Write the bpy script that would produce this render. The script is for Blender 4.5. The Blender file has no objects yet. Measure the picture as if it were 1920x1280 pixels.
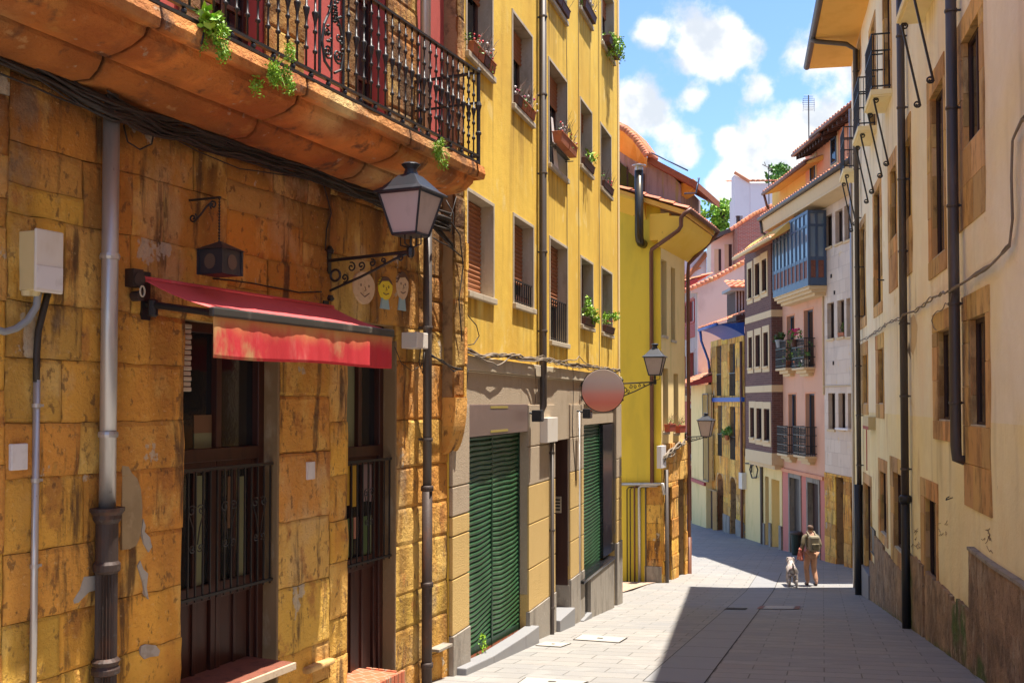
import bpy, bmesh, math, random
from math import sin, cos, pi, radians, sqrt, atan2, exp
from mathutils import Vector, noise
random.seed(7)
S = bpy.context.scene
# ---------------------------------------------------------------- camera
EYE, FPX, PITCH, HOR = 1.65, 1900.0, 0.027, 755.0
CY = HOR - FPX * math.tan(PITCH)
cam = bpy.data.objects.new("camera", bpy.data.cameras.new("camera"))
S.collection.objects.link(cam); S.camera = cam
cam.location = (0, 0, EYE); cam.rotation_euler = (pi / 2 + PITCH, 0, 0)
cam.data.sensor_width = 36; cam.data.lens = FPX / 1920 * 36
cam.data.shift_y = (CY - 640) / 1920
cam.data.clip_start = .05; cam.data.clip_end = 3000
# ---------------------------------------------------------------- light
SUN_EL, SUN_AZ = radians(77.2), radians(2)      # azimuth from +X towards +Y
sv = Vector((cos(SUN_EL) * cos(SUN_AZ), cos(SUN_EL) * sin(SUN_AZ), sin(SUN_EL)))
sun = bpy.data.objects.new("sun", bpy.data.lights.new("sun", 'SUN'))
S.collection.objects.link(sun); sun.data.energy = 5.0; sun.data.angle = radians(.5)
sun.data.color = (1, .94, .84); sun.rotation_euler = (-sv).to_track_quat('-Z', 'Y').to_euler()
sun.location = (20, 10, 60)
S.view_settings.view_transform = 'Standard'; S.view_settings.look = 'None'
S.view_settings.exposure = 1.15; S.view_settings.gamma = 1; S.view_settings.use_curve_mapping = False
S.render.resolution_x, S.render.resolution_y = 1024, 682
S.render.engine = 'CYCLES'
S.cycles.max_bounces = 7; S.cycles.diffuse_bounces = 5

def ray(px, py):
    a, b = (px - 960) / FPX, (CY - py) / FPX
    return Vector((a, cos(PITCH) - b * sin(PITCH), sin(PITCH) + b * cos(PITCH)))

def make_world():
    w = bpy.data.worlds.new("World"); S.world = w; w.use_nodes = True
    n, l = w.node_tree.nodes, w.node_tree.links; n.clear()
    def nd(t, **k):
        x = n.new(t)
        for a, b in k.items(): setattr(x, a, b)
        return x
    def mth(op, a, b=None):
        m = nd('ShaderNodeMath', operation=op)
        for i, v in enumerate((a, b)):
            if v is None: continue
            if isinstance(v, (int, float)): m.inputs[i].default_value = v
            else: l.new(v, m.inputs[i])
        return m.outputs[0]
    out = nd('ShaderNodeOutputWorld')
    sky = nd('ShaderNodeTexSky', sky_type='NISHITA', sun_disc=False)
    sky.sun_elevation = SUN_EL; sky.sun_rotation = pi / 2 - SUN_AZ
    sky.air_density = 1.0; sky.dust_density = .6; sky.ozone_density = 1.2
    tc = nd('ShaderNodeTexCoord')
    blobs = [(1300, 60, 62), (1375, 88, 48), (1335, 105, 40), (1215, 62, 26), (1185, 185, 52), (1165, 235, 30), (1262, 252, 46),
             (1300, 185, 24), (1500, 105, 44), (1580, 40, 40), (1575, 130, 46), (1425, 160, 26), (1555, 250, 62), (1500, 290, 80),
             (1430, 320, 62), (1385, 385, 70), (1340, 350, 24), (1290, 290, 26), (1360, 262, 22), (1410, 95, 26)]
    acc = None
    for px, py, r in blobs:
        d = ray(px, py).normalized()
        vm = nd('ShaderNodeVectorMath', operation='DISTANCE'); l.new(tc.outputs['Generated'], vm.inputs[0]); vm.inputs[1].default_value = d
        f = mth('SUBTRACT', 1.0, mth('DIVIDE', vm.outputs['Value'], r * 1.5 / FPX))
        f = mth('MAXIMUM', f, 0.0)
        acc = f if acc is None else mth('ADD', acc, f)
    acc = mth('MINIMUM', acc, 1.0)
    nz = nd('ShaderNodeTexNoise'); nz.inputs['Scale'].default_value = 17; nz.inputs['Detail'].default_value = 9; nz.inputs['Roughness'].default_value = .6
    l.new(tc.outputs['Generated'], nz.inputs['Vector'])
    n2 = nd('ShaderNodeTexNoise'); n2.inputs['Scale'].default_value = 4; n2.inputs['Detail'].default_value = 3
    l.new(tc.outputs['Generated'], n2.inputs['Vector'])
    m = mth('ADD', mth('MULTIPLY', acc, .80), mth('MULTIPLY', mth('SUBTRACT', nz.outputs['Fac'], .5), 2.0))
    mr = nd('ShaderNodeMapRange', interpolation_type='SMOOTHSTEP'); l.new(m, mr.inputs['Value'])
    mr.inputs['From Min'].default_value = .14; mr.inputs['From Max'].default_value = .62
    mx = nd('ShaderNodeMix', data_type='RGBA'); l.new(mr.outputs[0], mx.inputs['Factor'])
    # sky colour keeps the Nishita light; clouds are bright white vapour of the same sky
    hs = nd('ShaderNodeMixRGB', blend_type='MULTIPLY'); hs.inputs[0].default_value = 1; hs.inputs[2].default_value = SKYTINT
    l.new(sky.outputs[0], hs.inputs[1]); l.new(hs.outputs[0], mx.inputs[6])
    cm = nd('ShaderNodeMix', data_type='RGBA'); cm.inputs[6].default_value = (3.0, 3.25, 3.6, 1); cm.inputs[7].default_value = CLOUD
    n3 = nd('ShaderNodeTexNoise'); n3.inputs['Scale'].default_value = 26; n3.inputs['Detail'].default_value = 6; l.new(tc.outputs['Generated'], n3.inputs['Vector'])
    m3 = nd('ShaderNodeMapRange', interpolation_type='SMOOTHSTEP'); m3.inputs['From Min'].default_value = .36; m3.inputs['From Max'].default_value = .58; l.new(n3.outputs['Fac'], m3.inputs['Value']); l.new(m3.outputs[0], cm.inputs['Factor']); l.new(cm.outputs[2], mx.inputs[7])
    bg = nd('ShaderNodeBackground'); bg.inputs['Strength'].default_value = SKYSTR
    l.new(mx.outputs[2], bg.inputs['Color']); l.new(bg.outputs[0], out.inputs['Surface'])
SKYSTR = .12; SKYTINT = (.72, .87, 1.08, 1); CLOUD = (4.5, 4.5, 4.5, 1)
make_world()

# ---------------------------------------------------------------- materials
MATS = {}
def mat(name, c, r=.7, metal=0, layers=(), bump=None, tint=0, brick=None, emit=0, spec=.5, tile=None, bump2=None, streak=0, zfade=None):
    """c base colour; layers: (scale, stretch_z, colour, lo, hi, strength); bump: (scale, strength, distance)"""
    m = bpy.data.materials.new(name); m.use_nodes = True; MATS[name] = m
    nt = m.node_tree; n, l = nt.nodes, nt.links
    b = n['Principled BSDF']; b.inputs['Roughness'].default_value = r; b.inputs['Metallic'].default_value = metal
    b.inputs['Specular IOR Level'].default_value = spec
    tc = n.new('ShaderNodeTexCoord')
    col = n.new('ShaderNodeRGB'); col.outputs[0].default_value = (*c, 1); cur = col.outputs[0]
    def mix(a, bb, fac, mode='MIX'):
        x = n.new('ShaderNodeMixRGB'); x.blend_type = mode
        for i, v in ((0, fac), (1, a), (2, bb)):
            if isinstance(v, (int, float)): x.inputs[i].default_value = v
            elif isinstance(v, tuple): x.inputs[i].default_value = (*v[:3], 1)
            else: l.new(v, x.inputs[i])
        return x.outputs[0]
    if tint: ats = n.new('ShaderNodeAttribute'); ats.attribute_name = 'seed'
    def nz(scale, st, det=6, rough=.6, seed=0):
        mp = n.new('ShaderNodeMapping'); mp.inputs['Scale'].default_value = (1, 1, st); mp.inputs['Location'].default_value = (seed * 3.7, seed * 1.3, seed * 5.1)
        if tint and st > .3 and scale > 2:       # each block is its own piece of stone
            vm = n.new('ShaderNodeVectorMath'); vm.operation = 'MULTIPLY_ADD'; l.new(ats.outputs['Color'], vm.inputs[0]); vm.inputs[1].default_value = (9, 7, 8); l.new(tc.outputs['Object'], vm.inputs[2]); l.new(vm.outputs[0], mp.inputs[0])
        else: l.new(tc.outputs['Object'], mp.inputs[0])
        t = n.new('ShaderNodeTexNoise'); t.inputs['Scale'].default_value = scale; t.inputs['Detail'].default_value = det; t.inputs['Roughness'].default_value = rough
        l.new(mp.outputs[0], t.inputs['Vector']); return t.outputs['Fac']
    hgt = None
    if brick:
        bw, bh, c2, cm, ang, mort = brick
        mp = n.new('ShaderNodeMapping'); l.new(tc.outputs['Object'], mp.inputs[0])
        bt = n.new('ShaderNodeTexBrick')
        if ang is None:      # upright wall: x along, z up
            sp = n.new('ShaderNodeSeparateXYZ'); cb = n.new('ShaderNodeCombineXYZ'); l.new(mp.outputs[0], sp.inputs[0])
            ad = n.new('ShaderNodeMath'); l.new(sp.outputs[0], ad.inputs[0]); l.new(sp.outputs[1], ad.inputs[1])
            l.new(ad.outputs[0], cb.inputs[0]); l.new(sp.outputs[2], cb.inputs[1]); l.new(cb.outputs[0], bt.inputs['Vector'])
        else:
            mp.inputs['Rotation'].default_value = (0, 0, ang); l.new(mp.outputs[0], bt.inputs['Vector'])
        bt.inputs['Scale'].default_value = 1; bt.inputs['Brick Width'].default_value = bw; bt.inputs['Row Height'].default_value = bh
        bt.inputs['Mortar Size'].default_value = mort; bt.inputs['Mortar Smooth'].default_value = .1
        bt.inputs['Color1'].default_value = (*c, 1); bt.inputs['Color2'].default_value = (*c2, 1); bt.inputs['Mortar'].default_value = (*cm, 1)
        cur = bt.outputs['Color']
        iv = n.new('ShaderNodeMath'); iv.operation = 'SUBTRACT'; iv.inputs[0].default_value = 1; l.new(bt.outputs['Fac'], iv.inputs[1]); hgt = iv.outputs[0]
    if tint:
        at = n.new('ShaderNodeAttribute'); at.attribute_name = 'tint'
        # tint colour carried per block: multiplied in
        cur = mix(cur, at.outputs['Color'], tint, 'MULTIPLY')
    for i, (sc, st, cc, lo, hi, k) in enumerate(layers):
        f = nz(sc, st, seed=i + 1)
        mr = n.new('ShaderNodeMapRange'); mr.interpolation_type = 'SMOOTHSTEP'; l.new(f, mr.inputs[0]); mr.inputs[1].default_value = lo; mr.inputs[2].default_value = hi; mr.inputs[4].default_value = k
        cur = mix(cur, cc, mr.outputs[0])
    if zfade:           # sun bleached towards the upper hem: colour, z from, z to (object space)
        sp = n.new('ShaderNodeSeparateXYZ'); l.new(tc.outputs['Object'], sp.inputs[0])
        ad = n.new('ShaderNodeMath'); ad.operation = 'MULTIPLY_ADD'; l.new(nz(5, .6, seed=4), ad.inputs[0]); ad.inputs[1].default_value = .2; l.new(sp.outputs[2], ad.inputs[2])
        mr = n.new('ShaderNodeMapRange'); mr.interpolation_type = 'SMOOTHSTEP'; l.new(ad.outputs[0], mr.inputs[0]); mr.inputs[1].default_value = zfade[1]; mr.inputs[2].default_value = zfade[2]; mr.inputs[4].default_value = .9
        cur = mix(cur, zfade[0], mr.outputs[0])
    l.new(cur, b.inputs['Base Color'])
    if bump or hgt is not None:
        prev = None
        if hgt is not None:
            bn = n.new('ShaderNodeBump'); bn.inputs['Strength'].default_value = .8; bn.inputs['Distance'].default_value = .018; l.new(hgt, bn.inputs['Height']); prev = bn.outputs[0]
        for q in (bump, bump2):
            if not q: continue
            bn = n.new('ShaderNodeBump'); bn.inputs['Strength'].default_value = q[1]; bn.inputs['Distance'].default_value = q[2]
            l.new(nz(q[0], q[3] if len(q) > 3 else 1, 8, .65, 9), bn.inputs['Height'])
            if prev is not None: l.new(prev, bn.inputs['Normal'])
            prev = bn.outputs[0]
        l.new(prev, b.inputs['Normal'])
    if emit:
        b.inputs['Emission Color'].default_value = (*c, 1); b.inputs['Emission Strength'].default_value = emit
    return m
DK = (.05, .03, .018)
stone = mat('ochre_stone', (.78, .42, .075), .9, tint=1, layers=[
    (.7, .6, (.62, .24, .035), .50, .63, .65), (1.1, .7, (.62, .42, .20), .54, .66, .6), (2.6, .5, (.78, .50, .13), .53, .66, .6), (4, .6, (.38, .14, .03), .57, .68, .7),
    (6, .12, (.07, .033, .014), .54, .66, .85), (3, .5, (.24, .19, .05), .65, .72, .4), (17, .6, (.12, .055, .02), .57, .66, .65), (2.2, .8, (.50, .44, .34), .66, .68, .7), (34, 1, (.82, .60, .30), .60, .70, .25), (1.6, .6, (.24, .17, .11), .60, .70, .6)],
    bump=(26, .9, .022), bump2=(6, .8, .05))
stone2 = mat('warm_stone', (.66, .40, .15), .9, tint=.8, layers=[(3, .4, (.25, .12, .035), .48, .66, .7), (8, .3, (.08, .05, .03), .55, .7, .5), (20, 1, (.6, .38, .14), .55, .7, .4)], bump=(30, .6, .012), bump2=(7, .5, .02))
mortar = mat('old_mortar', (.36, .22, .10), .95, layers=[(6, 1, (.08, .045, .025), .5, .7, .7)], bump=(30, .7, .02))
slabst = mat('balcony_stone', (.64, .21, .035), .85, tint=1, layers=[(2.2, .8, (.10, .05, .025), .56, .68, .7), (6, 1, (.62, .36, .14), .62, .70, .5), (1.3, 1, (.36, .09, .012), .45, .65, .8), (3, 1, (.60, .28, .06), .56, .7, .6), (5, .5, (.07, .035, .02), .56, .70, .8), (9, 1, (.50, .42, .28), .64, .72, .6)], bump=(14, .9, .05), bump2=(50, .4, .006))
pinkpl = mat('red_plaster', (.50, .09, .07), .85, layers=[(4, .4, (.38, .07, .05), .5, .7, .6), (12, 1, (.60, .22, .16), .6, .75, .4)], bump=(40, .3, .005))
yell = mat('ochre_plaster', (.82, .52, .06), .92, tint=1, layers=[(1.0, .6, (.74, .43, .04), .48, .66, .7), (3, .5, (.82, .60, .16), .56, .70, .4), (2, .8, (.86, .66, .24), .60, .68, .5), (50, 1, (.55, .34, .05), .55, .7, .35), (2.2, .5, (.80, .70, .45), .72, .78, .5)], bump=(70, .55, .008), bump2=(8, .3, .02))
beige = mat('roughcast_beige', (.44, .34, .23), .95, layers=[(3, .5, (.34, .25, .16), .5, .7, .6), (60, 1, (.62, .50, .36), .55, .68, .5), (8, .1, (.2, .16, .1), .62, .75, .5)], bump=(60, .9, .015))
beigey = mat('roughcast_sand', (.60, .40, .14), .95, layers=[(3, .5, (.5, .32, .1), .5, .7, .6), (60, 1, (.74, .54, .25), .55, .68, .5), (7, .2, (.25, .24, .08), .64, .76, .5)], bump=(60, .9, .015))
trim = mat('window_trim', (.50, .42, .30), .9, layers=[(4, .3, (.30, .23, .15), .5, .7, .7), (25, 1, (.6, .52, .4), .55, .7, .5)], bump=(40, .4, .006))
concrete = mat('grey_plinth', (.30, .26, .21), .9, layers=[(4, .3, (.17, .14, .11), .48, .66, .8), (2.2, .6, (.08, .11, .03), .62, .72, .7), (16, 1, (.42, .38, .32), .58, .7, .5)], bump=(30, .5, .01))
greenpl = mat('lime_plaster', (.82, .62, .065), .85, layers=[(1.3, .3, (.64, .49, .06), .48, .68, .6), (6, .1, (.40, .34, .05), .60, .74, .4)], bump=(50, .3, .006))
yelpl = mat('pale_yellow_plaster', (.84, .62, .27), .88, layers=[(2, .3, (.58, .46, .15), .5, .7, .5), (7, .1, (.3, .24, .1), .62, .76, .4)], bump=(50, .3, .006))
cream = mat('cream_plaster', (.95, .85, .62), .9, tint=1, layers=[(.9, .6, (.92, .76, .52), .45, .65, .7), (3, .08, (.74, .58, .38), .60, .74, .4), (1.6, .4, (.90, .76, .54), .55, .7, .5), (.5, .25, (.88, .66, .44), .52, .68, .6), (22, .3, (.45, .33, .2), .68, .76, .35), (.8, 1, (.72, .52, .2), .66, .70, .5)], bump=(60, .35, .006), bump2=(2.2, .7, .06))
creamlow = mat('yellow_cream_plaster', (.95, .82, .48), .9, tint=1, layers=[(.9, .6, (.92, .74, .40), .45, .65, .7), (3, .08, (.70, .54, .28), .60, .74, .4), (16, .3, (.3, .22, .12), .67, .76, .4), (1.1, .5, (.66, .46, .22), .6, .72, .6)], bump=(60, .35, .006), bump2=(2.2, .7, .06))
plinth = mat('dark_plinth_stone', (.36, .23, .13), .92, tint=1, layers=[(2.2, .9, (.17, .11, .065), .46, .64, .8), (5, .5, (.48, .37, .25), .52, .66, .7), (14, .7, (.09, .06, .04), .55, .68, .6), (8, .2, (.5, .42, .32), .62, .72, .6)], bump=(26, .9, .03), bump2=(5, .8, .06))
white = mat('pale_marble_cladding', (.72, .58, .46), .7, layers=[(1.3, .7, (.58, .46, .38), .5, .66, .6), (3, 1, (.74, .52, .26), .62, .68, .7), (5, .25, (.42, .31, .23), .58, .72, .6)], brick=(.55, .42, (.64, .49, .38), (.58, .45, .36), None, .006), bump=(40, .2, .004))
pink = mat('pink_plaster', (.70, .38, .25), .85, layers=[(2, .4, (.60, .31, .2), .5, .7, .6), (8, .1, (.5, .3, .2), .6, .76, .4)], bump=(40, .2, .004))
salmon = mat('salmon_plaster', (.76, .33, .18), .85, layers=[(3, .4, (.66, .27, .14), .5, .7, .6)])
pinkcol = mat('deep_pink_paint', (.62, .20, .15), .8, layers=[(3, .4, (.5, .15, .12), .5, .7, .6)])
brickbr = mat('brown_brick', (.12, .045, .035), .85, brick=(.28, .085, (.16, .065, .048), (.17, .11, .09), None, .010))
brickrd = mat('red_brick', (.42, .12, .07), .9, brick=(.26, .08, (.30, .09, .06), (.4, .32, .26), None, .012), layers=[(3, 1, (.45, .33, .25), .6, .7, .6)])
creamst = mat('cream_stone_trim', (.66, .48, .27), .8, layers=[(4, .4, (.58, .42, .24), .5, .7, .6)])
orangepl = mat('orange_plaster', (.86, .47, .10), .85, layers=[(1.5, .6, (.76, .38, .06), .48, .68, .6), (9, 1, (.35, .2, .06), .68, .74, .6)], bump=(30, .3, .006))
limeeave = mat('lime_eave_plaster', (.86, .54, .08), .85, layers=[(1.5, .6, (.82, .50, .04), .48, .68, .6), (7, 1, (.35, .22, .05), .66, .74, .6)], bump=(30, .3, .006))
greypink = mat('weathered_plaster', (.44, .34, .32), .9, layers=[(7, .1, (.30, .22, .21), .46, .62, .8), (9, .09, (.42, .38, .14), .56, .66, .8), (3, 1, (.38, .17, .06), .66, .7, .9)], bump=(30, .5, .01))
palewall = mat('pale_pink_plaster', (.74, .50, .42), .9, layers=[(.5, .7, (.60, .38, .31), .46, .64, .8), (5, .2, (.4, .26, .22), .6, .74, .5)], bump=(30, .3, .006))
paleup = mat('pale_lilac_plaster', (.72, .60, .60), .9, layers=[(1, .5, (.62, .5, .5), .5, .7, .5)])
redw = mat('red_paint', (.40, .045, .035), .6, layers=[(6, .2, (.28, .03, .03), .5, .7, .6)])
redhouse = mat('red_house_plaster', (.45, .09, .06), .8, layers=[(3, .4, (.35, .06, .05), .5, .7, .6)])
bluep = mat('blue_paint', (.02, .08, .34), .5, layers=[(4, .6, (.07, .16, .36), .55, .7, .6)])
bluegrey = mat('slate_blue_paint', (.05, .085, .15), .4, layers=[(6, .4, (.09, .14, .23), .5, .7, .5)])
iron = mat('black_iron', (.018, .015, .014), .45, layers=[(14, 1, (.05, .025, .015), .55, .7, .6)], bump=(60, .3, .003))
blackm = mat('black_plastic', (.014, .013, .014), .5)
zinc = mat('zinc_pipe', (.52, .49, .46), .38, metal=.6, layers=[(3, .2, (.24, .22, .21), .5, .7, .7), (22, .4, (.14, .10, .08), .64, .72, .5)])
castiron = mat('rusty_cast_iron', (.055, .035, .028), .6, metal=.3, layers=[(6, .4, (.12, .045, .02), .52, .7, .8), (20, 1, (.10, .09, .085), .6, .7, .5)], bump=(50, .4, .004))
greypipe = mat('painted_grey_pipe', (.085, .068, .058), .5, metal=.2, layers=[(5, .3, (.15, .12, .10), .5, .7, .5), (20, 1, (.12, .06, .03), .64, .72, .6)])
brownpipe = mat('brown_pipe', (.15, .055, .03), .5, layers=[(5, .3, (.22, .09, .05), .5, .7, .5)])
cable = mat('cable_rubber', (.028, .020, .015), .6)
cable2 = mat('dusty_cable', (.22, .17, .12), .7)
wood = mat('dark_red_wood', (.045, .013, .008), .42, layers=[(10, .1, (.025, .007, .005), .48, .66, .8), (40, .05, (.075, .026, .015), .55, .7, .5)], bump=(60, .2, .003, .1))
woodst = mat('worn_step_wood', (.22, .07, .04), .6, layers=[(10, 1, (.12, .04, .025), .48, .66, .8)], bump=(40, .3, .004))
edgew = mat('bleached_wood', (.50, .38, .26), .8, layers=[(14, 1, (.3, .2, .12), .5, .7, .7)])
tilecl = mat('clay_step_tile', (.50, .14, .06), .7, brick=(.12, .12, (.42, .11, .05), (.4, .25, .16), 0.4, .008), layers=[(6, 1, (.55, .3, .18), .58, .7, .5)])
glass = mat('dark_window_glass', (.012, .013, .015), .05, spec=.8, bump=(1.5, .15, .02))
glassb = mat('sky_lit_glass', (.16, .22, .28), .06, spec=1)
curtain = mat('net_curtain', (.42, .38, .26), .8, layers=[(18, .03, (.3, .27, .18), .45, .6, .6)])
rshut = mat('rust_roller_blind', (.34, .13, .055), .6, layers=[(3, .5, (.25, .09, .04), .5, .7, .6)])
gshut = mat('green_roller_shutter', (.03, .10, .04), .3, metal=.15, layers=[(1.6, .4, (.08, .20, .10), .5, .68, .7), (7, .6, (.02, .05, .025), .56, .72, .7), (12, 1, (.30, .34, .28), .66, .74, .35)], bump=(2.5, .3, .03))
greensteel = mat('green_steel', (.012, .05, .022), .4, metal=.2)
marblek = mat('black_marble', (.012, .012, .014), .12, layers=[(5, .6, (.05, .05, .055), .62, .7, .8)])
brownfr = mat('brown_window_frame', (.10, .04, .022), .5)
darkin = mat('dark_interior', (.012, .009, .007), .9)
beltslat = mat('beige_slats', (.50, .42, .31), .7, layers=[(5, .5, (.36, .29, .2), .5, .7, .6)])
boxw = mat('weathered_white_box', (.66, .60, .52), .6, layers=[(3, .5, (.55, .46, .34), .5, .7, .6), (12, .2, (.36, .28, .18), .64, .74, .5)])
boxy = mat('yellowed_plastic', (.60, .48, .25), .6, layers=[(5, .5, (.5, .38, .16), .5, .7, .6)])
greypl = mat('grey_conduit', (.25, .26, .27), .5)
paper = mat('white_plate', (.66, .62, .60), .5, layers=[(9, 1, (.5, .46, .44), .5, .7, .6)])
lampgl = mat('frosted_lamp_glass', (.48, .40, .38), .5, layers=[(6, .6, (.38, .31, .29), .5, .7, .6)])
lampm = mat('black_lamp_paint', (.025, .026, .032), .38, layers=[(8, 1, (.06, .06, .07), .55, .7, .6)])
awn = mat('faded_red_canvas', (.66, .08, .08), .85, layers=[(2.5, 1, (.70, .22, .17), .54, .68, .6), (30, .2, (.5, .09, .1), .5, .7, .3)], bump=(150, .2, .002))
awnv = mat('bleached_valance_canvas', (.58, .028, .035), .85, zfade=((.66, .34, .10), -.03, .17), layers=[(2.2, .5, (.52, .34, .13), .48, .60, .85), (3.5, .3, (.72, .24, .18), .55, .7, .6)], bump=(9, .5, .02, .15))
awnbar = mat('grey_awning_bar', (.05, .046, .04), .45, layers=[(6, .3, (.17, .15, .12), .52, .7, .7)])
tilem = mat('clay_roof_tile', (.58, .22, .11), .85, tint=.8, layers=[(5, 1, (.44, .14, .07), .48, .66, .7), (3, 1, (.66, .42, .28), .6, .72, .6), (11, 1, (.14, .09, .06), .64, .74, .6)], bump=(30, .3, .01))
darkwood = mat('dark_rafter_wood', (.055, .022, .014), .7)
terra = mat('terracotta', (.42, .13, .05), .8, layers=[(8, 1, (.3, .1, .05), .5, .7, .6)])
planter = mat('dark_planter', (.10, .035, .022), .6)
slab = mat('street_slabs', (.285, .262, .235), .72, brick=(.78, .36, (.24, .228, .212), (.12, .11, .095), radians(17), .007),
    layers=[(.35, 1, (.21, .208, .21), .46, .64, .5), (2.4, 1, (.33, .315, .29), .52, .68, .45), (1.1, 1, (.29, .235, .20), .58, .7, .4), (40, 1, (.2, .19, .185), .55, .7, .3), (6, 1, (.12, .11, .11), .64, .72, .5), (22, 1, (.42, .4, .38), .66, .70, .4)], bump=(60, .4, .004), bump2=(3, .3, .02))
slabpl = mat('pale_cover_slab', (.40, .36, .31), .75, layers=[(3, 1, (.44, .4, .35), .5, .7, .5)], bump=(60, .3, .003))
slabdk = mat('grey_border_slab', (.24, .235, .235), .7, layers=[(3, 1, (.22, .21, .22), .5, .7, .6)], bump=(60, .25, .003))
pebble = mat('sandy_pebbles', (.50, .34, .24), .95, layers=[(14, 1, (.3, .2, .14), .5, .6, .8)], bump=(30, 1, .03))
leafm = mat('leaf_green', (.10, .22, .03), .55, tint=1, layers=[(3, 1, (.16, .30, .04), .5, .7, .6)])
leafb = mat('bright_leaf', (.24, .42, .03), .5, tint=1, layers=[(6, 1, (.34, .50, .05), .5, .7, .6)])
leafd = mat('dark_leaf', (.05, .10, .02), .6, tint=1)
stemm = mat('dry_stem', (.16, .08, .05), .8)
flred = mat('red_petals', (.65, .03, .04), .6); flpk = mat('pink_petals', (.75, .12, .26), .6); flwh = mat('white_petals', (.78, .70, .66), .6)
bark = mat('bark', (.12, .08, .05), .9)
skin = mat('skin', (.45, .24, .16), .6); hair = mat('brown_hair', (.09, .045, .025), .7)
shirt = mat('olive_shirt', (.20, .16, .09), .85, layers=[(16, 1, (.08, .065, .045), .5, .6, .8), (9, 1, (.36, .29, .19), .55, .66, .7)])
pants = mat('tan_trousers', (.46, .24, .14), .85, layers=[(8, .5, (.36, .18, .1), .5, .7, .5)])
redbag = mat('red_cloth', (.40, .09, .06), .8, layers=[(14, 1, (.5, .28, .2), .5, .62, .8)]); leather = mat('brown_shoe', (.05, .022, .014), .6)
bagm = mat('khaki_canvas', (.25, .21, .14), .85, layers=[(12, 1, (.2, .17, .11), .5, .7, .6)])
fur = mat('grey_fur', (.32, .26, .22), .95, layers=[(9, 1, (.62, .58, .54), .5, .64, .8), (26, 1, (.2, .15, .12), .55, .7, .6)], bump=(40, .8, .02))
signred = mat('red_sign_print', (.55, .10, .05), .35, layers=[(1.4, 1, (.60, .20, .13), .45, .6, .7)])
signgrey = mat('faded_grey_sign', (.44, .33, .30), .35)
brownsign = mat('brown_sign_panel', (.17, .115, .10), .35, layers=[(2, 1, (.22, .15, .13), .5, .7, .6)])
olive = mat('sign_olive_mark', (.34, .26, .06), .4)
facey = mat('yellow_face_paint', (.78, .60, .03), .5); facep = mat('pale_face_paint', (.62, .44, .27), .8, layers=[(14, 1, (.45, .3, .17), .5, .66, .6)])
faceb = mat('blue_shirt_paint', (.30, .44, .46), .6); facek = mat('brown_hair_paint', (.10, .045, .025), .6)
bluespray = mat('blue_spray', (.03, .07, .30), .6)
binm = mat('dark_green_bin', (.012, .03, .025), .45)
# ---------------------------------------------------------------- toolkit
def gz(x, y):                       # height of the street: it drops away from the camera
    if y < 25: d = .118 * y
    elif y < 38: d = 2.95 + .07 * (y - 25)
    elif y < 60: d = 3.86 + .05 * (y - 38)
    else: d = 4.96
    return -d
class Frame:
    """a vertical plane: u along, v out of the wall, z up (world)"""
    def __init__(s, x0, y0, k=None, side=1, ang=None):
        s.x0, s.y0, s.s = x0, y0, side
        s.a = atan2(1, k) if ang is None else ang
        s.t = Vector((cos(s.a), sin(s.a), 0)); s.c = Vector((-sin(s.a), cos(s.a), 0)); s.n = s.c * side
        s.o = Vector((x0, y0, 0))
    def w(s, u, v, z): return s.o + s.t * u + s.n * v + Vector((0, 0, z))
    def uz(s, px, py, v=0):
        r = ray(px, py); o = Vector((0, 0, EYE)); po = s.o + s.n * v
        k = (po - o).dot(s.n) / r.dot(s.n); p = o + r * k
        return (p - s.o).dot(s.t), p.z
    def uy(s, y, v=0): return (y - s.y0 - s.n.y * v) / s.t.y
    def rect(s, xl, xr, yt, yb, v=0):          # ys are read at the left edge of the picture rectangle
        ym = (yt + yb) / 2
        ua, ub = s.uz(xl, ym, v)[0], s.uz(xr, ym, v)[0]
        za, zb = s.uz(xl, yb, v)[1], s.uz(xl, yt, v)[1]
        return (min(ua, ub), max(ua, ub), za, zb)
W = Frame(0, 0, ang=0)
def link(o): S.collection.objects.link(o); return o
def tag(o, label=None, cat=None, group=None, kind=None):
    for k, v in (('label', label), ('category', cat), ('group', group), ('kind', kind)):
        if v: o[k] = v
    return o
def thing(name, fr, u, v, z, label, cat, group=None, rot=0):
    o = link(bpy.data.objects.new(name, None)); o.empty_display_size = .2
    o.location = fr.w(u, v, z); o.rotation_euler = (0, 0, fr.a)
    tag(o, label, cat, group); o['_'] = 0
    del o['_']
    TH[o.name] = (fr, u, v, z)
    return o
TH = {}
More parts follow.
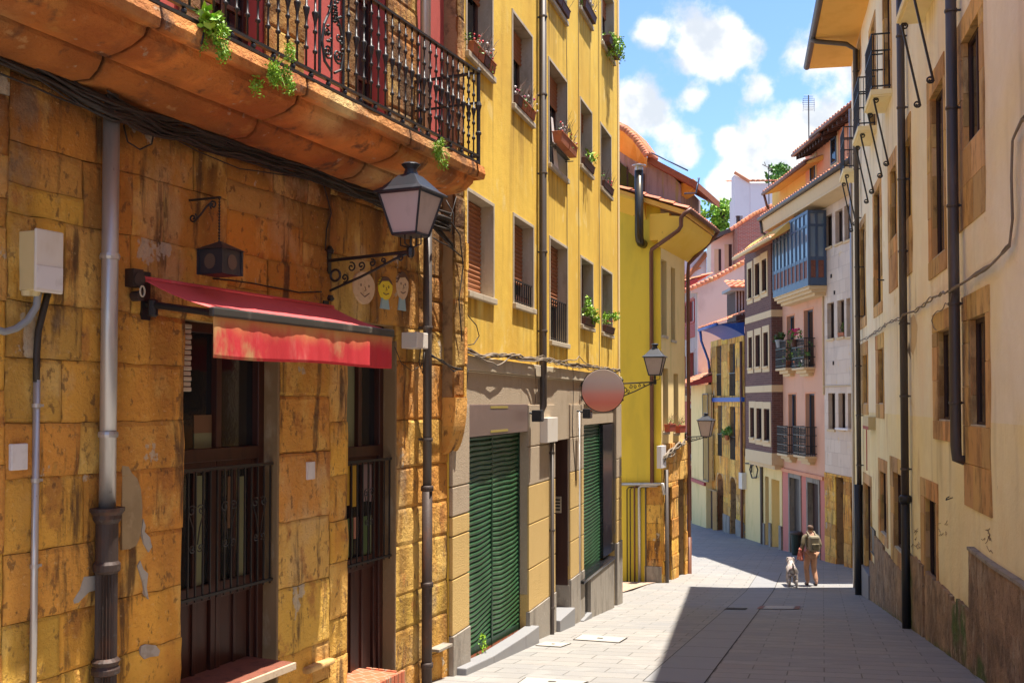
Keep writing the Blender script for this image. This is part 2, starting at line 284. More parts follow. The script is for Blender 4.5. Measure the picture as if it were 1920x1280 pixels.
class MB:
    def __init__(s, fr=W): s.fr, s.V, s.F, s.M, s.T, s.P = fr, [], [], [], [], []; s.m = 0; s.t = (1, 1, 1); s.smooth = False; s.VT = []; s.pv = False; s.SD = []; s.sd = 0.0
    def v(s, u, v, z): s.V.append((u, v, z)); s.VT.append(s.t); return len(s.V) - 1
    def f(s, *ids): s.F.append(ids); s.M.append(s.m); s.T.append(s.t); s.SD.append(s.sd)
    def quad(s, a, b, c, d): s.f(*[s.v(*p) for p in (a, b, c, d)])
    def poly(s, pts): s.f(*[s.v(*p) for p in pts])
    def box(s, u0, u1, v0, v1, z0, z1, j=0):
        r = lambda: random.uniform(-j, j) if j else 0
        i = [s.v(a + r(), b + r(), c + r()) for c in (z0, z1) for b in (v0, v1) for a in (u0, u1)]
        for q in ((0, 2, 3, 1), (4, 5, 7, 6), (0, 1, 5, 4), (2, 6, 7, 3), (0, 4, 6, 2), (1, 3, 7, 5)): s.f(*[i[k] for k in q])
    def hexa(s, p):      # 8 points: bottom 4 ccw, top 4 ccw
        i = [s.v(*q) for q in p]
        for q in ((3, 2, 1, 0), (4, 5, 6, 7), (0, 1, 5, 4), (1, 2, 6, 5), (2, 3, 7, 6), (3, 0, 4, 7)): s.f(*[i[k] for k in q])
    def tube(s, pts, r, seg=8, cap=True):
        pts = [Vector(p) for p in pts]; n = len(pts); R = r if isinstance(r, (list, tuple)) else [r] * n
        rings = []; up = None
        for i, p in enumerate(pts):
            d = (pts[min(i + 1, n - 1)] - pts[max(i - 1, 0)])
            d = d.normalized() if d.length > 1e-9 else Vector((0, 0, 1))
            if up is None: up = Vector((0, 0, 1)) if abs(d.z) < .9 else Vector((1, 0, 0))
            a = up - d * up.dot(d)
            if a.length < 1e-4: a = d.orthogonal()
            a.normalize(); up = a; b = d.cross(a)
            rings.append([s.v(*(p + a * R[i] * cos(2 * pi * k / seg) + b * R[i] * sin(2 * pi * k / seg))) for k in range(seg)])
        for i in range(n - 1):
            for k in range(seg):
                k2 = (k + 1) % seg; s.f(rings[i][k], rings[i][k2], rings[i + 1][k2], rings[i + 1][k])
        if cap: s.f(*rings[0][::-1]); s.f(*rings[-1])
    def lathe(s, c, prof, seg=12, rot=0, sq=None):       # prof: (r, z)
        rings = []
        for r, z in prof:
            rings.append([s.v(c[0] + r * cos(2 * pi * k / seg + rot), c[1] + r * sin(2 * pi * k / seg + rot), c[2] + z) for k in range(seg)])
        for i in range(len(prof) - 1):
            for k in range(seg):
                k2 = (k + 1) % seg; s.f(rings[i][k], rings[i][k2], rings[i + 1][k2], rings[i + 1][k])
        s.f(*rings[0][::-1]); s.f(*rings[-1])
    def ring(s, r, sw, v0, v1):     # rectangular surround round r = (u0,u1,z0,z1)
        u0, u1, z0, z1 = r
        l, rr, t, b = sw if isinstance(sw, tuple) else (sw,) * 4
        s.box(u0 - l, u0, v0, v1, z0 - b, z1 + t); s.box(u1, u1 + rr, v0, v1, z0 - b, z1 + t)
        s.box(u0, u1, v0, v1, z1, z1 + t); s.box(u0, u1, v0, v1, z0 - b, z0)
    def grid(s, u0, u1, z0, z1, holes, v=0, dep=.2, rm=None):
        us = sorted({u0, u1, *[a for h in holes for a in h[:2] if u0 < a < u1]}); zs = sorted({z0, z1, *[a for h in holes for a in h[2:4] if z0 < a < z1]})
        for a, b in zip(us, us[1:]):
            for c, d in zip(zs, zs[1:]):
                cu, cz = (a + b) / 2, (c + d) / 2
                if any(h[0] < cu < h[1] and h[2] < cz < h[3] for h in holes): continue
                s.quad((a, v, c), (b, v, c), (b, v, d), (a, v, d))
        m = s.m
        if rm is not None: s.m = rm
        for h in holes:
            a, b, c, d = h[:4]; c = max(c, z0); d = min(d, z1); q = h[4] if len(h) > 4 else dep
            s.quad((a, v, c), (a, v - q, c), (a, v - q, d), (a, v, d)); s.quad((b, v, c), (b, v - q, c), (b, v - q, d), (b, v, d))
            if h[2] >= z0: s.quad((a, v, c), (b, v, c), (b, v - q, c), (a, v - q, c))
            if h[3] <= z1: s.quad((a, v, d), (b, v, d), (b, v - q, d), (a, v - q, d))
        s.m = m
    def shell(s, u0, u1, z0, z1, v, back):      # sides, back and top behind a front
        s.quad((u0, v, z0), (u0, back, z0), (u0, back, z1), (u0, v, z1)); s.quad((u1, v, z0), (u1, back, z0), (u1, back, z1), (u1, v, z1))
        s.quad((u0, back, z0), (u1, back, z0), (u1, back, z1), (u0, back, z1)); s.quad((u0, v, z1), (u1, v, z1), (u1, back, z1), (u0, back, z1))
    def cut(s): s.P.append((len(s.V), len(s.F)))
    def build_each(s, name, m, parent=None, **k):
        P = s.P + [(len(s.V), len(s.F))]; P = [p for i, p in enumerate(P) if i == 0 or p != P[i - 1]]; out = []
        if P[0] != (0, 0): P = [(0, 0)] + P
        for (v0, f0), (v1, f1) in zip(P, P[1:]):
            q = MB(s.fr); q.V = s.V[v0:v1]; q.F = [tuple(i - v0 for i in f) for f in s.F[f0:f1]]; q.M = s.M[f0:f1]; q.T = s.T[f0:f1]; q.SD = s.SD[f0:f1]; q.VT = s.VT[v0:v1]; q.pv = s.pv; q.smooth = s.smooth
            out.append(q.build(name, m, parent, **k))
        return out
    def build(s, name, m, parent=None, bevel=0, recalc=True, smooth=None, at=None, label=None):
        """with a parent: coordinates become local to it; without: to `at` (u,v,z)"""
        if parent is not None and parent.name in TH: fr, cu, cv, cz = TH[parent.name]
        elif at: fr, (cu, cv, cz) = s.fr, at
        else: fr, cu, cv, cz = s.fr, 0, 0, 0
        me = bpy.data.meshes.new(name)
        me.from_pydata([(u - cu, (v - cv) * fr.s, z - cz) for u, v, z in s.V], [], s.F)
        for x in (m if isinstance(m, (list, tuple)) else [m]): me.materials.append(x)
        me.polygons.foreach_set('material_index', s.M)
        if any(s.SD):
            cs = me.color_attributes.new('seed', 'FLOAT_COLOR', 'CORNER'); buf = []
            for p, t in zip(me.polygons, s.SD): buf += [t, (t * 3.7) % 1, (t * 7.3) % 1, 1] * p.loop_total
            cs.data.foreach_set('color', buf)
        if s.pv:
            ca = me.color_attributes.new('tint', 'FLOAT_COLOR', 'POINT'); ca.data.foreach_set('color', [q for t in s.VT for q in (t[0], t[1], t[2], 1)])
        elif any(t != (1, 1, 1) for t in s.T):
            ca = me.color_attributes.new('tint', 'FLOAT_COLOR', 'CORNER'); buf = []
            for p, t in zip(me.polygons, s.T): buf += [t[0], t[1], t[2], 1] * p.loop_total
            ca.data.foreach_set('color', buf)
        elif any(('tint' in [q.attribute_name for q in x.node_tree.nodes if q.type == 'ATTRIBUTE']) for x in me.materials):
            ca = me.color_attributes.new('tint', 'FLOAT_COLOR', 'CORNER'); ca.data.foreach_set('color', [1.0] * (4 * len(me.loops)))
        if recalc:
            b = bmesh.new(); b.from_mesh(me); bmesh.ops.recalc_face_normals(b, faces=b.faces); b.to_mesh(me); b.free()
        if smooth or (smooth is None and s.smooth): me.polygons.foreach_set('use_smooth', [True] * len(me.polygons))
        o = link(bpy.data.objects.new(name, me))
        if bevel:
            q = o.modifiers.new('bevel', 'BEVEL'); q.width = bevel; q.segments = 2; q.limit_method = 'ANGLE'; q.harden_normals = False
        if parent is not None:
            o.parent = parent
            if parent.name not in TH: pass
            TH[o.name] = (fr, cu, cv, cz)
        else:
            o.location = fr.w(cu, cv, cz); o.rotation_euler = (0, 0, fr.a); TH[o.name] = (fr, cu, cv, cz)
        if label: o['label'] = label
        return o
def copy_of(o, parent, du=(0, 0, 0)):          # a copied part placed elsewhere on its thing (mesh data shared)
    c = o.copy(); link(c); c.parent = parent; c.location = Vector(o.location) + Vector(du); TH[c.name] = TH[o.name]; return c
PAL = [(1.05, 1.1, 1.0), (1.0, .84, .7), (.98, 1.05, 1.35), (.84, .78, .75), (1.08, 1.08, .85), (.95, .98, 1.1), (1.03, .92, .85)]
def rs_(a=.75, b=1.15):
    p = random.choice(PAL); k = random.uniform(a, b); return tuple(min(1.6, k * x * random.uniform(.94, 1.06)) for x in p)
def rt(a=.75, b=1.2): k = random.uniform(a, b); return (k * random.uniform(.93, 1.07), k * random.uniform(.88, 1.08), k * random.uniform(.75, 1.2))
def N(a, b, c=0.0): return noise.noise(Vector((a, b, c)))
GRIME = {}
def grime(mb, u, z):
    g = GRIME.get(id(mb.fr)); k = 1 + .22 * N(u * .9, z * .9, 3) + .18 * N(u * 2.6, z * .5, 9)
    if g: k *= g(u, z)
    return max(.15, min(1.35, k))
def fine_grid(mb, u0, u1, z0, z1, holes, cell, tintf, v=0, wav=.0):
    """finely divided wall face whose wear (streaks, damp, patches) is carried by the plaster itself"""
    def div(a, b, ks):
        ks = sorted({a, b, *[k for k in ks if a < k < b]}); o = []
        for p, q in zip(ks, ks[1:]):
            n = max(1, int(round((q - p) / cell))); o += [p + (q - p) * i / n for i in range(n)]
        return o + [b]
    us = div(u0, u1, [x for h in holes for x in h[:2]]); zs = div(z0, z1, [x for h in holes for x in h[2:4]]); mb.pv = True; I = {}
    def vv(i, j):
        if (i, j) not in I:
            u, z = us[i], zs[j]; mb.t = tintf(u, z); I[i, j] = mb.v(u, v + (wav * N(u * 1.3, z * 1.3, 4) if wav else 0), z)
        return I[i, j]
    for j in range(len(zs) - 1):
        cz = (zs[j] + zs[j + 1]) / 2; hs = [h for h in holes if h[2] < cz < h[3]]
        for i in range(len(us) - 1):
            cu = (us[i] + us[i + 1]) / 2
            if any(h[0] < cu < h[1] for h in hs): continue
            mb.f(vv(i, j), vv(i + 1, j), vv(i + 1, j + 1), vv(i, j + 1))
    mb.t = (1, 1, 1)
def reveals(mb, holes, v=0, dep=.2, z0=-9, z1=99):
    for h in holes:
        a, b, c, d = h[:4]; c0, c = c, max(c, z0); d0, d = d, min(d, z1); q = h[4] if len(h) > 4 else dep
        if d <= c: continue
        mb.quad((a, v, c), (a, v - q, c), (a, v - q, d), (a, v, d)); mb.quad((b, v, c), (b, v - q, c), (b, v - q, d), (b, v, d))
        if c0 >= z0: mb.quad((a, v, c), (b, v, c), (b, v - q, c), (a, v - q, c))
        if d0 <= z1: mb.quad((a, v, d), (b, v, d), (b, v - q, d), (a, v - q, d))
def ashlar(mb, u0, u1, z0, z1, holes, v=.0, ch=(.32, .60), bw=(.36, 1.0), gap=.002, rel=(.014, .030), zone=(1.2, 2.6)):
    """irregular coursed stone: zones with courses of their own, every block a dented face with worn edges"""
    zb = [u0]
    while u1 - zb[-1] > zone[1] * 1.3: zb.append(zb[-1] + random.uniform(*zone))
    zb.append(u1)
    for w0, w1 in zip(zb, zb[1:]):
        hs = [h for h in holes if h[1] > w0 and h[0] < w1]
        brk = sorted({b for h in hs for b in h[2:4] if z0 < b < z1} | {z1}); zs = [z0]; z = z0
        while z < z1 - 1e-6:
            nb = min(b for b in brk if b > z + 1e-6); h = random.uniform(*ch)
            z = nb if nb - z < ch[1] * 1.2 else z + h
            zs.append(z)
        for a, b in zip(zs, zs[1:]):
            cz = (a + b) / 2; spans = [(w0, w1)]
            for h in hs:
                if h[2] < cz < h[3]:
                    ns = []
                    for p, q in spans:
                        if h[1] <= p or h[0] >= q: ns.append((p, q)); continue
                        if h[0] > p: ns.append((p, h[0]))
                        if h[1] < q: ns.append((h[1], q))
                    spans = ns
            for p, q in spans:
                x = p
                while x < q - 1e-6:
                    e = q if q - x < bw[1] * 1.2 else x + random.uniform(*bw)
                    parts = [(x, e, a, b)]
                    if random.random() < .12 and b - a > .3: m_ = a + (b - a) * random.uniform(.35, .65); parts = [(x, e, a, m_), (x, e, m_, b)]
                    elif random.random() < .10 and e - x > .5: m_ = x + (e - x) * random.uniform(.3, .7); parts = [(x, m_, a, b), (m_, e, a, b)]
                    for X0, X1, Z0, Z1 in parts:
                        r = random.uniform(*rel); bt_ = rs_(); mb.t = bt_; mb.pv = True; mb.sd = random.random() + .01; g = gap * random.uniform(.3, 1.6)
                        nx, nz_ = max(3, int((X1 - X0) / .075)), max(3, int((Z1 - Z0) / .075)); G = []
                        for jz in range(nz_ + 1):
                            row = []
                            for jx in range(nx + 1):
                                fx_ = min(max((jx - .75) / (nx - 1.5), 0), 1) if 0 < jx < nx else jx / nx
                                fz_ = min(max((jz - .75) / (nz_ - 1.5), 0), 1) if 0 < jz < nz_ else jz / nz_
                                uu, zz = X0 + g + (X1 - X0 - 2 * g) * fx_, Z0 + g + (Z1 - Z0 - 2 * g) * fz_
                                d = noise.noise(Vector((uu * 3, zz * 3, v * 3 + 1.7))) * .014 + noise.noise(Vector((uu * 9, zz * 9, 5))) * .007 + noise.noise(Vector((uu * 23, zz * 23, 2))) * .0025
                                if jx in (0, nx) or jz in (0, nz_):
                                    uu += noise.noise(Vector((uu * 7, zz * 7, 2))) * .012; zz += noise.noise(Vector((uu * 7, zz * 7, 8))) * .012; d -= .009
                                k_ = grime(mb, uu, zz); ed = .86 if jx in (0, nx) or jz in (0, nz_) else 1
                                mb.t = (bt_[0] * k_ * ed, bt_[1] * k_ * k_ ** .15 * ed, bt_[2] * k_ * k_ ** .3 * ed); row.append(mb.v(uu, v + r + d, zz))
                            G.append(row)
                        for jz in range(nz_):
                            for jx in range(nx): mb.f(G[jz][jx], G[jz][jx + 1], G[jz + 1][jx + 1], G[jz + 1][jx])
                        rim = G[0] + [G[k][-1] for k in range(1, nz_ + 1)] + G[-1][-2::-1] + [G[k][0] for k in range(nz_ - 1, 0, -1)]
                        sk = [mb.v(mb.V[q_][0], v - .02, mb.V[q_][2]) for q_ in rim]
                        for k in range(len(rim)): k2 = (k + 1) % len(rim); mb.f(rim[k], sk[k], sk[k2], rim[k2])
                    x = e
    mb.t = (1, 1, 1); mb.sd = 0.0
def tiles(mb, A, along, up, cw=.22, rl=.36, amp=.045):
    """barrel tile sheet: A eave corner, `along` the eave, `up` the slope"""
    A, a, b = Vector(A), Vector(along), Vector(up); nrm = a.cross(b).normalized()
    if nrm.z < 0: nrm = -nrm
    nc = max(1, round(a.length / cw)); nr = max(1, round(b.length / rl)); seg = 6
    for r in range(nr):
        f0, f1 = r / nr, (r + 1.12) / nr
        for c in range(nc):
            mb.t = rt(.7, 1.25); lo = []; hi = []
            j = random.uniform(-.012, .012)
            for k in range(seg + 1):
                x = (c + k / seg) / nc; h = amp * (abs(sin(pi * k / seg)) * 1.5 - .2)
                lo.append(mb.v(*(A + a * x + b * f0 + nrm * (h + .035) + b.normalized() * j))); hi.append(mb.v(*(A + a * x + b * f1 + nrm * (h * .85))))
            for k in range(seg): mb.f(lo[k], lo[k + 1], hi[k + 1], hi[k])
            bl = [mb.v(*(A + a * (c + k / seg) / nc + b * f0 - nrm * .0)) for k in range(seg + 1)]
            for k in range(seg): mb.f(bl[k], bl[k + 1], lo[k + 1], lo[k])
    mb.t = (1, 1, 1)
def scroll(c, r0, r1, a0, turns, ax1, ax2, n=18):       # spiral points
    P = []
    for i in range(n + 1):
        f = i / n; r = r0 + (r1 - r0) * f; a = a0 + turns * 2 * pi * f
        P.append(Vector(c) + Vector(ax1) * r * cos(a) + Vector(ax2) * r * sin(a))
    return P
def leaves(mb, c, rad, n, size, droop=0, dark=.6, clump=0):
    cl = [[random.gauss(0, .5) for _ in range(3)] for _ in range(clump)] if clump else None
    for _ in range(n):
        while True:
            p = [random.uniform(-1, 1) for _ in range(3)]
            if sum(q * q for q in p) < 1: break
        if cl:
            q = random.choice(cl); p = [q[i] + p[i] * .38 for i in range(3)]
        u, v, z = c[0] + p[0] * rad[0], c[1] + p[1] * rad[1], c[2] + p[2] * rad[2] - droop * random.random() ** 2
        k = random.uniform(dark, 1.35); mb.t = (k * random.uniform(.8, 1.2), k, k * .9)
        sz = size * random.uniform(.6, 1.3); d = Vector([random.gauss(0, 1) for _ in range(3)]).normalized(); e = d.orthogonal().normalized(); e.rotate(__import__('mathutils').Quaternion(d, random.uniform(0, 6.28)))
        g = d.cross(e) * sz * .32; P = Vector((u, v, z))
        mb.poly([P, P + d * sz * .45 + g, P + d * sz, P + d * sz * .45 - g])
    mb.t = (1, 1, 1)
def petals(mb, c, r):
    for _ in range(7):
        d = Vector([random.gauss(0, 1) for _ in range(3)]).normalized(); e = d.orthogonal().normalized(); P = Vector(c) + d * r * .3
        g = e * r * .6; h = d.cross(e) * r * .6
        mb.poly([P - g, P - h, P + g, P + h])
    mb.lathe(c, [(r * .3, -r * .5), (r * .6, 0), (r * .3, r * .5)], 6)
# ---------------------------------------------------------------- windows
def window(fr, th, r, dep=.18, sur=None, surm=None, surv=.02, frm=None, mull=1, trans=0, shut=None, shutm=None, pane=None, sill=None, fw=.05, label=None, v=0, railing=None, arch=False):
    """r is the opening; its surround + casement is the part `window`, with pane, blind and sill below it"""
    u0, u1, z0, z1 = r[:4]; mb = MB(fr); frm = frm or brownfr
    if sur: mb.m = 1; mb.ring(r, sur, v - .01, v + surv); mb.m = 0
    a, b = v - dep, v - dep + .05
    mb.box(u0, u0 + fw, a, b, z0, z1); mb.box(u1 - fw, u1, a, b, z0, z1); mb.box(u0 + fw, u1 - fw, a, b, z1 - fw, z1); mb.box(u0 + fw, u1 - fw, a, b, z0, z0 + fw)
    for i in range(mull):
        x = u0 + (u1 - u0) * (i + 1) / (mull + 1); mb.box(x - fw * .5, x + fw * .5, a, b + .006, z0 + fw, z1 - fw)
    for i in range(trans):
        z = z0 + (z1 - z0) * (i + 1) / (trans + 1); mb.box(u0 + fw, u1 - fw, a + .01, b - .006, z - fw * .3, z + fw * .3)
    w = mb.build('window', [frm, surm or trim], th, bevel=.004)
    if label: w['label'] = label
    p = MB(fr); p.box(u0 + .01, u1 - .01, a + .005, a + .025, z0 + .01, z1 - .01); p.build('pane', pane or glass, w)
    if shut:
        zt = z1 - (z1 - z0) * shut; q = MB(fr); n = max(2, int((z1 - zt) / .055)); h = (z1 - zt) / n
        for i in range(n):
            zz = zt + i * h; q.poly([(u0 + .01, b + .015, zz), (u1 - .01, b + .015, zz), (u1 - .01, b + .034, zz + h * .5), (u0 + .01, b + .034, zz + h * .5)])
            q.poly([(u0 + .01, b + .034, zz + h * .5), (u1 - .01, b + .034, zz + h * .5), (u1 - .01, b + .015, zz + h), (u0 + .01, b + .015, zz + h)])
        q.build('roller_blind', shutm or rshut, w, recalc=False)
    if sill:
        q = MB(fr); q.box(u0 - sill[0], u1 + sill[0], v - dep + .05, v + sill[1], z0 - .07, z0 + .003); q.build('sill', sill[2] if len(sill) > 2 else trim, w, bevel=.008)
    return w
def drainpipe(fr, th, pts, r, m, clamps=True, name='drainpipe'):
    mb = MB(fr); mb.smooth = True; mb.tube(pts, r, 14); o = mb.build(name, m, th)
    if clamps:
        L = sorted([(p[2]) for p in pts]); z = L[0] + .35; c = MB(fr)
        u, v = pts[0][0], pts[0][1]
        lo = max(min(pts[0][2], pts[-1][2]), gz(0, 25) - 3)
        vert = [(p, q) for p, q in zip(pts, pts[1:]) if abs(p[0] - q[0]) < .02 and abs(p[1] - q[1]) < .02]
        for p, q in vert:
            a, b = sorted((p[2], q[2])); zz = a + .5
            while zz < b - .2:
                c.cut(); c.lathe((p[0], p[1], zz), [(r + .008, -.018), (r + .012, 0), (r + .008, .018)], 14); c.box(p[0] - .012, p[0] + .012, p[1] - r - .09, p[1] - r + .004, zz - .012, zz + .012); zz += 1.15
        if c.V: c.build_each('pipe_clamp', m, o)
    return o
def cables(fr, name, paths, label, m=cable, group=None, wob=.03, cat='cable', seg=6, sag=0):
    """paths: list of (list of (px,py,v), radius)"""
    mb = MB(fr); mb.smooth = True; first = None
    for pts, r in paths:
        P = []
        for q in pts:
            if len(q) == 3: u, z = fr.uz(q[0], q[1], q[2]); P.append(Vector((u, q[2], z)))
        # resample with wobble
        Q = []; k = random.random() * 50
        for i in range(len(P) - 1):
            n = max(2, int((P[i + 1] - P[i]).length / .11))
            for j in range(n):
                f = j / n; p = P[i].lerp(P[i + 1], f); g = 4 * f * (1 - f)
                s_ = noise.noise(Vector((p.x * 2.3, k, 0))) * wob; Q.append(p + Vector((0, abs(noise.noise(Vector((p.x * 2, k, 7)))) * wob * .5, s_ - sag * g)))
        Q.append(P[-1]); mb.tube(Q, r, seg)
        if first is None: first = Q[0]
    o = mb.build(name, m, None, at=(first.x, first.y, first.z)); tag(o, label, cat, group); return o
# ================================================================ the street
def make_ground():
    mb = MB(W)
    xs = [-150, -60, -25, -12, -6, -3, 0, 3, 6, 9, 12, 16, 25, 60, 150]
    ys = [-40, -15, -5] + [i * 1.0 for i in range(0, 62)] + [64, 70, 90, 140, 300, 700, 1500]
    G = [[mb.v(x, y, gz(x, y)) for x in xs] for y in ys]
    for j in range(len(ys) - 1):
        for i in range(len(xs) - 1): mb.f(G[j][i], G[j][i + 1], G[j + 1][i + 1], G[j + 1][i])
    o = mb.build('street', slab, None, smooth=True); tag(o, 'sloping street paved with long grey stone slabs', 'street', kind='structure')
make_ground()
def gpt(px, py, h=0):           # picture point -> street point
    r = ray(px, py); k = 5.0
    for _ in range(60):
        p = r * k; e = (EYE + p.z) - (gz(p.x, p.y) + h); k += e / max(.02, -(r.z + .1)) * .5 if e > 0 else -.02
        if abs(e) < 1e-4: break
    lo, hi = 1.0, 200.0
    for _ in range(50):
        md = (lo + hi) / 2; p = r * md
        if EYE + p.z > gz(p.x, p.y) + h: lo = md
        else: hi = md
    p = r * lo; return p.x, p.y
def patch(pts, name, m, lift=.004, label=None, cat=None, kind=None, n=1, group=None, thick=0):
    P = [gpt(*q) for q in pts]; mb = MB(W); cx = sum(p[0] for p in P) / len(P); cy = sum(p[1] for p in P) / len(P)
    mb.poly([(x, y, gz(x, y) + lift) for x, y in P]) if not thick else mb.hexa([(x, y, gz(x, y) - .05) for x, y in P] + [(x, y, gz(x, y) + lift) for x, y in P])
    o = mb.build(name, m, None, at=(cx, cy, gz(cx, cy))); tag(o, label, cat, group, kind); return o
# running border of the hidden channel: two lines of wider slabs along the street
def strip(pts, w, m, name, lift=.004):
    P = [Vector((*gpt(*q), 0)) for q in pts]; P = [P[0], P[1], P[1] + (P[1] - P[0]) * .35]; mb = MB(W); tot = 0
    for a, b in zip(P, P[1:]):
        n = max(1, int((b - a).length / 1.0)); d = (b - a).normalized(); c = Vector((-d.y, d.x, 0)) * w / 2
        for i in range(n):
            p, q = a.lerp(b, i / n) + d * .006, a.lerp(b, (i + 1) / n) - d * .006
            mb.t = rt(.85, 1.15); mb.poly([(x.x, x.y, gz(x.x, x.y) + lift) for x in (p - c, p + c, q + c, q - c)])
    o = mb.build(name, m, None); return o
o = strip([(1262, 1279), (1424, 1108)], .62, slabdk, 'channel_slabs', .005); tag(o, 'line of darker slabs running down the middle of the street over the channel', 'drainage channel', kind='structure')
for d in (-1, 1):
    o = strip([(1262 + d * .0, 1279), (1424, 1108)], .645, darkin, 'channel_joint', .0025) if d == 1 else None
    if o: tag(o, kind='structure', label='dark joint around the channel slabs', cat='joint')
patch([(1163, 1112), (1216, 1095), (1232, 1092), (1163, 1092)], 'pebble_strip', pebble, .02, 'triangle of sandy pebbles at the foot of the lime wall', 'pebbles', 'structure')
def cover(pts, label, m=slabpl, grp='access covers in the street'):
    P = [gpt(*q) for q in pts]; cx = sum(p[0] for p in P) / 4; cy = sum(p[1] for p in P) / 4
    th = thing('access_cover', W, cx, cy, gz(cx, cy), label, 'manhole cover', grp)
    def ins(k, h, x=P):
        return [(cx + (a - cx) * k, cy + (b - cy) * k, gz(cx + (a - cx) * k, cy + (b - cy) * k) + h) for a, b in x]
    mb = MB(W); mb.poly(ins(1.0, .007)); mb.build('rim', darkin, th)
    mb = MB(W); mb.poly(ins(.95, .011)); mb.build('lid', m, th)
    mb = MB(W); mb.poly(ins(.12, .015)); mb.build('lifting_slot', darkin, th)
cover([(1003, 1210), (1052, 1213), (1072, 1206), (1022, 1203)], 'small pale rectangular cover near the green shutter threshold', grp=None)
cover([(1074, 1199), (1162, 1205), (1177, 1196), (1090, 1189)], 'wide pale rectangular cover in front of the second brown doorway', grp=None)
cover([(968, 1282), (1085, 1286), (1105, 1278), (985, 1270)], 'pale cover cut by the bottom edge of the picture', grp=None)
th = None
def grate(pts, label):
    P = [gpt(*q) for q in pts]; cx = sum(p[0] for p in P) / 4; cy = sum(p[1] for p in P) / 4
    th = thing('drain_grate', W, cx, cy, gz(cx, cy), label, 'drain')
    mb = MB(W); mb.poly([(a, b, gz(a, b) + .009) for a, b in P]); mb.build('pit', darkin, th)
    mb = MB(W); a, b, c, d = [Vector((*p, 0)) for p in P]
    for i in range(12):
        f0, f1 = (i + .2) / 12, (i + .65) / 12
        q = [a.lerp(b, f0), a.lerp(b, f1), d.lerp(c, f1), d.lerp(c, f0)]; mb.poly([(x.x, x.y, gz(x.x, x.y) + .014) for x in q])
    mb.build('grille', iron, th)
grate([(1357, 1142.5), (1398, 1143.5), (1402, 1140), (1363, 1139)], 'dark iron drain grate set in the shaded paving')
def hatch():
    P = [gpt(*q) for q in [(1417, 1141.5), (1500, 1142), (1503, 1136.5), (1424, 1136)]]; cx = sum(p[0] for p in P) / 4; cy = sum(p[1] for p in P) / 4
    th = thing('utility_hatch', W, cx, cy, gz(cx, cy), 'long brownish utility hatch right of the iron drain grate', 'hatch')
    a, b, c, d = [Vector((*p, 0)) for p in P]; mb = MB(W)
    mb.poly([(x.x, x.y, gz(x.x, x.y) + .008) for x in (a, b, c, d)]); mb.build('rim', slabdk, th)
    mb = MB(W)
    for f0, f1 in ((.02, .14), (.86, .98)):
        mb.poly([(x.x, x.y, gz(x.x, x.y) + .013) for x in (a.lerp(b, f0), a.lerp(b, f1), d.lerp(c, f1), d.lerp(c, f0))])
    mb.build('end_plate', woodst, th)
    mb = MB(W); mb.poly([(x.x, x.y, gz(x.x, x.y) + .013) for x in (a.lerp(b, .16), a.lerp(b, .84), d.lerp(c, .84), d.lerp(c, .16))]); mb.build('lid', slabpl, th)
hatch()

# ================================================================ ochre stone house (left)
LA = Frame(-5.606, 0, .442, -1)
uE = LA.uy(11.14)                          # far end
uQ = LA.uz(808, 600)[0]                    # quoin starts
u_m = LA.uy(-6)
zb = LA.uz(600, 1100)[1]
stoneh = thing('stone_house', LA, LA.uy(6), 0, gz(-3, 6), 'old ochre stone house with iron balcony, two dark wooden doors and a rust stained wall', 'house')
ZS = EYE + 2.08                            # underside of balcony at the wall
d1 = (LA.uz(340, 900)[0], LA.uz(517, 900)[0], -3.2, LA.uz(345, 598)[1])
d2 = (LA.uz(650, 900)[0], LA.uz(738, 900)[0], -3.2, LA.uz(655, 600)[1])
mb = MB(LA); mb.grid(u_m, uE, -3.4, ZS + .3, [d1 + (.22,), d2 + (.22,)], v=-.012); mb.shell(u_m, uE, -3.4, 9, -.012, -7)
# backing wall above the slab is plaster with the doors
up = []
def R(xl, xr, yt=-900, yb=300): return LA.uz(xl, 150)[0], LA.uz(xr, 150)[0]
zfl = EYE + 2.36
ud = [(R(397, 493)[0], R(0, 493)[1], zfl, zfl + 2.35, .25), (R(662, 722)[0], R(0, 722)[1], zfl, zfl + 2.35, .25), (R(120, 200)[0], R(0, 200)[1], zfl, zfl + 2.35, .25)]
mb.build('wall', mortar, stoneh)
mb = MB(LA); mb.grid(u_m, uE + .02, ZS + .3, 9, ud, v=-.01, dep=.25); mb.build('upper_wall', pinkpl, stoneh)
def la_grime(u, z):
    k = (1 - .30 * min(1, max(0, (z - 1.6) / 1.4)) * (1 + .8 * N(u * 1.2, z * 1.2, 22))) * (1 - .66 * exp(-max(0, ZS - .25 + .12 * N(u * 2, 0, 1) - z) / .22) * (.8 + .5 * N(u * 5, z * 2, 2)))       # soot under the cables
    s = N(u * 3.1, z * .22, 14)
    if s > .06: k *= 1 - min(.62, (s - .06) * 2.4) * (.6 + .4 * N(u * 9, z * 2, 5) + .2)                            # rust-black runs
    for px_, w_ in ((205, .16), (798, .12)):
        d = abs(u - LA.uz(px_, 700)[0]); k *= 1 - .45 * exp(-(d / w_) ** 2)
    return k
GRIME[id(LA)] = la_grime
mb = MB(LA); ashlar(mb, LA.uy(2.5), uE - .02, -3.3, ZS + .25, [d1, d2], v=.0); mb.build('stone_facing', stone, stoneh, recalc=False)
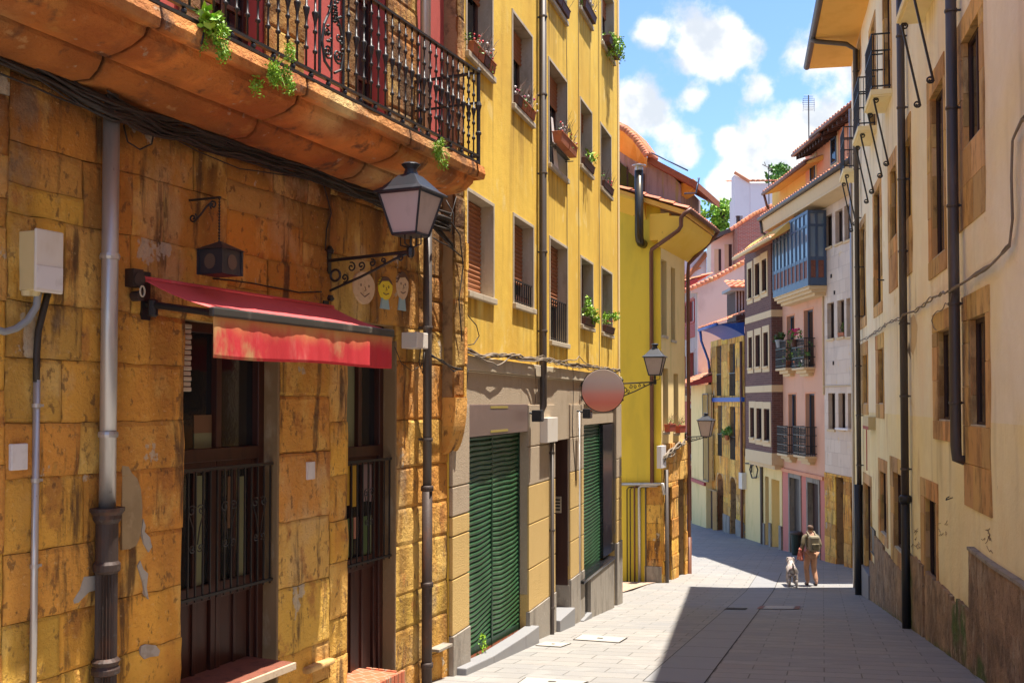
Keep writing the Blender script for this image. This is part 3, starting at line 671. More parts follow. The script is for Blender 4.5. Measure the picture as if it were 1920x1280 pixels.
# upper stone surrounds and quoin
mb = MB(LA)
for a, b in ((493, 566), (640, 662), (722, 779), (330, 397), (200, 262)):
    mb.cut(); q = R(a, b); ashlar(mb, q[0], q[1], zfl, zfl + 2.9, [], v=.03, bw=(1, 2), ch=(.5, .8), rel=(.004, .015))
mb.cut(); q = R(833, 900); ashlar(mb, q[0], uE + .03, zfl - .1, 8.8, [], v=.16, bw=(1, 2), ch=(.5, .8), rel=(.004, .015))
mb.build_each('surround_stone', stone, stoneh, recalc=False)
mb = MB(LA); mb.box(q[0] + .005, uE + .026, -.02, .15, zfl - .5, 8.8); mb.build('quoin_core', mortar, stoneh)
# corner pier: chamfer stones jutting over a curved corbel
mb = MB(LA); ua, ub = LA.uz(826, 600)[0], uE + .03
zc0, zc1 = LA.uz(850, 850)[1], LA.uz(850, 745)[1]
mb.m = 1; mb.box(ua + .01, ub - .012, -.02, .15, zc1, ZS + .4); mb.m = 0
ashlar(mb, ua, ub, zc1, ZS + .4, [], v=.165, bw=(.3, .7), ch=(.26, .42), rel=(.01, .05))
for z0_, z1_ in ((zc1, ZS + .4),):      # far side of the pier (faces down the street)
    z = z0_
    while z < z1_: 
        h = random.uniform(.26, .42); mb.t = rt(); mb.box(ub - .05, ub + random.uniform(.0, .02), -.1, .185 + random.uniform(0, .02), z + .006, min(z + h, z1_)); z += h
mb.t = rt(); n = 14; prof = []
for i in range(n + 1):
    f = i / n; prof.append((.175 * (1 - (1 - f) ** 2) ** .5 + .01, zc0 + (zc1 - zc0) * f))
for (va, za), (vb, zb_) in zip(prof, prof[1:]):
    if abs(za - (zc0 + zc1) / 2) < .03: mb.t = rt(.8, 1.1)
    mb.hexa([(ua, -.02, za), (ub - .0, -.02, za), (ub, va + .012, za), (ua, va, za), (ua, -.02, zb_), (ub, -.02, zb_), (ub, vb + .012, zb_), (ua, vb, zb_)])
mb.build('corner_pier', [stone, mortar], stoneh)
# plaster patches left on the stones (real raised skins)
def skin_patch(pts, m, name='plaster_patch', v=.034):
    mb = MB(LA); P = [LA.uz(x, y) for x, y in pts]; mb.poly([(u, v, z) for u, z in P])
    n = len(P)
    for i in range(n): a, b = P[i], P[(i + 1) % n]; mb.quad((a[0], v, a[1]), (b[0], v, b[1]), (b[0], -.01, b[1]), (a[0], -.01, a[1]))
    mb.build(name, m, stoneh)
plp = mat('buff_render_patch', (.36, .26, .14), .9, layers=[(4, .6, (.26, .18, .09), .48, .64, .7), (2, .4, (.14, .16, .04), .6, .68, .5), (11, 1, (.46, .34, .2), .58, .7, .5)], bump=(24, .5, .01))
jambm = mat('brown_cement', (.22, .14, .065), .9, layers=[(5, .4, (.34, .26, .16), .52, .66, .7)], bump=(24, .6, .012))
plg = mat('grey_render_patch', (.40, .36, .31), .9, layers=[(9, 1, (.28, .24, .19), .5, .66, .7)], bump=(30, .5, .008))
skin_patch([(222, 872), (234, 874), (240, 886), (250, 896), (257, 915), (260, 950), (259, 985), (254, 1010), (248, 1022), (236, 1028), (222, 1030)], plp)
skin_patch([(262, 972), (266, 985), (264, 996), (274, 1006), (278, 1024), (272, 1034), (263, 1018), (259, 995)], plg)
skin_patch([(256, 1050), (262, 1066), (271, 1074), (268, 1100), (272, 1122), (266, 1114), (261, 1090), (251, 1060)], plg)
skin_patch([(258, 1210), (266, 1206), (285, 1208), (293, 1218), (290, 1228), (274, 1230), (264, 1234), (256, 1226)], plg)
skin_patch([(130, 1124), (136, 1114), (143, 1104), (150, 1080), (176, 1078), (178, 1104), (160, 1108), (150, 1118), (140, 1128), (132, 1130)], plg)
# jambs of pale cement
for r in (d1, d2):
    mb = MB(LA); mb.box(r[1] - .012, r[1] + .012, -.2, .030, r[2], r[3] - .15); mb.build('cement_jamb', jambm, stoneh, bevel=.01)
# ---- doors
def scrollwork(mb, u, v, z, s=1, m=1):
    for sx in (-1, 1):
        mb.tube(scroll((u + sx * .04 * s, v, z + .10 * s), .005, .034 * s, 0 if sx > 0 else pi, 1.4 * sx, (1, 0, 0), (0, 0, 1)), .005, 5)
        mb.tube(scroll((u + sx * .035 * s, v, z - .12 * s), .004, .026 * s, 0 if sx > 0 else pi, -1.4 * sx, (1, 0, 0), (0, 0, 1)), .005, 5)
        mb.tube([(u + sx * .07 * s, v, z + .10 * s), (u + sx * .03 * s, v, z), (u + sx * .012 * s, v, z - .1 * s)], .005, 5)
def old_door(r, y_tran, y_lock, pxl, leaves_n, label, pans):
    u0, u1, z0, z1 = r; vd = -.2; yl, yt = LA.uz(pxl, y_lock)[1], LA.uz(pxl, y_tran)[1]
    mb = MB(LA); j = .075
    u1 -= .012
    mb.box(u0, u0 + j, vd, vd + .09, z0, z1); mb.box(u1 - j, u1, vd, vd + .09, z0, z1); mb.box(u0 + j, u1 - j, vd, vd + .09, z1 - j, z1)
    mb.box(u0 + j, u1 - j, vd, vd + .1, yt - .05, yt + .05)
    d = mb.build('door', wood, stoneh, bevel=.006); d['label'] = label
    a, b = u0 + j, u1 - j; n = leaves_n; wl = (b - a) / n
    for i in range(n):
        x0, x1 = a + i * wl + .004, a + (i + 1) * wl - .004; mb = MB(LA); t = .05
        mb.box(x0, x0 + t, vd + .01, vd + .06, z0, yt - .05); mb.box(x1 - t, x1, vd + .01, vd + .06, z0, yt - .05)
        mb.box(x0 + t, x1 - t, vd + .01, vd + .06, yl - .07, yl + .05); mb.box(x0 + t, x1 - t, vd + .01, vd + .06, z0, z0 + .72); mb.box(x0 + t, x1 - t, vd + .01, vd + .06, yt - .13, yt - .05)
        npn = 2 if n == 2 else 3
        pw = (x1 - x0 - 2 * t) / npn
        for k in range(npn):
            p0, p1 = x0 + t + k * pw, x0 + t + (k + 1) * pw
            mb.box(p0 + .012, p1 - .012, vd + .015, vd + .035, z0 + .7, yl - .06)
            if k: mb.box(p0 - .016, p0 + .016, vd + .01, vd + .055, z0 + .7, yl - .06); mb.box(p0 - .014, p0 + .014, vd + .012, vd + .05, yl + .04, yt - .12)
        l = mb.build('door_leaf', wood, d, bevel=.004)
    mb = MB(LA); mb.box(a, b, vd + .012, vd + .028, yl, yt); mb.box(a, b, vd + .012, vd + .028, yt + .04, z1 - j); mb.build('pane', glass, d)
    for (x0, x1, y0, y1, m) in pans:
        q = LA.rect(x0, x1, y0, y1, vd + .05); mb = MB(LA); mb.box(q[0], q[1], vd + .0285, vd + .034, q[2], q[3]); mb.build('curtain', m, d)
    mb = MB(LA); mid = (a + b) / 2; mb.box(mid - .03, mid + .03, vd + .01, vd + .08, yt + .05, z1 - j); mb.build('fanlight_mullion', wood, d, bevel=.004)
    return d, a, b, yl, yt, vd
cy = mat('curtain_ochre', (.46, .26, .02), .8); cg = mat('curtain_green', (.07, .11, .035), .8); cr = mat('curtain_rose', (.36, .16, .10), .8); cp = mat('curtain_mauve', (.22, .15, .14), .8); cl_ = mat('blind_pale_green', (.17, .17, .085), .8); cb = mat('curtain_brown', (.14, .07, .03), .8)
D1 = old_door(d1, 858, 1128, 345, 2, 'dark red wooden door with slatted lower panels under the awning', [(367, 416, 778, 812, cb), (367, 416, 812, 846, cl_), (362, 382, 893, 1100, cl_), (398, 412, 893, 1030, cl_), (430, 440, 893, 990, cb), (452, 462, 893, 1080, cl_)])
D2 = old_door(d2, 850, 1068, 652, 1, 'narrow dark wooden door with coloured curtains behind its grille', [(652, 668, 680, 838, cl_), (652, 662, 873, 948, cy), (664, 674, 872, 950, cy), (684, 694, 870, 940, cp), (696, 705, 870, 940, cp), (654, 664, 972, 1045, cg), (666, 674, 970, 1010, cr), (684, 692, 968, 1040, cg), (697, 704, 965, 1040, cl_)])
def grille(r, yt, yb, px, ext, name, nb, sc):
    u0, u1 = r[0], r[1]; zt, zb_ = LA.uz(px, yt, .02)[1], LA.uz(px, yb, .02)[1]; v = .0 - .03; mb = MB(LA)
    mb.box(u0 - .01, u1 - .02, v - .006, v + .022, zt - .012, zt + .012); mb.box(u0 - .01, u1 - .02, v - .006, v + .022, zb_ - .01, zb_ + .01)
    mb.box(u0, u0 + .02, -.16, v, zt - .01, zt + .008); mb.box(u0, u0 + .02, -.16, v, zb_ - .01, zb_ + .01)
    for i in range(nb + 1):
        x = u0 + .02 + (u1 - u0 - .06) * i / nb; mb.box(x - .006, x + .006, v, v + .012, zb_ - .03, zt)
    for i in range(sc):
        scrollwork(mb, u0 + (u1 - u0) * (i + .5) / sc, v + .01, zb_ + (zt - zb_) * .55, 1.25)
    mb.build(name, iron, stoneh)
grille(d1, 884, 1130, 343, .1, 'door_grille', 13, 3)
grille(d2, 868, 1064, 652, .1, 'door_grille', 8, 1)
q = LA.rect(341, 368, 604, 734, .0); mb = MB(LA); n = 13; h = (q[3] - q[2]) / n
for i in range(n): mb.box(q[0] + .01, q[1] - .0, -.09, -.04 - (i % 2) * .006, q[2] + i * h + .003, q[2] + (i + 1) * h - .003)
mb.build('blind_slats', beltslat, stoneh, bevel=.006)
# ---- drain pipes
ux = LA.uz(205, 600, .1)[0]; zt_ = LA.uz(205, 222, .1)[1]; zk = LA.uz(205, 945, .1)[1]
dp = drainpipe(LA, stoneh, [(ux, .1, zk - .05), (ux, .1, zt_)], .052, zinc)
mb = MB(LA); mb.smooth = True; mb.tube([(ux, .1, zt_ - .02), (ux, .1, zt_ + .55)], .046, 12); mb.build('pipe_top', castiron, dp)
mb = MB(LA); pr = [(.075, 0), (.095, .02), (.082, .05), (.07, .08), (.07, 1.1)]
zl = gz(0, 6) - .3
mb.lathe((ux, .1, zk - .02), [(.066, -.42), (.085, -.40), (.085, -.36), (.07, -.34), (.07, -.10), (.088, -.07), (.088, -.045), (.108, -.02), (.108, .0)], 20)
nfl = 20; rings = []
for zz in (zl, zk - .44):
    rings.append([mb.v(ux + (.068 if k % 2 else .056) * cos(2 * pi * k / (2 * nfl)), .1 + (.068 if k % 2 else .056) * sin(2 * pi * k / (2 * nfl)), zz) for k in range(2 * nfl)])
for k in range(2 * nfl): k2 = (k + 1) % (2 * nfl); mb.f(rings[0][k], rings[0][k2], rings[1][k2], rings[1][k])
mb.lathe((ux, .1, LA.uz(205, 1250, .1)[1]), [(.07, -.04), (.088, -.03), (.088, .0), (.076, .02), (.09, .05), (.07, .07)], 20)
mb.build('cast_iron_shoe', castiron, dp)
ux = LA.uz(798, 800, .1)[0]
zj = LA.uz(798, 915, .1)[1]
dp = drainpipe(LA, stoneh, [(ux, .12, zj), (ux, .12, ZS + .02)], .046, greypipe)
mb = MB(LA); mb.smooth = True; mb.tube([(ux, .12, gz(0, 10) - .1), (ux, .12, zj + .03)], .054, 14)
for yy in (915, 1095, 1245): mb.lathe((ux, .12, LA.uz(798, yy, .1)[1]), [(.054, -.03), (.066, -.02), (.066, .02), (.054, .03)], 14)
mb.build('iron_shoe', castiron, dp)
ux = LA.uz(801, 100, .12)[0]; drainpipe(LA, stoneh, [(ux, .10, zfl), (ux, .10, 8.8)], .055, zinc, clamps=False)
# ---- upper doors
for r in ud:
    window(LA, stoneh, r, dep=.2, sur=None, frm=redw if False else wood, mull=1, trans=2, pane=glass, fw=.07)
# ---- balcony
u0b, u1b = LA.uy(3.2), LA.uy(10.27); V = .80
mb = MB(LA)
prof = [(-.02, ZS - .09), (.10, ZS - .085), (.20, ZS - .07), (.29, ZS - .035), (.345, ZS + .012), (.355, ZS + .05), (.39, ZS + .052), (.40, ZS + .015), (.44, ZS + .01), (.53, ZS + .02), (.62, ZS + .055), (.685, ZS + .115), (.70, ZS + .165), (.745, ZS + .168), (.755, ZS + .145), (V, ZS + .15), (V + .014, ZS + .20), (V, ZS + .275), (-.02, ZS + .285)]
U = []; x = u0b
joints = [LA.uz(x, y, .8)[0] for x, y in ((303, 60), (580, 165), (770, 270))]
while x < u1b: U.append(x); x += .06
for j in joints: U += [j - .02, j - .011, j - .006, j, j + .006, j + .011, j + .02]
U = sorted(U); U.append(u1b)
def pj(v, z, x):
    w = noise.noise(Vector((x * 1.7, v * 4, z * 2))) * .014 + noise.noise(Vector((x * 7, v * 9, z * 7))) * .007
    g = min(abs(x - j) for j in joints)
    w -= .05 * exp(-(g / .008) ** 2) if v > .1 else 0
    if v > .7: w -= max(0, noise.noise(Vector((x * 2.2, 3, 1)))) * .05 + (.01 if noise.noise(Vector((x * 5, 9, 1))) > .2 else 0)
    return w
rows = []
for x in U:
    near_end = max(0, 1 - (u1b - x) / .16)
    row = []
    for v, z in prof:
        w = pj(v, z, x) if v > 0 else 0
        zz = z - w * .8
        if x == u1b: zz = z + (0 if z > ZS + .25 else .0)
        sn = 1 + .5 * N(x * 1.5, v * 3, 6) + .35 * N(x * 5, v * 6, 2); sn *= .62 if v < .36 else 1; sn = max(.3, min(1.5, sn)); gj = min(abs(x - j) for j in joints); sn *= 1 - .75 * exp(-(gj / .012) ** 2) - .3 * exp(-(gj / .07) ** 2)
        pl = max(0, N(x * 1.1, v * 2, 30) - .12) * 2.2 + (.25 if v > .76 else 0)  # random pale patches; front edge paler, its sunlit look put into the tint
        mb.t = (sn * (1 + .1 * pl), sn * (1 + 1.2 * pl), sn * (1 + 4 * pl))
        row.append(mb.v(x + (.05 * sin(v * 9) if .1 < v < .74 and x < u1b - .1 else 0), v + w, zz))
    rows.append(row)
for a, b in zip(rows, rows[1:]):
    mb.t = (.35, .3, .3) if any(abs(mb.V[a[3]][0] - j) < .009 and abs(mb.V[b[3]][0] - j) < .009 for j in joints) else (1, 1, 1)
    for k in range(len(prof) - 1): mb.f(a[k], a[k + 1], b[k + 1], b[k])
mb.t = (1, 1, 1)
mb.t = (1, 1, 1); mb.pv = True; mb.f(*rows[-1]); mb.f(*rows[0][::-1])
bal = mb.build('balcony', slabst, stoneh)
# end return moulding: the same profile carried round the end of the slab
mb = MB(LA)
for (va, za), (vb, zb_) in zip(prof[1:-2], prof[2:-1]):
    ea, eb = max(0, (va - .16)) * .22, max(0, (vb - .16)) * .22
    mb.quad((u1b - .01, -.02, za), (u1b + ea, -.02, za), (u1b + eb, -.02, zb_), (u1b - .01, -.02, zb_))
    mb.quad((u1b + ea, -.02, za), (u1b + ea, va, za), (u1b + eb, vb, zb_), (u1b + eb, -.02, zb_)); mb.quad((u1b - .01, va, za), (u1b + ea, va, za), (u1b + eb, vb, zb_), (u1b - .01, vb, zb_))
mb.quad((u1b - .01, -.02, ZS + .275), (u1b + .14, -.02, ZS + .275), (u1b + .14, V, ZS + .275), (u1b - .01, V, ZS + .275)); mb.build('slab_end', slabst, bal)
zr0, zr1 = zfl + .11, zfl + .92; vr = V - .035; ue = u1b + .08; us = LA.uz(285, 5, vr)[0] - 1.2
mb = MB(LA)
mb.box(us, ue, vr - .02, vr + .02, zr1, zr1 + .022); mb.box(us, ue, vr - .016, vr + .016, zr0 - .03, zr0 - .008); mb.box(us, ue, vr - .02, vr + .02, zfl + .012, zfl + .034)
mb.box(ue - .02, ue + .02, 0, vr, zr1, zr1 + .022); mb.box(ue - .016, ue + .016, 0, vr, zr0 - .03, zr0 - .008); mb.box(ue - .016, ue + .016, .15, vr, zfl + .012, zfl + .034)
mb.box(ue - .012, ue + .012, 0, vr, zr1 - .30, zr1 - .28)
mb.lathe((ue, vr, zfl), [(.02, 0), (.02, .3), (.03, .31), (.03, .33), (.02, .34), (.02, .55), (.034, .60), (.02, .64), (.02, .92), (.028, .95), (.012, .985)], 10)
mb.build('railing', iron, bal)
bp = [(.0085, 0), (.0085, .12), (.019, .13), (.019, .145), (.0085, .155), (.0085, .27), (.018, .28), (.018, .295), (.0085, .305), (.012, .36), (.026, .42), (.026, .435), (.01, .445), (.01, .46), (.0085, .46), (.0085, .55), (.018, .56), (.018, .575), (.0085, .585), (.0085, .69), (.018, .70), (.018, .715), (.0085, .725), (.0085, .81)]
proto = None; med = LA.uz(622, 80, vr)[0]; x = ue - .11; k = 0
while x > us:
    if abs(x - med) > .17:
        if proto is None:
            mb = MB(LA); mb.smooth = True; mb.lathe((x, vr, zr0), bp, 8); proto = mb.build('baluster', iron, bal); px0 = x
        else: copy_of(proto, bal, (x - px0, 0, 0))
    x -= .112; k += 1
for v in [vr - .11 * (i + 1) for i in range(6)]:
    copy_of(proto, bal, (ue - px0, -(v - vr), 0))
# foot studs between the two lower rails
mb = MB(LA); x = ue - .16
mb.lathe((x, vr, zfl + .03), [(.008, 0), (.02, .02), (.02, .035), (.008, .055)], 6); st = mb.build('foot_stud', iron, bal); k = 1
while x - .224 * k > us: copy_of(st, bal, (-.224 * k, 0, 0)); k += 1
# ornate medallion
mb = MB(LA)
zc = (zr0 + zr1) / 2
for sx in (-1, 1):
    mb.tube([(med + sx * .16, vr, zr0), (med + sx * .16, vr, zr1)], .012, 6)
    lyre = [(med + sx * .02, zr0 + .05), (med + sx * .11, zr0 + .10), (med + sx * .145, zr0 + .24), (med + sx * .12, zr0 + .38), (med + sx * .05, zr0 + .50), (med + sx * .02, zr0 + .60), (med + sx * .06, zr0 + .72), (med + sx * .12, zr0 + .78)]
    mb.tube([(a, vr + .012, b) for a, b in lyre], .011, 6)
    mb.tube(scroll((med + sx * .065, vr + .012, zr0 + .19), .008, .055, pi / 2, 1.6 * sx, (1, 0, 0), (0, 0, 1)), .009, 6)
    mb.tube(scroll((med + sx * .075, vr + .012, zr0 + .33), .006, .04, pi / 2, -1.4 * sx, (1, 0, 0), (0, 0, 1)), .007, 6)
    mb.tube(scroll((med + sx * .07, vr + .012, zr0 + .66), .006, .045, -pi / 2, -1.5 * sx, (1, 0, 0), (0, 0, 1)), .008, 6)
    for i in range(14): mb.lathe((med + sx * random.uniform(.02, .12), vr + .02, zr0 + random.uniform(.12, .76)), [(.004, -.012), (.015, 0), (.004, .012)], 6)
mb.tube([(med, vr, zr0), (med, vr, zr1)], .009, 6)
for i in range(16): a = random.uniform(0, 6.3); mb.lathe((med + .05 * cos(a) * random.random(), vr + .025, zr0 + .5 + .06 * sin(a)), [(.004, -.014), (.018, 0), (.004, .014)], 6)
mb.build('scroll_medallion', iron, bal)

# ---- things fixed to the stone house
def lantern(fr, name, wallpx, lamp_px, y_bar, y_wt, y_wb, y_top, y_bot, y_gb, label, L=None, group=None, wpx_v=0):
    """wall bracket with scrolls carrying a four sided lantern"""
    uw, zb_ = fr.uz(wallpx, y_bar); zt = fr.uz(wallpx, y_wt)[1]; zbm = fr.uz(wallpx, y_wb)[1]
    # arm length so that the lantern lands at lamp_px
    lo, hi = .2, 2.5
    def proj(v, z): 
        p = fr.w(uw, v, z) - Vector((0, 0, EYE)); zc = p.y * cos(PITCH) + p.z * sin(PITCH); return 960 + FPX * p.x / zc
    for _ in range(40):
        m = (lo + hi) / 2
        if proj(m, zb_) < lamp_px: lo = m
        else: hi = m
    L = lo; p = fr.w(uw, L, 0); dist = p.y
    Z = lambda py: EYE + (HOR - py) / FPX * dist * (1 + PITCH * (HOR - py) / FPX)
    th = thing(name, fr, uw, 0, zb_, label, 'street lamp', group)
    mb = MB(fr)
    mb.box(uw - .025, uw + .025, 0, .03, zbm, zt); mb.lathe((uw, .03, zbm - .02), [(.03, -.02), (.045, 0), (.03, .03)], 8); mb.lathe((uw, .03, zt), [(.03, -.03), (.04, 0), (.015, .04)], 8)
    z1 = zb_ + .03
    mb.tube([(uw, .02, zb_), (uw, L, z1)], .015, 8); mb.tube([(uw, .03, zbm + .05), (uw, L * .42, zb_ - (zb_ - zbm) * .5), (uw, L * .8, zb_ - .03), (uw, L, z1)], .012, 6)
    H = zb_ - zbm
    mb.tube(scroll((uw, .09, zb_ - H * .42), .055 * H / .35, .055 * H / .35, 0, 1, (0, 1, 0), (0, 0, 1), 14), .011, 6)
    for cv, cz, r, tn in ((L * .30, .07, .045, 1.3), (L * .42, .06, .04, -1.3), (L * .55, .045, .035, 1.3), (L * .68, .03, .025, -1.2), (L * .22, .16, .04, -1.3)):
        mb.tube(scroll((uw, cv, zb_ - cz), .006, r, 0, tn, (0, 1, 0), (0, 0, 1), 16), .0075, 5)
    mb.tube(scroll((uw, L * .88, z1 - .05), .006, .035, pi / 2, 1.3, (0, 1, 0), (0, 0, 1), 16), .0075, 5)
    mb.lathe((uw, L, z1), [(.02, -.05), (.034, -.03), (.034, .03), (.02, .05)], 8)
    mb.build('bracket', iron, th)
    gb, gt, tp = Z(y_bot), Z(y_gb), Z(y_top)
    mb = MB(fr)       # cradle
    for sx, sy in ((1, 0), (-1, 0), (0, 1), (0, -1)): mb.tube([(uw, L, z1 + .03), (uw + sx * .10, L + sy * .10, z1 + .06), (uw + sx * .10, L + sy * .10, gb)], .007, 5)
    mb.tube([(uw, L, z1), (uw, L, gb)], .010, 6); mb.build('cradle', iron, th)
    hb, ht = .115, .20; hh = gt - gb
    mb = MB(fr); sg = [(-1, -1), (1, -1), (1, 1), (-1, 1)]
    for i in range(4):
        a, b = sg[i], sg[(i + 1) % 4]
        mb.tube([(uw + a[0] * hb, L + a[1] * hb, gb), (uw + a[0] * ht, L + a[1] * ht, gt)], .011, 4)
        mb.tube([(uw + a[0] * hb, L + a[1] * hb, gb), (uw + b[0] * hb, L + b[1] * hb, gb)], .012, 4); mb.tube([(uw + a[0] * ht, L + a[1] * ht, gt), (uw + b[0] * ht, L + b[1] * ht, gt)], .014, 4)
    mb.box(uw - hb, uw + hb, L - hb, L + hb, gb - .012, gb + .004)
    mb.build('lantern_frame', lampm, th)
    mb = MB(fr); i0 = [mb.v(uw + a * (hb - .006), L + b * (hb - .006), gb + .005) for a, b in sg]; i1 = [mb.v(uw + a * (ht - .006), L + b * (ht - .006), gt - .002) for a, b in sg]
    for i in range(4): j = (i + 1) % 4; mb.f(i0[i], i0[j], i1[j], i1[i])
    mb.build('lamp_glass', lampgl, th)
    mb = MB(fr); rr = (tp - gt); e = ht + .035
    lv = [(e, 0), (e, .012), (ht - .02, rr * .18), (.075, rr * .60)]
    R_ = [[mb.v(uw + a * h, L + b * h, gt + z) for a, b in sg] for h, z in lv]
    for A, B in zip(R_, R_[1:]):
        for i in range(4): j = (i + 1) % 4; mb.f(A[i], A[j], B[j], B[i])
    mb.f(*R_[0][::-1]); mb.f(*R_[-1])
    mb.lathe((uw, L, gt + rr * .58), [(.075, 0), (.06, rr * .10), (.05, rr * .22), (.075, rr * .33), (.085, rr * .36), (.055, rr * .42)], 14)
    for a, b in sg: mb.lathe((uw + a * ht * .8, L + b * ht * .8, gt + rr * .12), [(.004, 0), (.008, .015), (.003, .035)], 6)
    mb.build('lantern_roof', lampm, th, bevel=.003)
    return th
G_L = 'black lantern street lamps on iron brackets'
lantern(LA, 'street_lamp', 613, 770, 489, 470, 556, 306, 441, 366, 'nearest and largest black lantern, on the scrolled bracket of the ochre stone wall', group=G_L)

def wallbox(fr, name, x0, x1, yt, yb, dep, m, label, cat, bev=.006, group=None):
    q = fr.rect(x0, x1, yt, yb, dep); mb = MB(fr); mb.box(q[0], q[1], 0, dep, q[2], q[3])
    o = mb.build(name, m, None, at=((q[0] + q[1]) / 2, 0, q[2]), bevel=bev); tag(o, label, cat, group); return o, q
def ebox():
    q = LA.rect(69, 118, 427, 546, .17); th = thing('electrical_box', LA, (q[0] + q[1]) / 2, 0, q[2], 'weathered pale meter box fixed high on the stone wall at the left edge', 'electrical box')
    mb = MB(LA); mb.box(q[0], q[1], 0, .15, q[2] + .01, q[3] - .01); mb.build('case', boxy, th, bevel=.008)
    mb = MB(LA); mb.box(q[0] - .006, q[1] + .006, .15, .17, q[2], q[3]); mb.build('lid', boxw, th, bevel=.008)
    zz = q[2] + (q[3] - q[2]) * .42; mb = MB(LA); mb.box(q[0], q[1], .1695, .174, q[2] + .02, zz); mb.build('lower_flap', paper, th, bevel=.003)
    mb = MB(LA); mb.lathe((q[1] - .12, .08, q[2] - .02), [(.03, 0), (.035, .03)], 10); mb.lathe((q[0] + .03, .06, q[2] - .02), [(.03, 0), (.035, .03)], 10); mb.build('gland', boxy, th)
    return q
q = ebox()
cables(LA, 'corrugated_conduit', [([(72, 545, .09), (68, 575, .09), (52, 600, .08), (30, 616, .07), (8, 622, .07), (-25, 612, .07)], .021)], 'grey corrugated conduit curving out of the pale meter box', greypl, wob=0, seg=10)
cables(LA, 'rising_cable', [([(90, 548, .07), (82, 580, .07), (72, 620, .05), (69, 660, .045), (68, 716, .045)], .020)], 'thick black cable hanging from the pale meter box', cable, wob=0, seg=8)
u_, z_ = LA.uz(69, 712, .045); th = thing('conduit_pipe', LA, u_, .045, z_, 'thin grey steel conduit rising beside the white plate at the left edge', 'pipe')
mb = MB(LA); mb.smooth = True; mb.tube([(u_, .045, gz(0, 6) - .2), (u_, .045, z_)], .021, 12); mb.build('tube', zinc, th)
mb = MB(LA)
for yy in (760, 900, 1060): mb.cut(); z2 = LA.uz(69, yy, .045)[1]; mb.lathe((u_, .045, z2), [(.026, -.012), (.026, .012)], 12); mb.box(u_ - .01, u_ + .05, 0, .05, z2 - .008, z2 + .008)
mb.build_each('clip', zinc, th)
wallbox(LA, 'wall_plate', 22, 53, 832, 882, .05, paper, 'square white blank plate on the stone wall at the left edge', 'plate')
wallbox(LA, 'wall_plate', 577, 591, 866, 899, .045, paper, 'small white upright plate on the pier between the two wooden doors', 'plate', .002)
wallbox(LA, 'junction_box', 782, 803, 622, 652, .20, boxw, 'small pale junction box on the grey drainpipe of the stone house', 'junction box', .008)
# small hanging lantern on its scroll bracket
uw, zt = LA.uz(352, 376); th = thing('hanging_lantern', LA, uw, 0, zt, 'small black boxy lantern hanging from a curled iron bracket above the awning', 'lantern')
L = .30; mb = MB(LA); zb_ = LA.uz(352, 420)[1]; H = zt - zb_
mb.box(uw - .008, uw + .008, 0, .015, zb_, zt); mb.box(uw - .008, uw + .008, 0, L, zt - .008, zt + .006)
mb.tube(scroll((uw, .05, zb_ + .04), .008, .035, -pi / 2, 1.4, (0, 1, 0), (0, 0, 1)), .007, 5); mb.tube([(uw, .06, zb_ + .012), (uw, .12, zb_ + .06), (uw, .17, zt - .06), (uw, .23, zt - .02)], .008, 5)
mb.tube(scroll((uw, .235, zt - .05), .008, .032, pi / 2, 1.4, (0, 1, 0), (0, 0, 1)), .007, 5); mb.build('bracket', iron, th)
ztop = LA.uz(405, 450, L)[1]; zl0 = LA.uz(405, 515, L)[1]
mb = MB(LA); z = zt
while z > ztop: mb.lathe((uw, L - .01, z - .024), [(.003, 0), (.009, .012), (.003, .024)], 5); z -= .022
mb.build('chain', iron, th)
w_ = .105; mb = MB(LA); zr = zl0 + (ztop - zl0) * .72
mb.box(uw - w_, uw + w_, L - w_, L + w_, zl0, zl0 + .012)
for a in (-1, 1):
    for b in (-1, 1): mb.box(uw + a * w_ - .009, uw + a * w_ + .009, L + b * w_ - .009, L + b * w_ + .009, zl0, zr)
for a in (-1, 1):
    mb.box(uw + a * w_ * .97 - .003, uw + a * w_ * .97 + .003, L - w_, L + w_, zl0, zr)
    mb.box(uw - w_, uw + w_, L + a * w_ * .97 - .003, L + a * w_ * .97 + .003, zl0, zr)
mb.build('case', lampm, th)
mb = MB(LA); e = w_ + .02; i0 = [mb.v(uw + a * e, L + b * e, zr) for a, b in ((-1, -1), (1, -1), (1, 1), (-1, 1))]; t = mb.v(uw, L, ztop)
for i in range(4): mb.f(i0[i], i0[(i + 1) % 4], t)
mb.f(*i0[::-1]); mb.build('lid', lampm, th)
P = []; mb = MB(LA); zc_ = (zl0 + zr) / 2
mb.cut(); mb.poly([(uw + .05 * cos(a * pi / 8), L + w_ + .004, zc_ + .055 * sin(a * pi / 8)) for a in range(16)]); mb.cut(); mb.poly([(uw - w_ - .004, L + .05 * cos(a * pi / 8), zc_ + .055 * sin(a * pi / 8)) for a in range(16)])
mb.build_each('round_pane', mat('dim_brown_glass', (.10, .07, .05), .3), th)
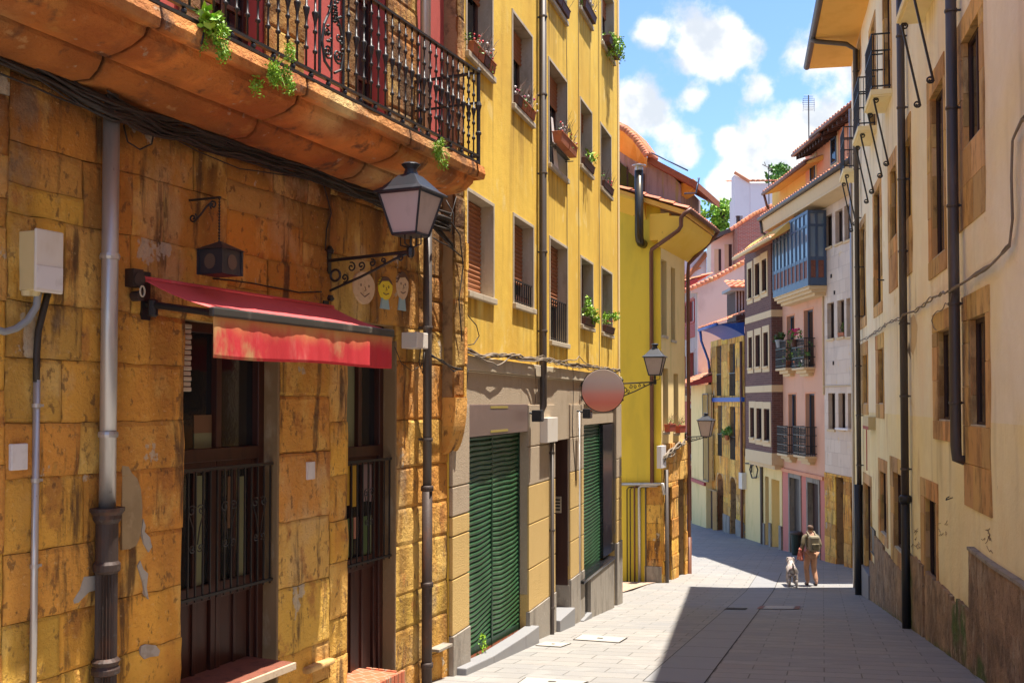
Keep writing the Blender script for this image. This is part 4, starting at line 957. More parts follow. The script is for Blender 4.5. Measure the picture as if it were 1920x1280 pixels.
# ---- awning
ua, zr_ = LA.uz(254, 522); ub = LA.uz(612, 566)[0]; VA = .66; zf = EYE + .600
ur = ub + .0
th = thing('awning', LA, (ua + ub) / 2, 0, zr_ - .3, 'faded red folding awning with a hanging valance over the first wooden door', 'awning')
def sheet(name, m, f, nu, nv, th_=.004):
    mb = MB(LA); mb.smooth = True; G = [[mb.v(*f(i / nu, j / nv)) for i in range(nu + 1)] for j in range(nv + 1)]
    for j in range(nv):
        for i in range(nu): mb.f(G[j][i], G[j][i + 1], G[j + 1][i + 1], G[j + 1][i])
    o = mb.build(name, m, th); s_ = o.modifiers.new('thick', 'SOLIDIFY'); s_.thickness = th_; return o
sheet('canopy', awn, lambda a, b: (ua + (ub - ua) * a, .05 + (VA - .05) * b, zr_ + (zf + .02 - zr_) * b - .018 * sin(pi * b) * (1 + .3 * sin(a * 9))), 60, 12)
sheet('valance', awnv, lambda a, b: (ua + (ub - ua) * a + .012 * b * sin(a * 40), VA + .012 + (.005 * sin(a * 52 + 3 * sin(a * 9)) + .007 * sin(a * 17) + .002 * sin(a * 131)) * b, zf - .02 - .285 * b - .006 * sin(a * 9) * b), 220, 12)
VZ = zf - .305 - (zr_ - .3)
mb = MB(LA); mb.box(ua - .02, ub + .02, VA - .015, VA + .03, zf - .035, zf + .028); mb.build('front_bar', awnbar, th, bevel=.012)
mb = MB(LA); mb.smooth = True; mb.tube([(ua - .04, .04, zr_), (ub + .04, .04, zr_)], .02, 12); mb.build('roller', awn, th)
mb = MB(LA)
for x in (ua + .06, ub - .06):
    mb.cut()
    mb.lathe((x - .0, .10, zr_ - .20), [(.02, -.06), (.035, -.05), (.035, .05), (.02, .06)], 10); mb.tube([(x, .0, zr_ - .16), (x, .12, zr_ - .18), (x, VA - .02, zf - .01)], .024, 8)
    mb.box(x - .04, x + .04, -.0, .04, zr_ - .28, zr_ + .05)
mb.build_each('folding_arm', blackm, th)
mb = MB(LA); x = ua - .07; mb.tube([(x, .06, zr_ - .02), (x, .11, zr_ - .02)], .05, 10); mb.tube([(x, .05, zr_ - .13), (x, .12, zr_ - .13)], .035, 10); mb.box(x - .05, x + .04, .0, .1, zr_ - .07, zr_ + .05)
mb.build('gearbox', castiron, th)
mb = MB(LA); mb.tube([(x + .035 * cos(a * pi / 8) * .6, .13, zr_ - .10 + .035 * sin(a * pi / 8)) for a in range(17)], .006, 5); mb.build('crank_eye', beltslat, th)
# ---- three painted wooden heads
def head(x0, x1, yt, yb, face, label, body=None, hairtop=True, wave=0):
    q = LA.rect(x0, x1, yt, yb, .045); u0, u1, z0, z1 = q; w_ = u1 - u0; h = z1 - z0
    th = thing('painted_head', LA, (u0 + u1) / 2, .03, z0, label, 'wall ornament', 'painted wooden heads on the wall')
    zf0 = z0 + (h * .28 if body else 0); hc, hh = (zf0 + z1) / 2, (z1 - zf0) / 2; cu = (u0 + u1) / 2
    def plate(pts, m, nm, a, b, par=th):
        mb = MB(LA); mb.poly([(u, b, z) for u, z in pts]); mb.poly([(u, a, z) for u, z in pts]); n = len(pts)
        for i in range(n): p, r = pts[i], pts[(i + 1) % n]; mb.quad((p[0], a, p[1]), (r[0], a, r[1]), (r[0], b, r[1]), (p[0], b, p[1]))
        return mb.build(nm, m, par)
    egg = [(cu + w_ * .5 * cos(t) * (1 + .12 * sin(t)) , hc + hh * sin(t)) for t in [2 * pi * i / 20 for i in range(20)]]
    f = plate(egg, face, 'face', .02, .045)
    if body: plate([(cu - w_ * .33, z0), (cu + w_ * .33, z0), (cu + w_ * .22, zf0 + h * .06), (cu - w_ * .22, zf0 + h * .06)], body, 'collar', .02, .04)
    if hairtop: plate([(cu + w_ * .52 * cos(t), hc + hh * 1.03 * sin(t)) for t in [pi * (.12 + .82 * i / 8) for i in range(9)]] + [(cu - w_ * .3, hc + hh * .55), (cu + w_ * .2, hc + hh * .68)], facek, 'hair', .018, .05)
    mk = mat('face_line', (.10, .05, .03), .6) if 'face_line' not in MATS else MATS['face_line']
    mb = MB(LA)
    for sx in (-.18, .2): mb.tube(scroll((cu + sx * w_, .046, hc + hh * .15), .011, .011, 0, 1, (1, 0, 0), (0, 0, 1), 8), .003, 4)
    mb.tube([(cu, .046, hc + hh * .1), (cu + .02, .048, hc - hh * .15), (cu - .006, .046, hc - hh * .18)], .0035, 4)
    mb.tube([(cu - w_ * .2, .046, hc - hh * (.45 - wave)), (cu, .046, hc - hh * .55), (cu + w_ * .22, .046, hc - hh * (.4 - wave))], .005, 4)
    mb.build('features', mk, f)
head(664, 703, 505, 567, facep, 'round pale painted face with a wide smile, half behind the lamp bracket', hairtop=False, wave=.12)
head(711, 736, 516, 577, facey, 'yellow painted head with brown hair and blue collar', body=faceb)
head(745, 766, 508, 580, facep, 'narrow pink painted head with dark hair beside the drainpipe', body=faceb)
# ---- cable bundles under the balcony
def bundle(base, n, spread, r, jit=6):
    out = []
    for i in range(n):
        o = random.uniform(-spread, spread); pts = [(x, y + o + random.uniform(-jit, jit) * .5, v + random.uniform(-.01, .03)) for x, y, v in base]; out.append((pts, random.uniform(*r)))
    return out
B = [(-60, 62, .05), (0, 98, .05), (90, 140, .06), (150, 180, .07), (210, 208, .17), (290, 232, .08), (380, 258, .07), (480, 290, .06), (580, 322, .06), (680, 358, .06), (760, 392, .06), (845, 420, .20)]
cables(LA, 'cable_bundle', bundle(B, 20, 19, (.006, .016)), 'thick sagging bundle of black cables along the stone wall under the balcony', wob=.06, group=None)
cables(LA, 'cable_bundle', bundle([(200, 180, .15), (300, 242, .09), (420, 268, .07), (560, 312, .07), (700, 362, .07), (800, 410, .1), (850, 465, .2)], 9, 10, (.004, .008)) + [([(0, 145, .05), (60, 160, .06), (140, 190, .06), (230, 212, .1)], .007), ([(230, 232, .06), (238, 265, .06), (262, 283, .07), (284, 275, .07), (290, 240, .07)], .006)], 'tangle of thinner cables looping below the balcony bundle', wob=.05)
cables(LA, 'loose_cable', [([(606, 345, .05), (614, 372, .04), (621, 400, .04), (612, 430, .04), (610, 470, .04)], .006)], 'thin black cable dropping to the nearest lamp bracket', wob=.01)
cables(LA, 'loose_cable', [([(300, 245, .06), (370, 285, .06), (450, 316, .06), (520, 326, .06), (610, 340, .06)], .005)], 'single cable sagging just below the bundle above the awning', wob=.01)
cables(LA, 'hanging_wire', [([(382, 62, .82), (378, 82, .82), (362, 103, .6), (330, 135, .4), (290, 160, .2), (268, 168, .06)], .006)], 'thin wire looping from the balcony edge back to the wall', wob=0)
cables(LA, 'loose_cable', [([(603, 546, .04), (560, 548, .04), (480, 532, .04), (400, 522, .05)], .006)], 'thin cable running along the wall just above the awning', wob=.01)
cables(LA, 'loose_cable', [([(740, 650, .05), (752, 680, .05), (772, 695, .05), (790, 685, .06), (795, 650, .2)], .004), ([(788, 655, .2), (785, 680, .18), (792, 700, .17), (796, 660, .2)], .006), ([(808, 665, .16), (830, 680, .2), (850, 690, .2), (866, 692, .2)], .010), ([(808, 668, .16), (830, 676, .2), (850, 695, .2), (864, 690, .2)], .008)], 'black cables looping round the pale junction box', wob=.02)
cables(LA, 'loose_cable', [([(820, 430, .12), (845, 415, .2), (862, 440, .22), (868, 500, .22), (860, 560, .22), (866, 640, .22)], .007), ([(836, 375, .12), (850, 400, .2), (848, 440, .2)], .006), ([(855, 370, .2), (846, 405, .2), (835, 415, .2)], .004), ([(812, 445, .2), (840, 462, .2), (866, 482, .22)], .008)], 'black cables twisting around the stone corner under the balcony end', wob=.02)
# TV wire bracket at corner
# ---- steps
def stepbox(pts, ztop, h, m1, m2, name, label):
    P = []
    for px, py in pts:
        r = ray(px, py); k = (ztop - EYE) / r.z; P.append((r.x * k, r.y * k))
    cx, cy_ = sum(p[0] for p in P) / 4, sum(p[1] for p in P) / 4
    return P, cx, cy_
def step_at(u0, u1, v1, zt, h, top, edge, name, label, cat):
    th = thing(name, LA, (u0 + u1) / 2, v1 / 2, zt - h, label, cat)
    mb = MB(LA); mb.box(u0, u1, -.18, v1 - .012, zt - h, zt); mb.build('tread', top, th, bevel=.006)
    mb = MB(LA); mb.box(u0 - .01, u1 + .01, v1 - .012, v1 + .012, zt - h - .01, zt - .004); mb.build('edge', edge, th, bevel=.004)
uu1, zz1 = LA.uz(552, 1240, .30); step_at(LA.uz(400, 1280, .3)[0] - .9, uu1, .30, zz1, .05, woodst, edgew, 'door_shelf', 'wide dark red shelf jutting out at the sill of the first wooden door', 'step')
uu1, zz1 = LA.uz(756, 1258, .30); th = thing('door_step', LA, uu1 - .4, .1, zz1 - .5, 'terracotta tiled step with upright edging bricks before the second wooden door', 'step')
mb = MB(LA); mb.box(d2[0] - .05, uu1 - .03, -.18, .26, zz1 - .6, zz1 - .01); mb.build('tread', tilecl, th)
mb = MB(LA); x = d2[0] - .05
while x < uu1 - .02: mb.t = rt(); mb.box(x + .004, x + .064, .262, .30, zz1 - .6, zz1 + .002); x += .068
v_ = -.1
while v_ < .24: mb.box(uu1 - .028, uu1, v_ + .004, v_ + .064, zz1 - .6, zz1 + .002); v_ += .068
mb.build('edging_brick', tilecl, th, bevel=.005)
# protruding worn ledge on the middle pier and iron ledge at the corner
mb = MB(LA); q = LA.rect(574, 625, 1252, 1266, .06); mb.box(q[0], q[1], 0, .09, q[2] + .01, q[3]); mb.build('stone_ledge', stone2, stoneh, bevel=.02)
q = LA.rect(826, 843, 1210, 1218, .1); mb = MB(LA); mb.box(q[0] - .1, q[1], 0, .14, q[2], q[2] + .03); mb.build('iron_ledge', concrete, stoneh, bevel=.004)
# ---- plants growing from the balcony edge
def tuft(fr, px, py, v, rad, n, size, label, m, droop=.1, stem=True):
    u, z = fr.uz(px, py, v); th = thing('wild_plant', fr, u, v, z, label, 'plant', None)
    mb = MB(fr); leaves(mb, (u, v, z), rad, n, size, droop, clump=9); mb.build('foliage', m, th, recalc=False)
    mb = MB(fr)
    for _ in range(9):
        a = random.uniform(0, 6.28); mb.tube([(u, v - .04, z - .02), (u + rad[0] * .4 * cos(a), v + .03 + rad[1] * .3, z + rad[2] * .3 * sin(a)), (u + rad[0] * .8 * cos(a), v + .05 + rad[1] * .5, z + rad[2] * .8 * sin(a) - droop * .4)], .0025, 4)
    mb.build('stems', leafb, th); return th
th = tuft(LA, 402, 66, .84, (.10, .07, .11), 800, .024, 'leafy weed growing beside the wire at the near part of the balcony edge', leafb, .06)
mb = MB(LA); u, z = LA.uz(390, 32, .84); leaves(mb, (u, .84, z), (.07, .06, .06), 60, .075, .05); mb.build('foliage', leafb, th, recalc=False)
tuft(LA, 511, 128, .84, (.14, .09, .13), 1800, .021, 'large bushy weed spilling over the middle of the balcony edge', leafb, .08)
tuft(LA, 822, 282, .84, (.08, .07, .11), 800, .019, 'small weed at the far end of the balcony edge', leafb, .06)
# ================================================================ ochre plastered apartment house
YB = Frame(-3.89, 0, .29, -1)
yu0, yu1 = YB.uy(11.05), YB.uz(1161, 700)[0]
yh = thing('apartment_house', YB, (yu0 + yu1) / 2, 0, gz(1, 16), 'tall ochre plastered apartment house with green roller shutters and flowers on its sills', 'house')
zcor = YB.uz(870, 672)[1]; zc2 = zcor - .20
zcor = YB.uz(1000, 684)[1]; zc2 = YB.uz(1000, 706)[1]
wins = []   # (rect, spec)
def yw(x0, x1, yt, yb, **k): wins.append((YB.rect(x0, x1, yt, yb), k))
yw(876, 924, 358, 545, shut=1, mull=1, st='wide')
yw(963, 999, 405, 568, shut=.72, rail=.28)
yw(1031, 1063, 447, 638, shut=.62, rail=.42)
yw(1089, 1111, 483, 608, shut=.0, mull=0)
yw(1128, 1147, 503, 622, shut=.0, mull=0)
yw(875, 922, -95, 97, shut=.25)
yw(961, 997, 24, 195, shut=.33)
yw(1029, 1062, 112, 306, shut=.3)
yw(1088, 1109, 186, 308, shut=.3, mull=0)
yw(1126, 1145, 233, 350, shut=0, mull=0)
yw(958, 996, -480, -170, shut=.3)
yw(1028, 1060, -170, -10, shut=.3)
yw(1086, 1108, -130, 12, shut=.3, mull=0)
yw(1128, 1150, -40, 78, shut=.3, mull=0)
holes = [w[0] for w in wins]
ydep = .24
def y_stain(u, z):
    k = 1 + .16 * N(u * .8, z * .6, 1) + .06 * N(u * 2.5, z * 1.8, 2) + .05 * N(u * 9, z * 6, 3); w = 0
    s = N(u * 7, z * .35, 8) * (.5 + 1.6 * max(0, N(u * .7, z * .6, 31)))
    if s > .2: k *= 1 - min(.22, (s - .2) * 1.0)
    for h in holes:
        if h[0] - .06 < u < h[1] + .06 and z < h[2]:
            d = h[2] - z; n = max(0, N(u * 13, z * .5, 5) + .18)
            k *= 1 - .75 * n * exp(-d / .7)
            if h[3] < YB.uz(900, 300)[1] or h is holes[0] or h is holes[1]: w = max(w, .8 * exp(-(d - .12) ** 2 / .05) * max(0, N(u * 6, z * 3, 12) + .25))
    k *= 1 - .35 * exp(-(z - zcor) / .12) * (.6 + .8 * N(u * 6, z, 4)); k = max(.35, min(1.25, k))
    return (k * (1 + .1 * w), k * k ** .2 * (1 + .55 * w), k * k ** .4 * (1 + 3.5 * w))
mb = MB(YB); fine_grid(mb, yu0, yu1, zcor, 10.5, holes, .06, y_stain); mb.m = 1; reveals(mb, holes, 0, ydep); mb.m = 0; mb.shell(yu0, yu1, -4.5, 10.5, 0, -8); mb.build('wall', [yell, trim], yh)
for (r, k), i in zip(wins, range(99)):
    w = window(YB, yh, r, dep=ydep - .01, sur=.045, surm=trim, surv=.012, frm=brownfr, mull=k.get('mull', 1), shut=k['shut'] or None, sill=(.05, .05))
    if k.get('rail'):
        mb = MB(YB); zr_ = r[2] + (r[3] - r[2]) * k['rail']; n = 9; v = -.02
        mb.box(r[0] + .01, r[1] - .01, v - .01, v + .01, zr_ - .012, zr_ + .008); mb.box(r[0] + .01, r[1] - .01, v - .01, v + .01, r[2] + .04, r[2] + .055)
        for j in range(n): x = r[0] + .04 + (r[1] - r[0] - .08) * j / (n - 1); mb.box(x - .007, x + .007, v - .007, v + .007, r[2] + .0, zr_)
        mb.build('window_railing', iron, w)
# white runs below a sill and corner strip
mb = MB(YB); mb.box(yu1 - .16, yu1 + .012, .0, .02, zcor, 10.4); mb.build('corner_strip', yelpl, yh, bevel=.006)
# cornice and roughcast band
mb = MB(YB); mb.box(yu0, yu1, -.1, .06, zc2, zcor); mb.box(yu0, yu1, -.1, .035, zc2 - .02, zc2); mb.build('string_course', trim, yh, bevel=.01)
s1 = YB.rect(873.5, 986, 757, 1226); sx = (YB.uz(873.5, 900)[0], YB.uz(986, 900)[0]); zs_t = YB.uz(873.5, 758)[1]; zs_b = YB.uz(873.5, 820)[1]
dr = (YB.uz(1036, 900)[0], YB.uz(1064.5, 900)[0]); zd_t = YB.uz(1036, 826)[1]
s2 = (YB.uz(1090, 900)[0], YB.uz(1152, 900)[0]); z2_t = YB.uz(1090, 757)[1]; 
zdoor_b = YB.uz(1040, 1152)[1]
gh = [(sx[0], sx[1], -4.4, zs_t, .14), (dr[0], dr[1], -4.4, zd_t, .9), (s2[0], s2[1], -4.4, z2_t, .12)]
zy = YB.uz(840, 968)[1]
# the wall changes from grey roughcast to sand roughcast at the level of the door heads
mb = MB(YB); mb.grid(yu0, yu1, zc2 - .9 if False else -1.0, zc2, [h for h in gh], v=.02); 
mb.build('roughcast_band', beige, yh)
mb = MB(YB)
pls = [(yu0, sx[0]), (sx[1], dr[0]), (dr[1], s2[0]), (s2[1], yu1)]
py_join = [[912, 968, 1005, 1085, 1190], [834, 904, 974, 1054, 1130], [820, 885, 954, 1015, 1085], [860, 895, 935, 975, 1016]]
mb = MB(YB)
for (a, b), js in zip(pls, py_join):
    cxp = {0: 845, 1: 1008, 2: 1066, 3: 1155}[pls.index((a, b))]
    zz = [YB.uz(cxp, y)[1] for y in js]; zz = [zs_t] + zz
    mb.cut()
    for k in range(len(zz) - 1):
        mb.m = 0 if k < 2 else 1
        mb.box(a + .002, b - .002, .0, .045, zz[k + 1] + .008, zz[k] - .008)
    mb.m = 2; mb.box(a - .004, b + .004, .0, .06, -4.6, zz[-1])
mb.build_each('pier_blocks', [beige, beigey, concrete], yh, bevel=.006)
mb = MB(YB)
for a, b, m in ((yu0, sx[0], 0), (sx[1], dr[0], 0), (dr[1], s2[0], 0), (s2[1], yu1, 0)): mb.cut(); mb.box(a, b, -.1, .018, -4.5, -.99)
mb.build_each('pier_core', beigey, yh)
# jambs of shutter recess, sand coloured
# shutter one
def rshutter(u0, u1, z0f, zt, v, label, mid=True):
    """roller shutter: one dented curtain of convex slats each side of a post"""
    mb = MB(YB); h = .062; n = int((zt - z0f(u0)) / h) + 2; segs = [(u0 + .02, (u0 + u1) / 2 - .02), ((u0 + u1) / 2 + .02, u1 - .02)] if mid else [(u0 + .02, u1 - .02)]
    for a, b in segs:
        nu = 16
        def P(i, z, o):
            u = a + (b - a) * i / nu; f = max(z, min(z0f(a), z0f(b)) - .1)
            sag = -.05 * sin(pi * i / nu) * max(0, min(1, (zt - z - .6) / 1.4)) + noise.noise(Vector((u * 3, z * 2, 3))) * .012
            dent = noise.noise(Vector((u * 2.2, z * 1.3, 11))) * .022
            return mb.v(u, v + o + dent, max(z + sag, z0f(u) + .01))
        for k in range(n):
            z = zt - (k + 1) * h
            if z + h < min(z0f(a), z0f(b)): break
            r = [[P(i, z + h * f, o) for i in range(nu + 1)] for f, o in ((0.0, -.004), (.12, .014), (.34, .026), (.6, .028), (.84, .016), (1, -.004))]
            for A, B in zip(r, r[1:]):
                for i in range(nu): mb.f(A[i], A[i + 1], B[i + 1], B[i])
    th = mb.build('roller_shutter', gshut, yh, recalc=False, label=label, smooth=True)
    mb = MB(YB)
    for x in ([u0 + .02, (u0 + u1) / 2, u1 - .02] if mid else [u0 + .02, u1 - .02]): mb.box(x - .025, x + .025, v - .01, v + .035, z0f(x), zt)
    for a, b in segs: mb.hexa([(a, v, z0f(a)), (b, v, z0f(b)), (b, v + .03, z0f(b)), (a, v + .03, z0f(a)), (a, v, z0f(a) + .09), (b, v, z0f(b) + .09), (b, v + .03, z0f(b) + .09), (a, v + .03, z0f(a) + .09)])
    mb.build('shutter_guide', greensteel, th)
zA, zB = YB.uz(877, 1224, -.12)[1], YB.uz(985, 1168, -.12)[1]
def z0f(u): f = (u - sx[0]) / (sx[1] - sx[0]); return zA + (zB - zA) * f
rshutter(sx[0], sx[1], z0f, zs_b, -.12, 'wide double green roller shutter with warped slats')
mb = MB(YB); q = (sx[0] + .002, sx[1] - .0, zs_b - .0, zs_t); mb.box(q[0], q[1], -.10, .03, q[2], q[3]); o = mb.build('shop_sign', brownsign, None, at=((q[0] + q[1]) / 2, 0, q[2]), bevel=.006); tag(o, 'long blank brown sign board above the double green shutter', 'sign')
for xx, yy in ((930, 763), (935, 807)):
    mb = MB(YB); z = YB.uz(xx, yy)[1]; mb.box(YB.uz(915, 780)[0], YB.uz(948, 780)[0], .029, .034, z - .014, z + .014); c = mb.build('sign_mark', olive, o)
    c.matrix_parent_inverse = o.matrix_basis.inverted() if False else c.matrix_parent_inverse
# sill slab under shutter one (steps up the street)
mb = MB(YB); P = []
for px, py in ((873, 1252), (925, 1228), (985, 1190), (1010, 1172)):
    u, z = YB.uz(px, py, .16); P.append((u, z))
for (a, za), (b, zb_) in zip(P, P[1:]):
    mb.hexa([(a, -.02, za - .35), (b, -.02, zb_ - .35), (b, .17, zb_ - .35), (a, .17, za - .35), (a, -.02, za), (b, -.02, zb_), (b, .17, zb_), (a, .17, za)])
mb.build('threshold', slabdk, yh, bevel=.012)
mb = MB(YB); mb.hexa([(sx[0], -.13, -3.6), (sx[1], -.13, -3.6), (sx[1], -.09, -3.6), (sx[0], -.09, -3.6), (sx[0], -.13, zA + .01), (sx[1], -.13, zB + .01), (sx[1], -.09, zB + .01), (sx[0], -.09, zA + .01)]); mb.build('threshold_tiles', tilecl, yh)
# deep brown doorway
mb = MB(YB); mb.box(dr[0] + .001, dr[1] - .001, -.88, -.84, -4.4, zd_t); mb.box(dr[1] - .02, dr[1] + .002, -.86, -.0, YB.uz(1064, 1100)[1], zd_t - .001); mb.build('doorway_panelling', wood, yh)
mb = MB(YB); mb.box(dr[1] - .022, dr[1] - .0, -.86, .03, -4.4, YB.uz(1064, 1097)[1]); mb.build('doorway_plinth', concrete, yh)
zst = YB.uz(1050, 1150, 0)[1]; mb = MB(YB); mb.box(dr[0] - .0, dr[1] + .0, -.84, .12, zst - .5, zst); mb.build('door_step', slabdk, yh, bevel=.01)
mb = MB(YB); q = YB.rect(1038, 1050, 936, 968, .0); u_ = YB.uz(1058, 950)[0]; mb.box(dr[1] - .034, dr[1] - .02, -.42, -.10, YB.uz(1050, 968)[1], YB.uz(1050, 936)[1])
o = mb.build('intercom_panel', trim, None, at=(dr[1], -.25, YB.uz(1050, 968)[1]), bevel=.004); tag(o, 'beige intercom panel inside the dark brown doorway', 'intercom')
mb = MB(YB)
z0_, z1_ = YB.uz(1050, 968)[1], YB.uz(1050, 936)[1]
for i in range(4):
    for j in range(2): zz = z0_ + (z1_ - z0_) * (.2 + i * .2); vv = -.34 + j * .14; mb.box(dr[1] - .038, dr[1] - .034, vv, vv + .08, zz - .012, zz + .012)
mb.build('button', darkin, o)
# shop two: shutter, black marble pier and grey marble stall riser
sm = YB.uz(1131, 900)[0]
zA2, zB2 = YB.uz(1093, 1070, -.1)[1], YB.uz(1131, 1047, -.1)[1]
def z1f(u): f = (u - s2[0]) / (sm - s2[0]); return zA2 + (zB2 - zA2) * f
zs2t = YB.uz(1091, 797)[1]
rshutter(s2[0], sm, z1f, zs2t, -.1, 'narrow green roller shutter beside black marble', mid=False)
mb = MB(YB); mb.box(s2[0] + .002, s2[1], -.11, -.02, zs2t, z2_t); mb.build('shutter_box', beige, yh)
mb = MB(YB); mb.box(sm, s2[1] + .01, -.13, .0, YB.uz(1140, 1040)[1], YB.uz(1140, 795)[1]); mb.build('marble_pier', marblek, yh, bevel=.004)
zl, zr2 = YB.uz(1093, 1085, .1)[1], YB.uz(1150, 1050, .1)[1]
ul, umid, ur_ = YB.uz(1093, 1090, .1)[0], YB.uz(1108, 1090, .1)[0], YB.uz(1152, 1070, .1)[0]
mb = MB(YB)
for i in range(5):
    a, b = umid + (ur_ - umid) * i / 5, umid + (ur_ - umid) * (i + 1) / 5; mb.box(a + .003, b - .003, -.1, .1, -4.6, zl + (zr2 - zl) * .62 - .02 + (.0 if i < 3 else .0))
mb.build('stall_riser', concrete, yh, bevel=.006)
mb = MB(YB); zt = zl + (zr2 - zl) * .62; mb.box(ul, ur_ + .0, -.12, .12, zt - .02, zt + .03); mb.box(ul, umid, -.1, .04, zt - .6, zt - .02); mb.build('marble_sill', marblek, yh, bevel=.006)
mb = MB(YB); mb.box(ul - .03, umid, -.1, .12, -4.6, zt - .62); mb.build('stall_step', slabdk, yh, bevel=.01)
# pipes
u = YB.uz(1017, 500, .07)[0]; zb_ = YB.uz(1017, 768, .07)[1]
o = drainpipe(YB, yh, [(u, .0, zb_ - .03), (u, .05, zb_ - .02), (u, .085, zb_ + .06), (u, .085, zcor), (u, .085, 10.4)], .05, greypipe)
u = YB.uz(1033.5, 900, .07)[0]; o = drainpipe(YB, yh, [(u, .085, -4.2), (u, .085, YB.uz(1033, 800)[1])], .03, greypipe)
for px in (1064, 1086, 1124):
    u = YB.uz(px, 300, .02)[0]; mb = MB(YB); P = [(u + noise.noise(Vector((z * .8, px, 0))) * .02, .012, zcor + z * .4) for z in range(int((10.4 - zcor) / .4))]; mb.tube(P, .006, 5); mb.build('wall_cable', cable2, yh)
u = YB.uz(1014, 300, .02)[0]; mb = MB(YB); mb.tube([(u - .03, .015, zcor), (u - .03, .015, 10.4)], .012, 6); mb.build('wall_cable', cable2, yh)
u = YB.uz(1088, 900, .07)[0]; drainpipe(YB, yh, [(u + .02, .05, -4.0), (u + .02, .05, YB.uz(1088, 770)[1])], .018, zinc, clamps=False)
wallbox(YB, 'cable_housing', 1027, 1046, 783, 830, .16, boxw, 'tall pale meter box on the pier beside the brown doorway', 'meter box')
def flood(fr, px, py, v, label, s=.09, name='floodlight'):
    u, z = fr.uz(px, py, v); th = thing(name, fr, u, 0, z, label, 'spotlight', None)
    mb = MB(fr); mb.box(u - s, u + s, v - s * .7, v + s * .7, z - s, z + s * .8); mb.build('housing', blackm, th, bevel=.01)
    mb = MB(fr); mb.tube([(u, 0, z + s * .5), (u, v, z)], .015, 6); mb.box(u - .05, u + .05, 0, .02, z + s * .2, z + s * .9); mb.build('arm', blackm, th)
    mb = MB(fr); mb.box(u - s * .8, u + s * .8, v + s * .7, v + s * .7 + .01, z - s * .8, z + s * .6); mb.build('lens', glass, th)
    return th
flood(YB, 1008, 778, .16, 'black spotlight under the drainpipe outlet of the ochre house')
flood(YB, 1101, 774, .22, 'black spotlight just under the round sign')
# round sign facing the camera
def round_sign():
    u0, z = YB.uz(1088, 735, 0); 
    y = YB.w(u0, .4, 0).y; r = ray(1130, 732); k = y / r.y; C = Vector((0, 0, EYE)) + r * k
    uu = (C - YB.o).dot(YB.t); vv = (C - YB.o).dot(YB.n); R_ = 41.0 / FPX * y
    fr = Frame(C.x, C.y, ang=0, side=-1)      # plane facing the camera
    th = thing('round_sign', fr, 0, 0, C.z, 'large round projecting shop sign, grey above fading to red below, on the ochre house', 'sign')
    def disc(r, v0, v1, m, nm):
        mb = MB(fr); mb.smooth = False; n = 48; A = [mb.v(r * cos(2 * pi * i / n), v0, C.z + r * sin(2 * pi * i / n)) for i in range(n)]; B = [mb.v(r * cos(2 * pi * i / n), v1, C.z + r * sin(2 * pi * i / n)) for i in range(n)]
        for i in range(n): j = (i + 1) % n; mb.f(A[i], A[j], B[j], B[i])
        mb.f(*A); mb.f(*B[::-1]); return mb.build(nm, m, th, bevel=.004)
    sg = bpy.data.materials.new('round_sign_print'); sg.use_nodes = True; nt = sg.node_tree; b = nt.nodes['Principled BSDF']; b.inputs['Roughness'].default_value = .35
    tc = nt.nodes.new('ShaderNodeTexCoord'); sp = nt.nodes.new('ShaderNodeSeparateXYZ'); cr_ = nt.nodes.new('ShaderNodeValToRGB'); mp = nt.nodes.new('ShaderNodeMapRange')
    nt.links.new(tc.outputs['Object'], sp.inputs[0]); nt.links.new(sp.outputs[2], mp.inputs[0]); mp.inputs[1].default_value = -R_; mp.inputs[2].default_value = R_
    nt.links.new(mp.outputs[0], cr_.inputs[0]); nt.links.new(cr_.outputs[0], b.inputs['Base Color'])
    e = cr_.color_ramp.elements; e[0].position = .0; e[0].color = (.80, .30, .16, 1); e[1].position = 1; e[1].color = (.72, .58, .44, 1)
    for p, c in ((.22, (.80, .22, .14, 1)), (.42, (.80, .32, .24, 1)), (.55, (.68, .44, .36, 1)), (.72, (.66, .52, .46, 1))):
        x = e.new(p); x.color = c
    disc(R_ * .965, .0, .07, sg, 'face'); disc(R_, .01, .055, marblek, 'rim')
    mb = MB(fr)
    P0 = YB.w(u0, 0, C.z + .1); P1 = YB.w(u0, 0, C.z - .1)
    for P in (P0, P1): mb.tube([(P.x - C.x, -(P.y - C.y), P.z), (-R_ + .02, .03, P.z)], .012, 6)
    P = YB.w(u0, .02, 0); mb.tube([(P.x - C.x, -(P.y - C.y), C.z - .18), (P.x - C.x, -(P.y - C.y), C.z + .18)], .018, 6)
    mb.build('bracket', iron, th)
round_sign()
lantern(YB, 'street_lamp', 1163, 1228, 719, 712, 748, 644, 703, 670, 'black lantern on an iron arm beside the round sign, seen against the lime wall', group=G_L)
# cables on the cornice
Bc = [(868, 655, .06), (900, 668, .07), (950, 668, .07), (1000, 676, .07), (1018, 672, .14), (1060, 684, .07), (1110, 690, .07), (1163, 697, .07)]
cables(YB, 'cable_bundle', bundle(Bc, 9, 5, (.005, .013), 5) + [([(868, 655, .08), (900, 672, .09), (930, 686, .09), (955, 672, .09), (975, 664, .09)], .010), ([(1040, 676, .08), (1080, 672, .1), (1084, 668, .1), (1092, 678, .1), (1130, 690, .08)], .008)], 'brown tangle of cables along the ledge over the shutters', cable2, wob=.05)
cables(YB, 'loose_cable', [([(868, 560, .03), (876, 590, .06), (893, 610, .08), (898, 630, .08), (888, 645, .08), (868, 648, .05)], .006), ([(868, 452, .03), (869, 540, .03), (867, 640, .03)], .006)], 'thin cable looping at the left end of the ochre wall', wob=.01)
cables(YB, 'loose_cable', [([(878, 690, .07), (875, 720, .05), (872, 756, .05)], .005)], 'short drop cable beside the stone corner over the brown sign board', wob=.01)
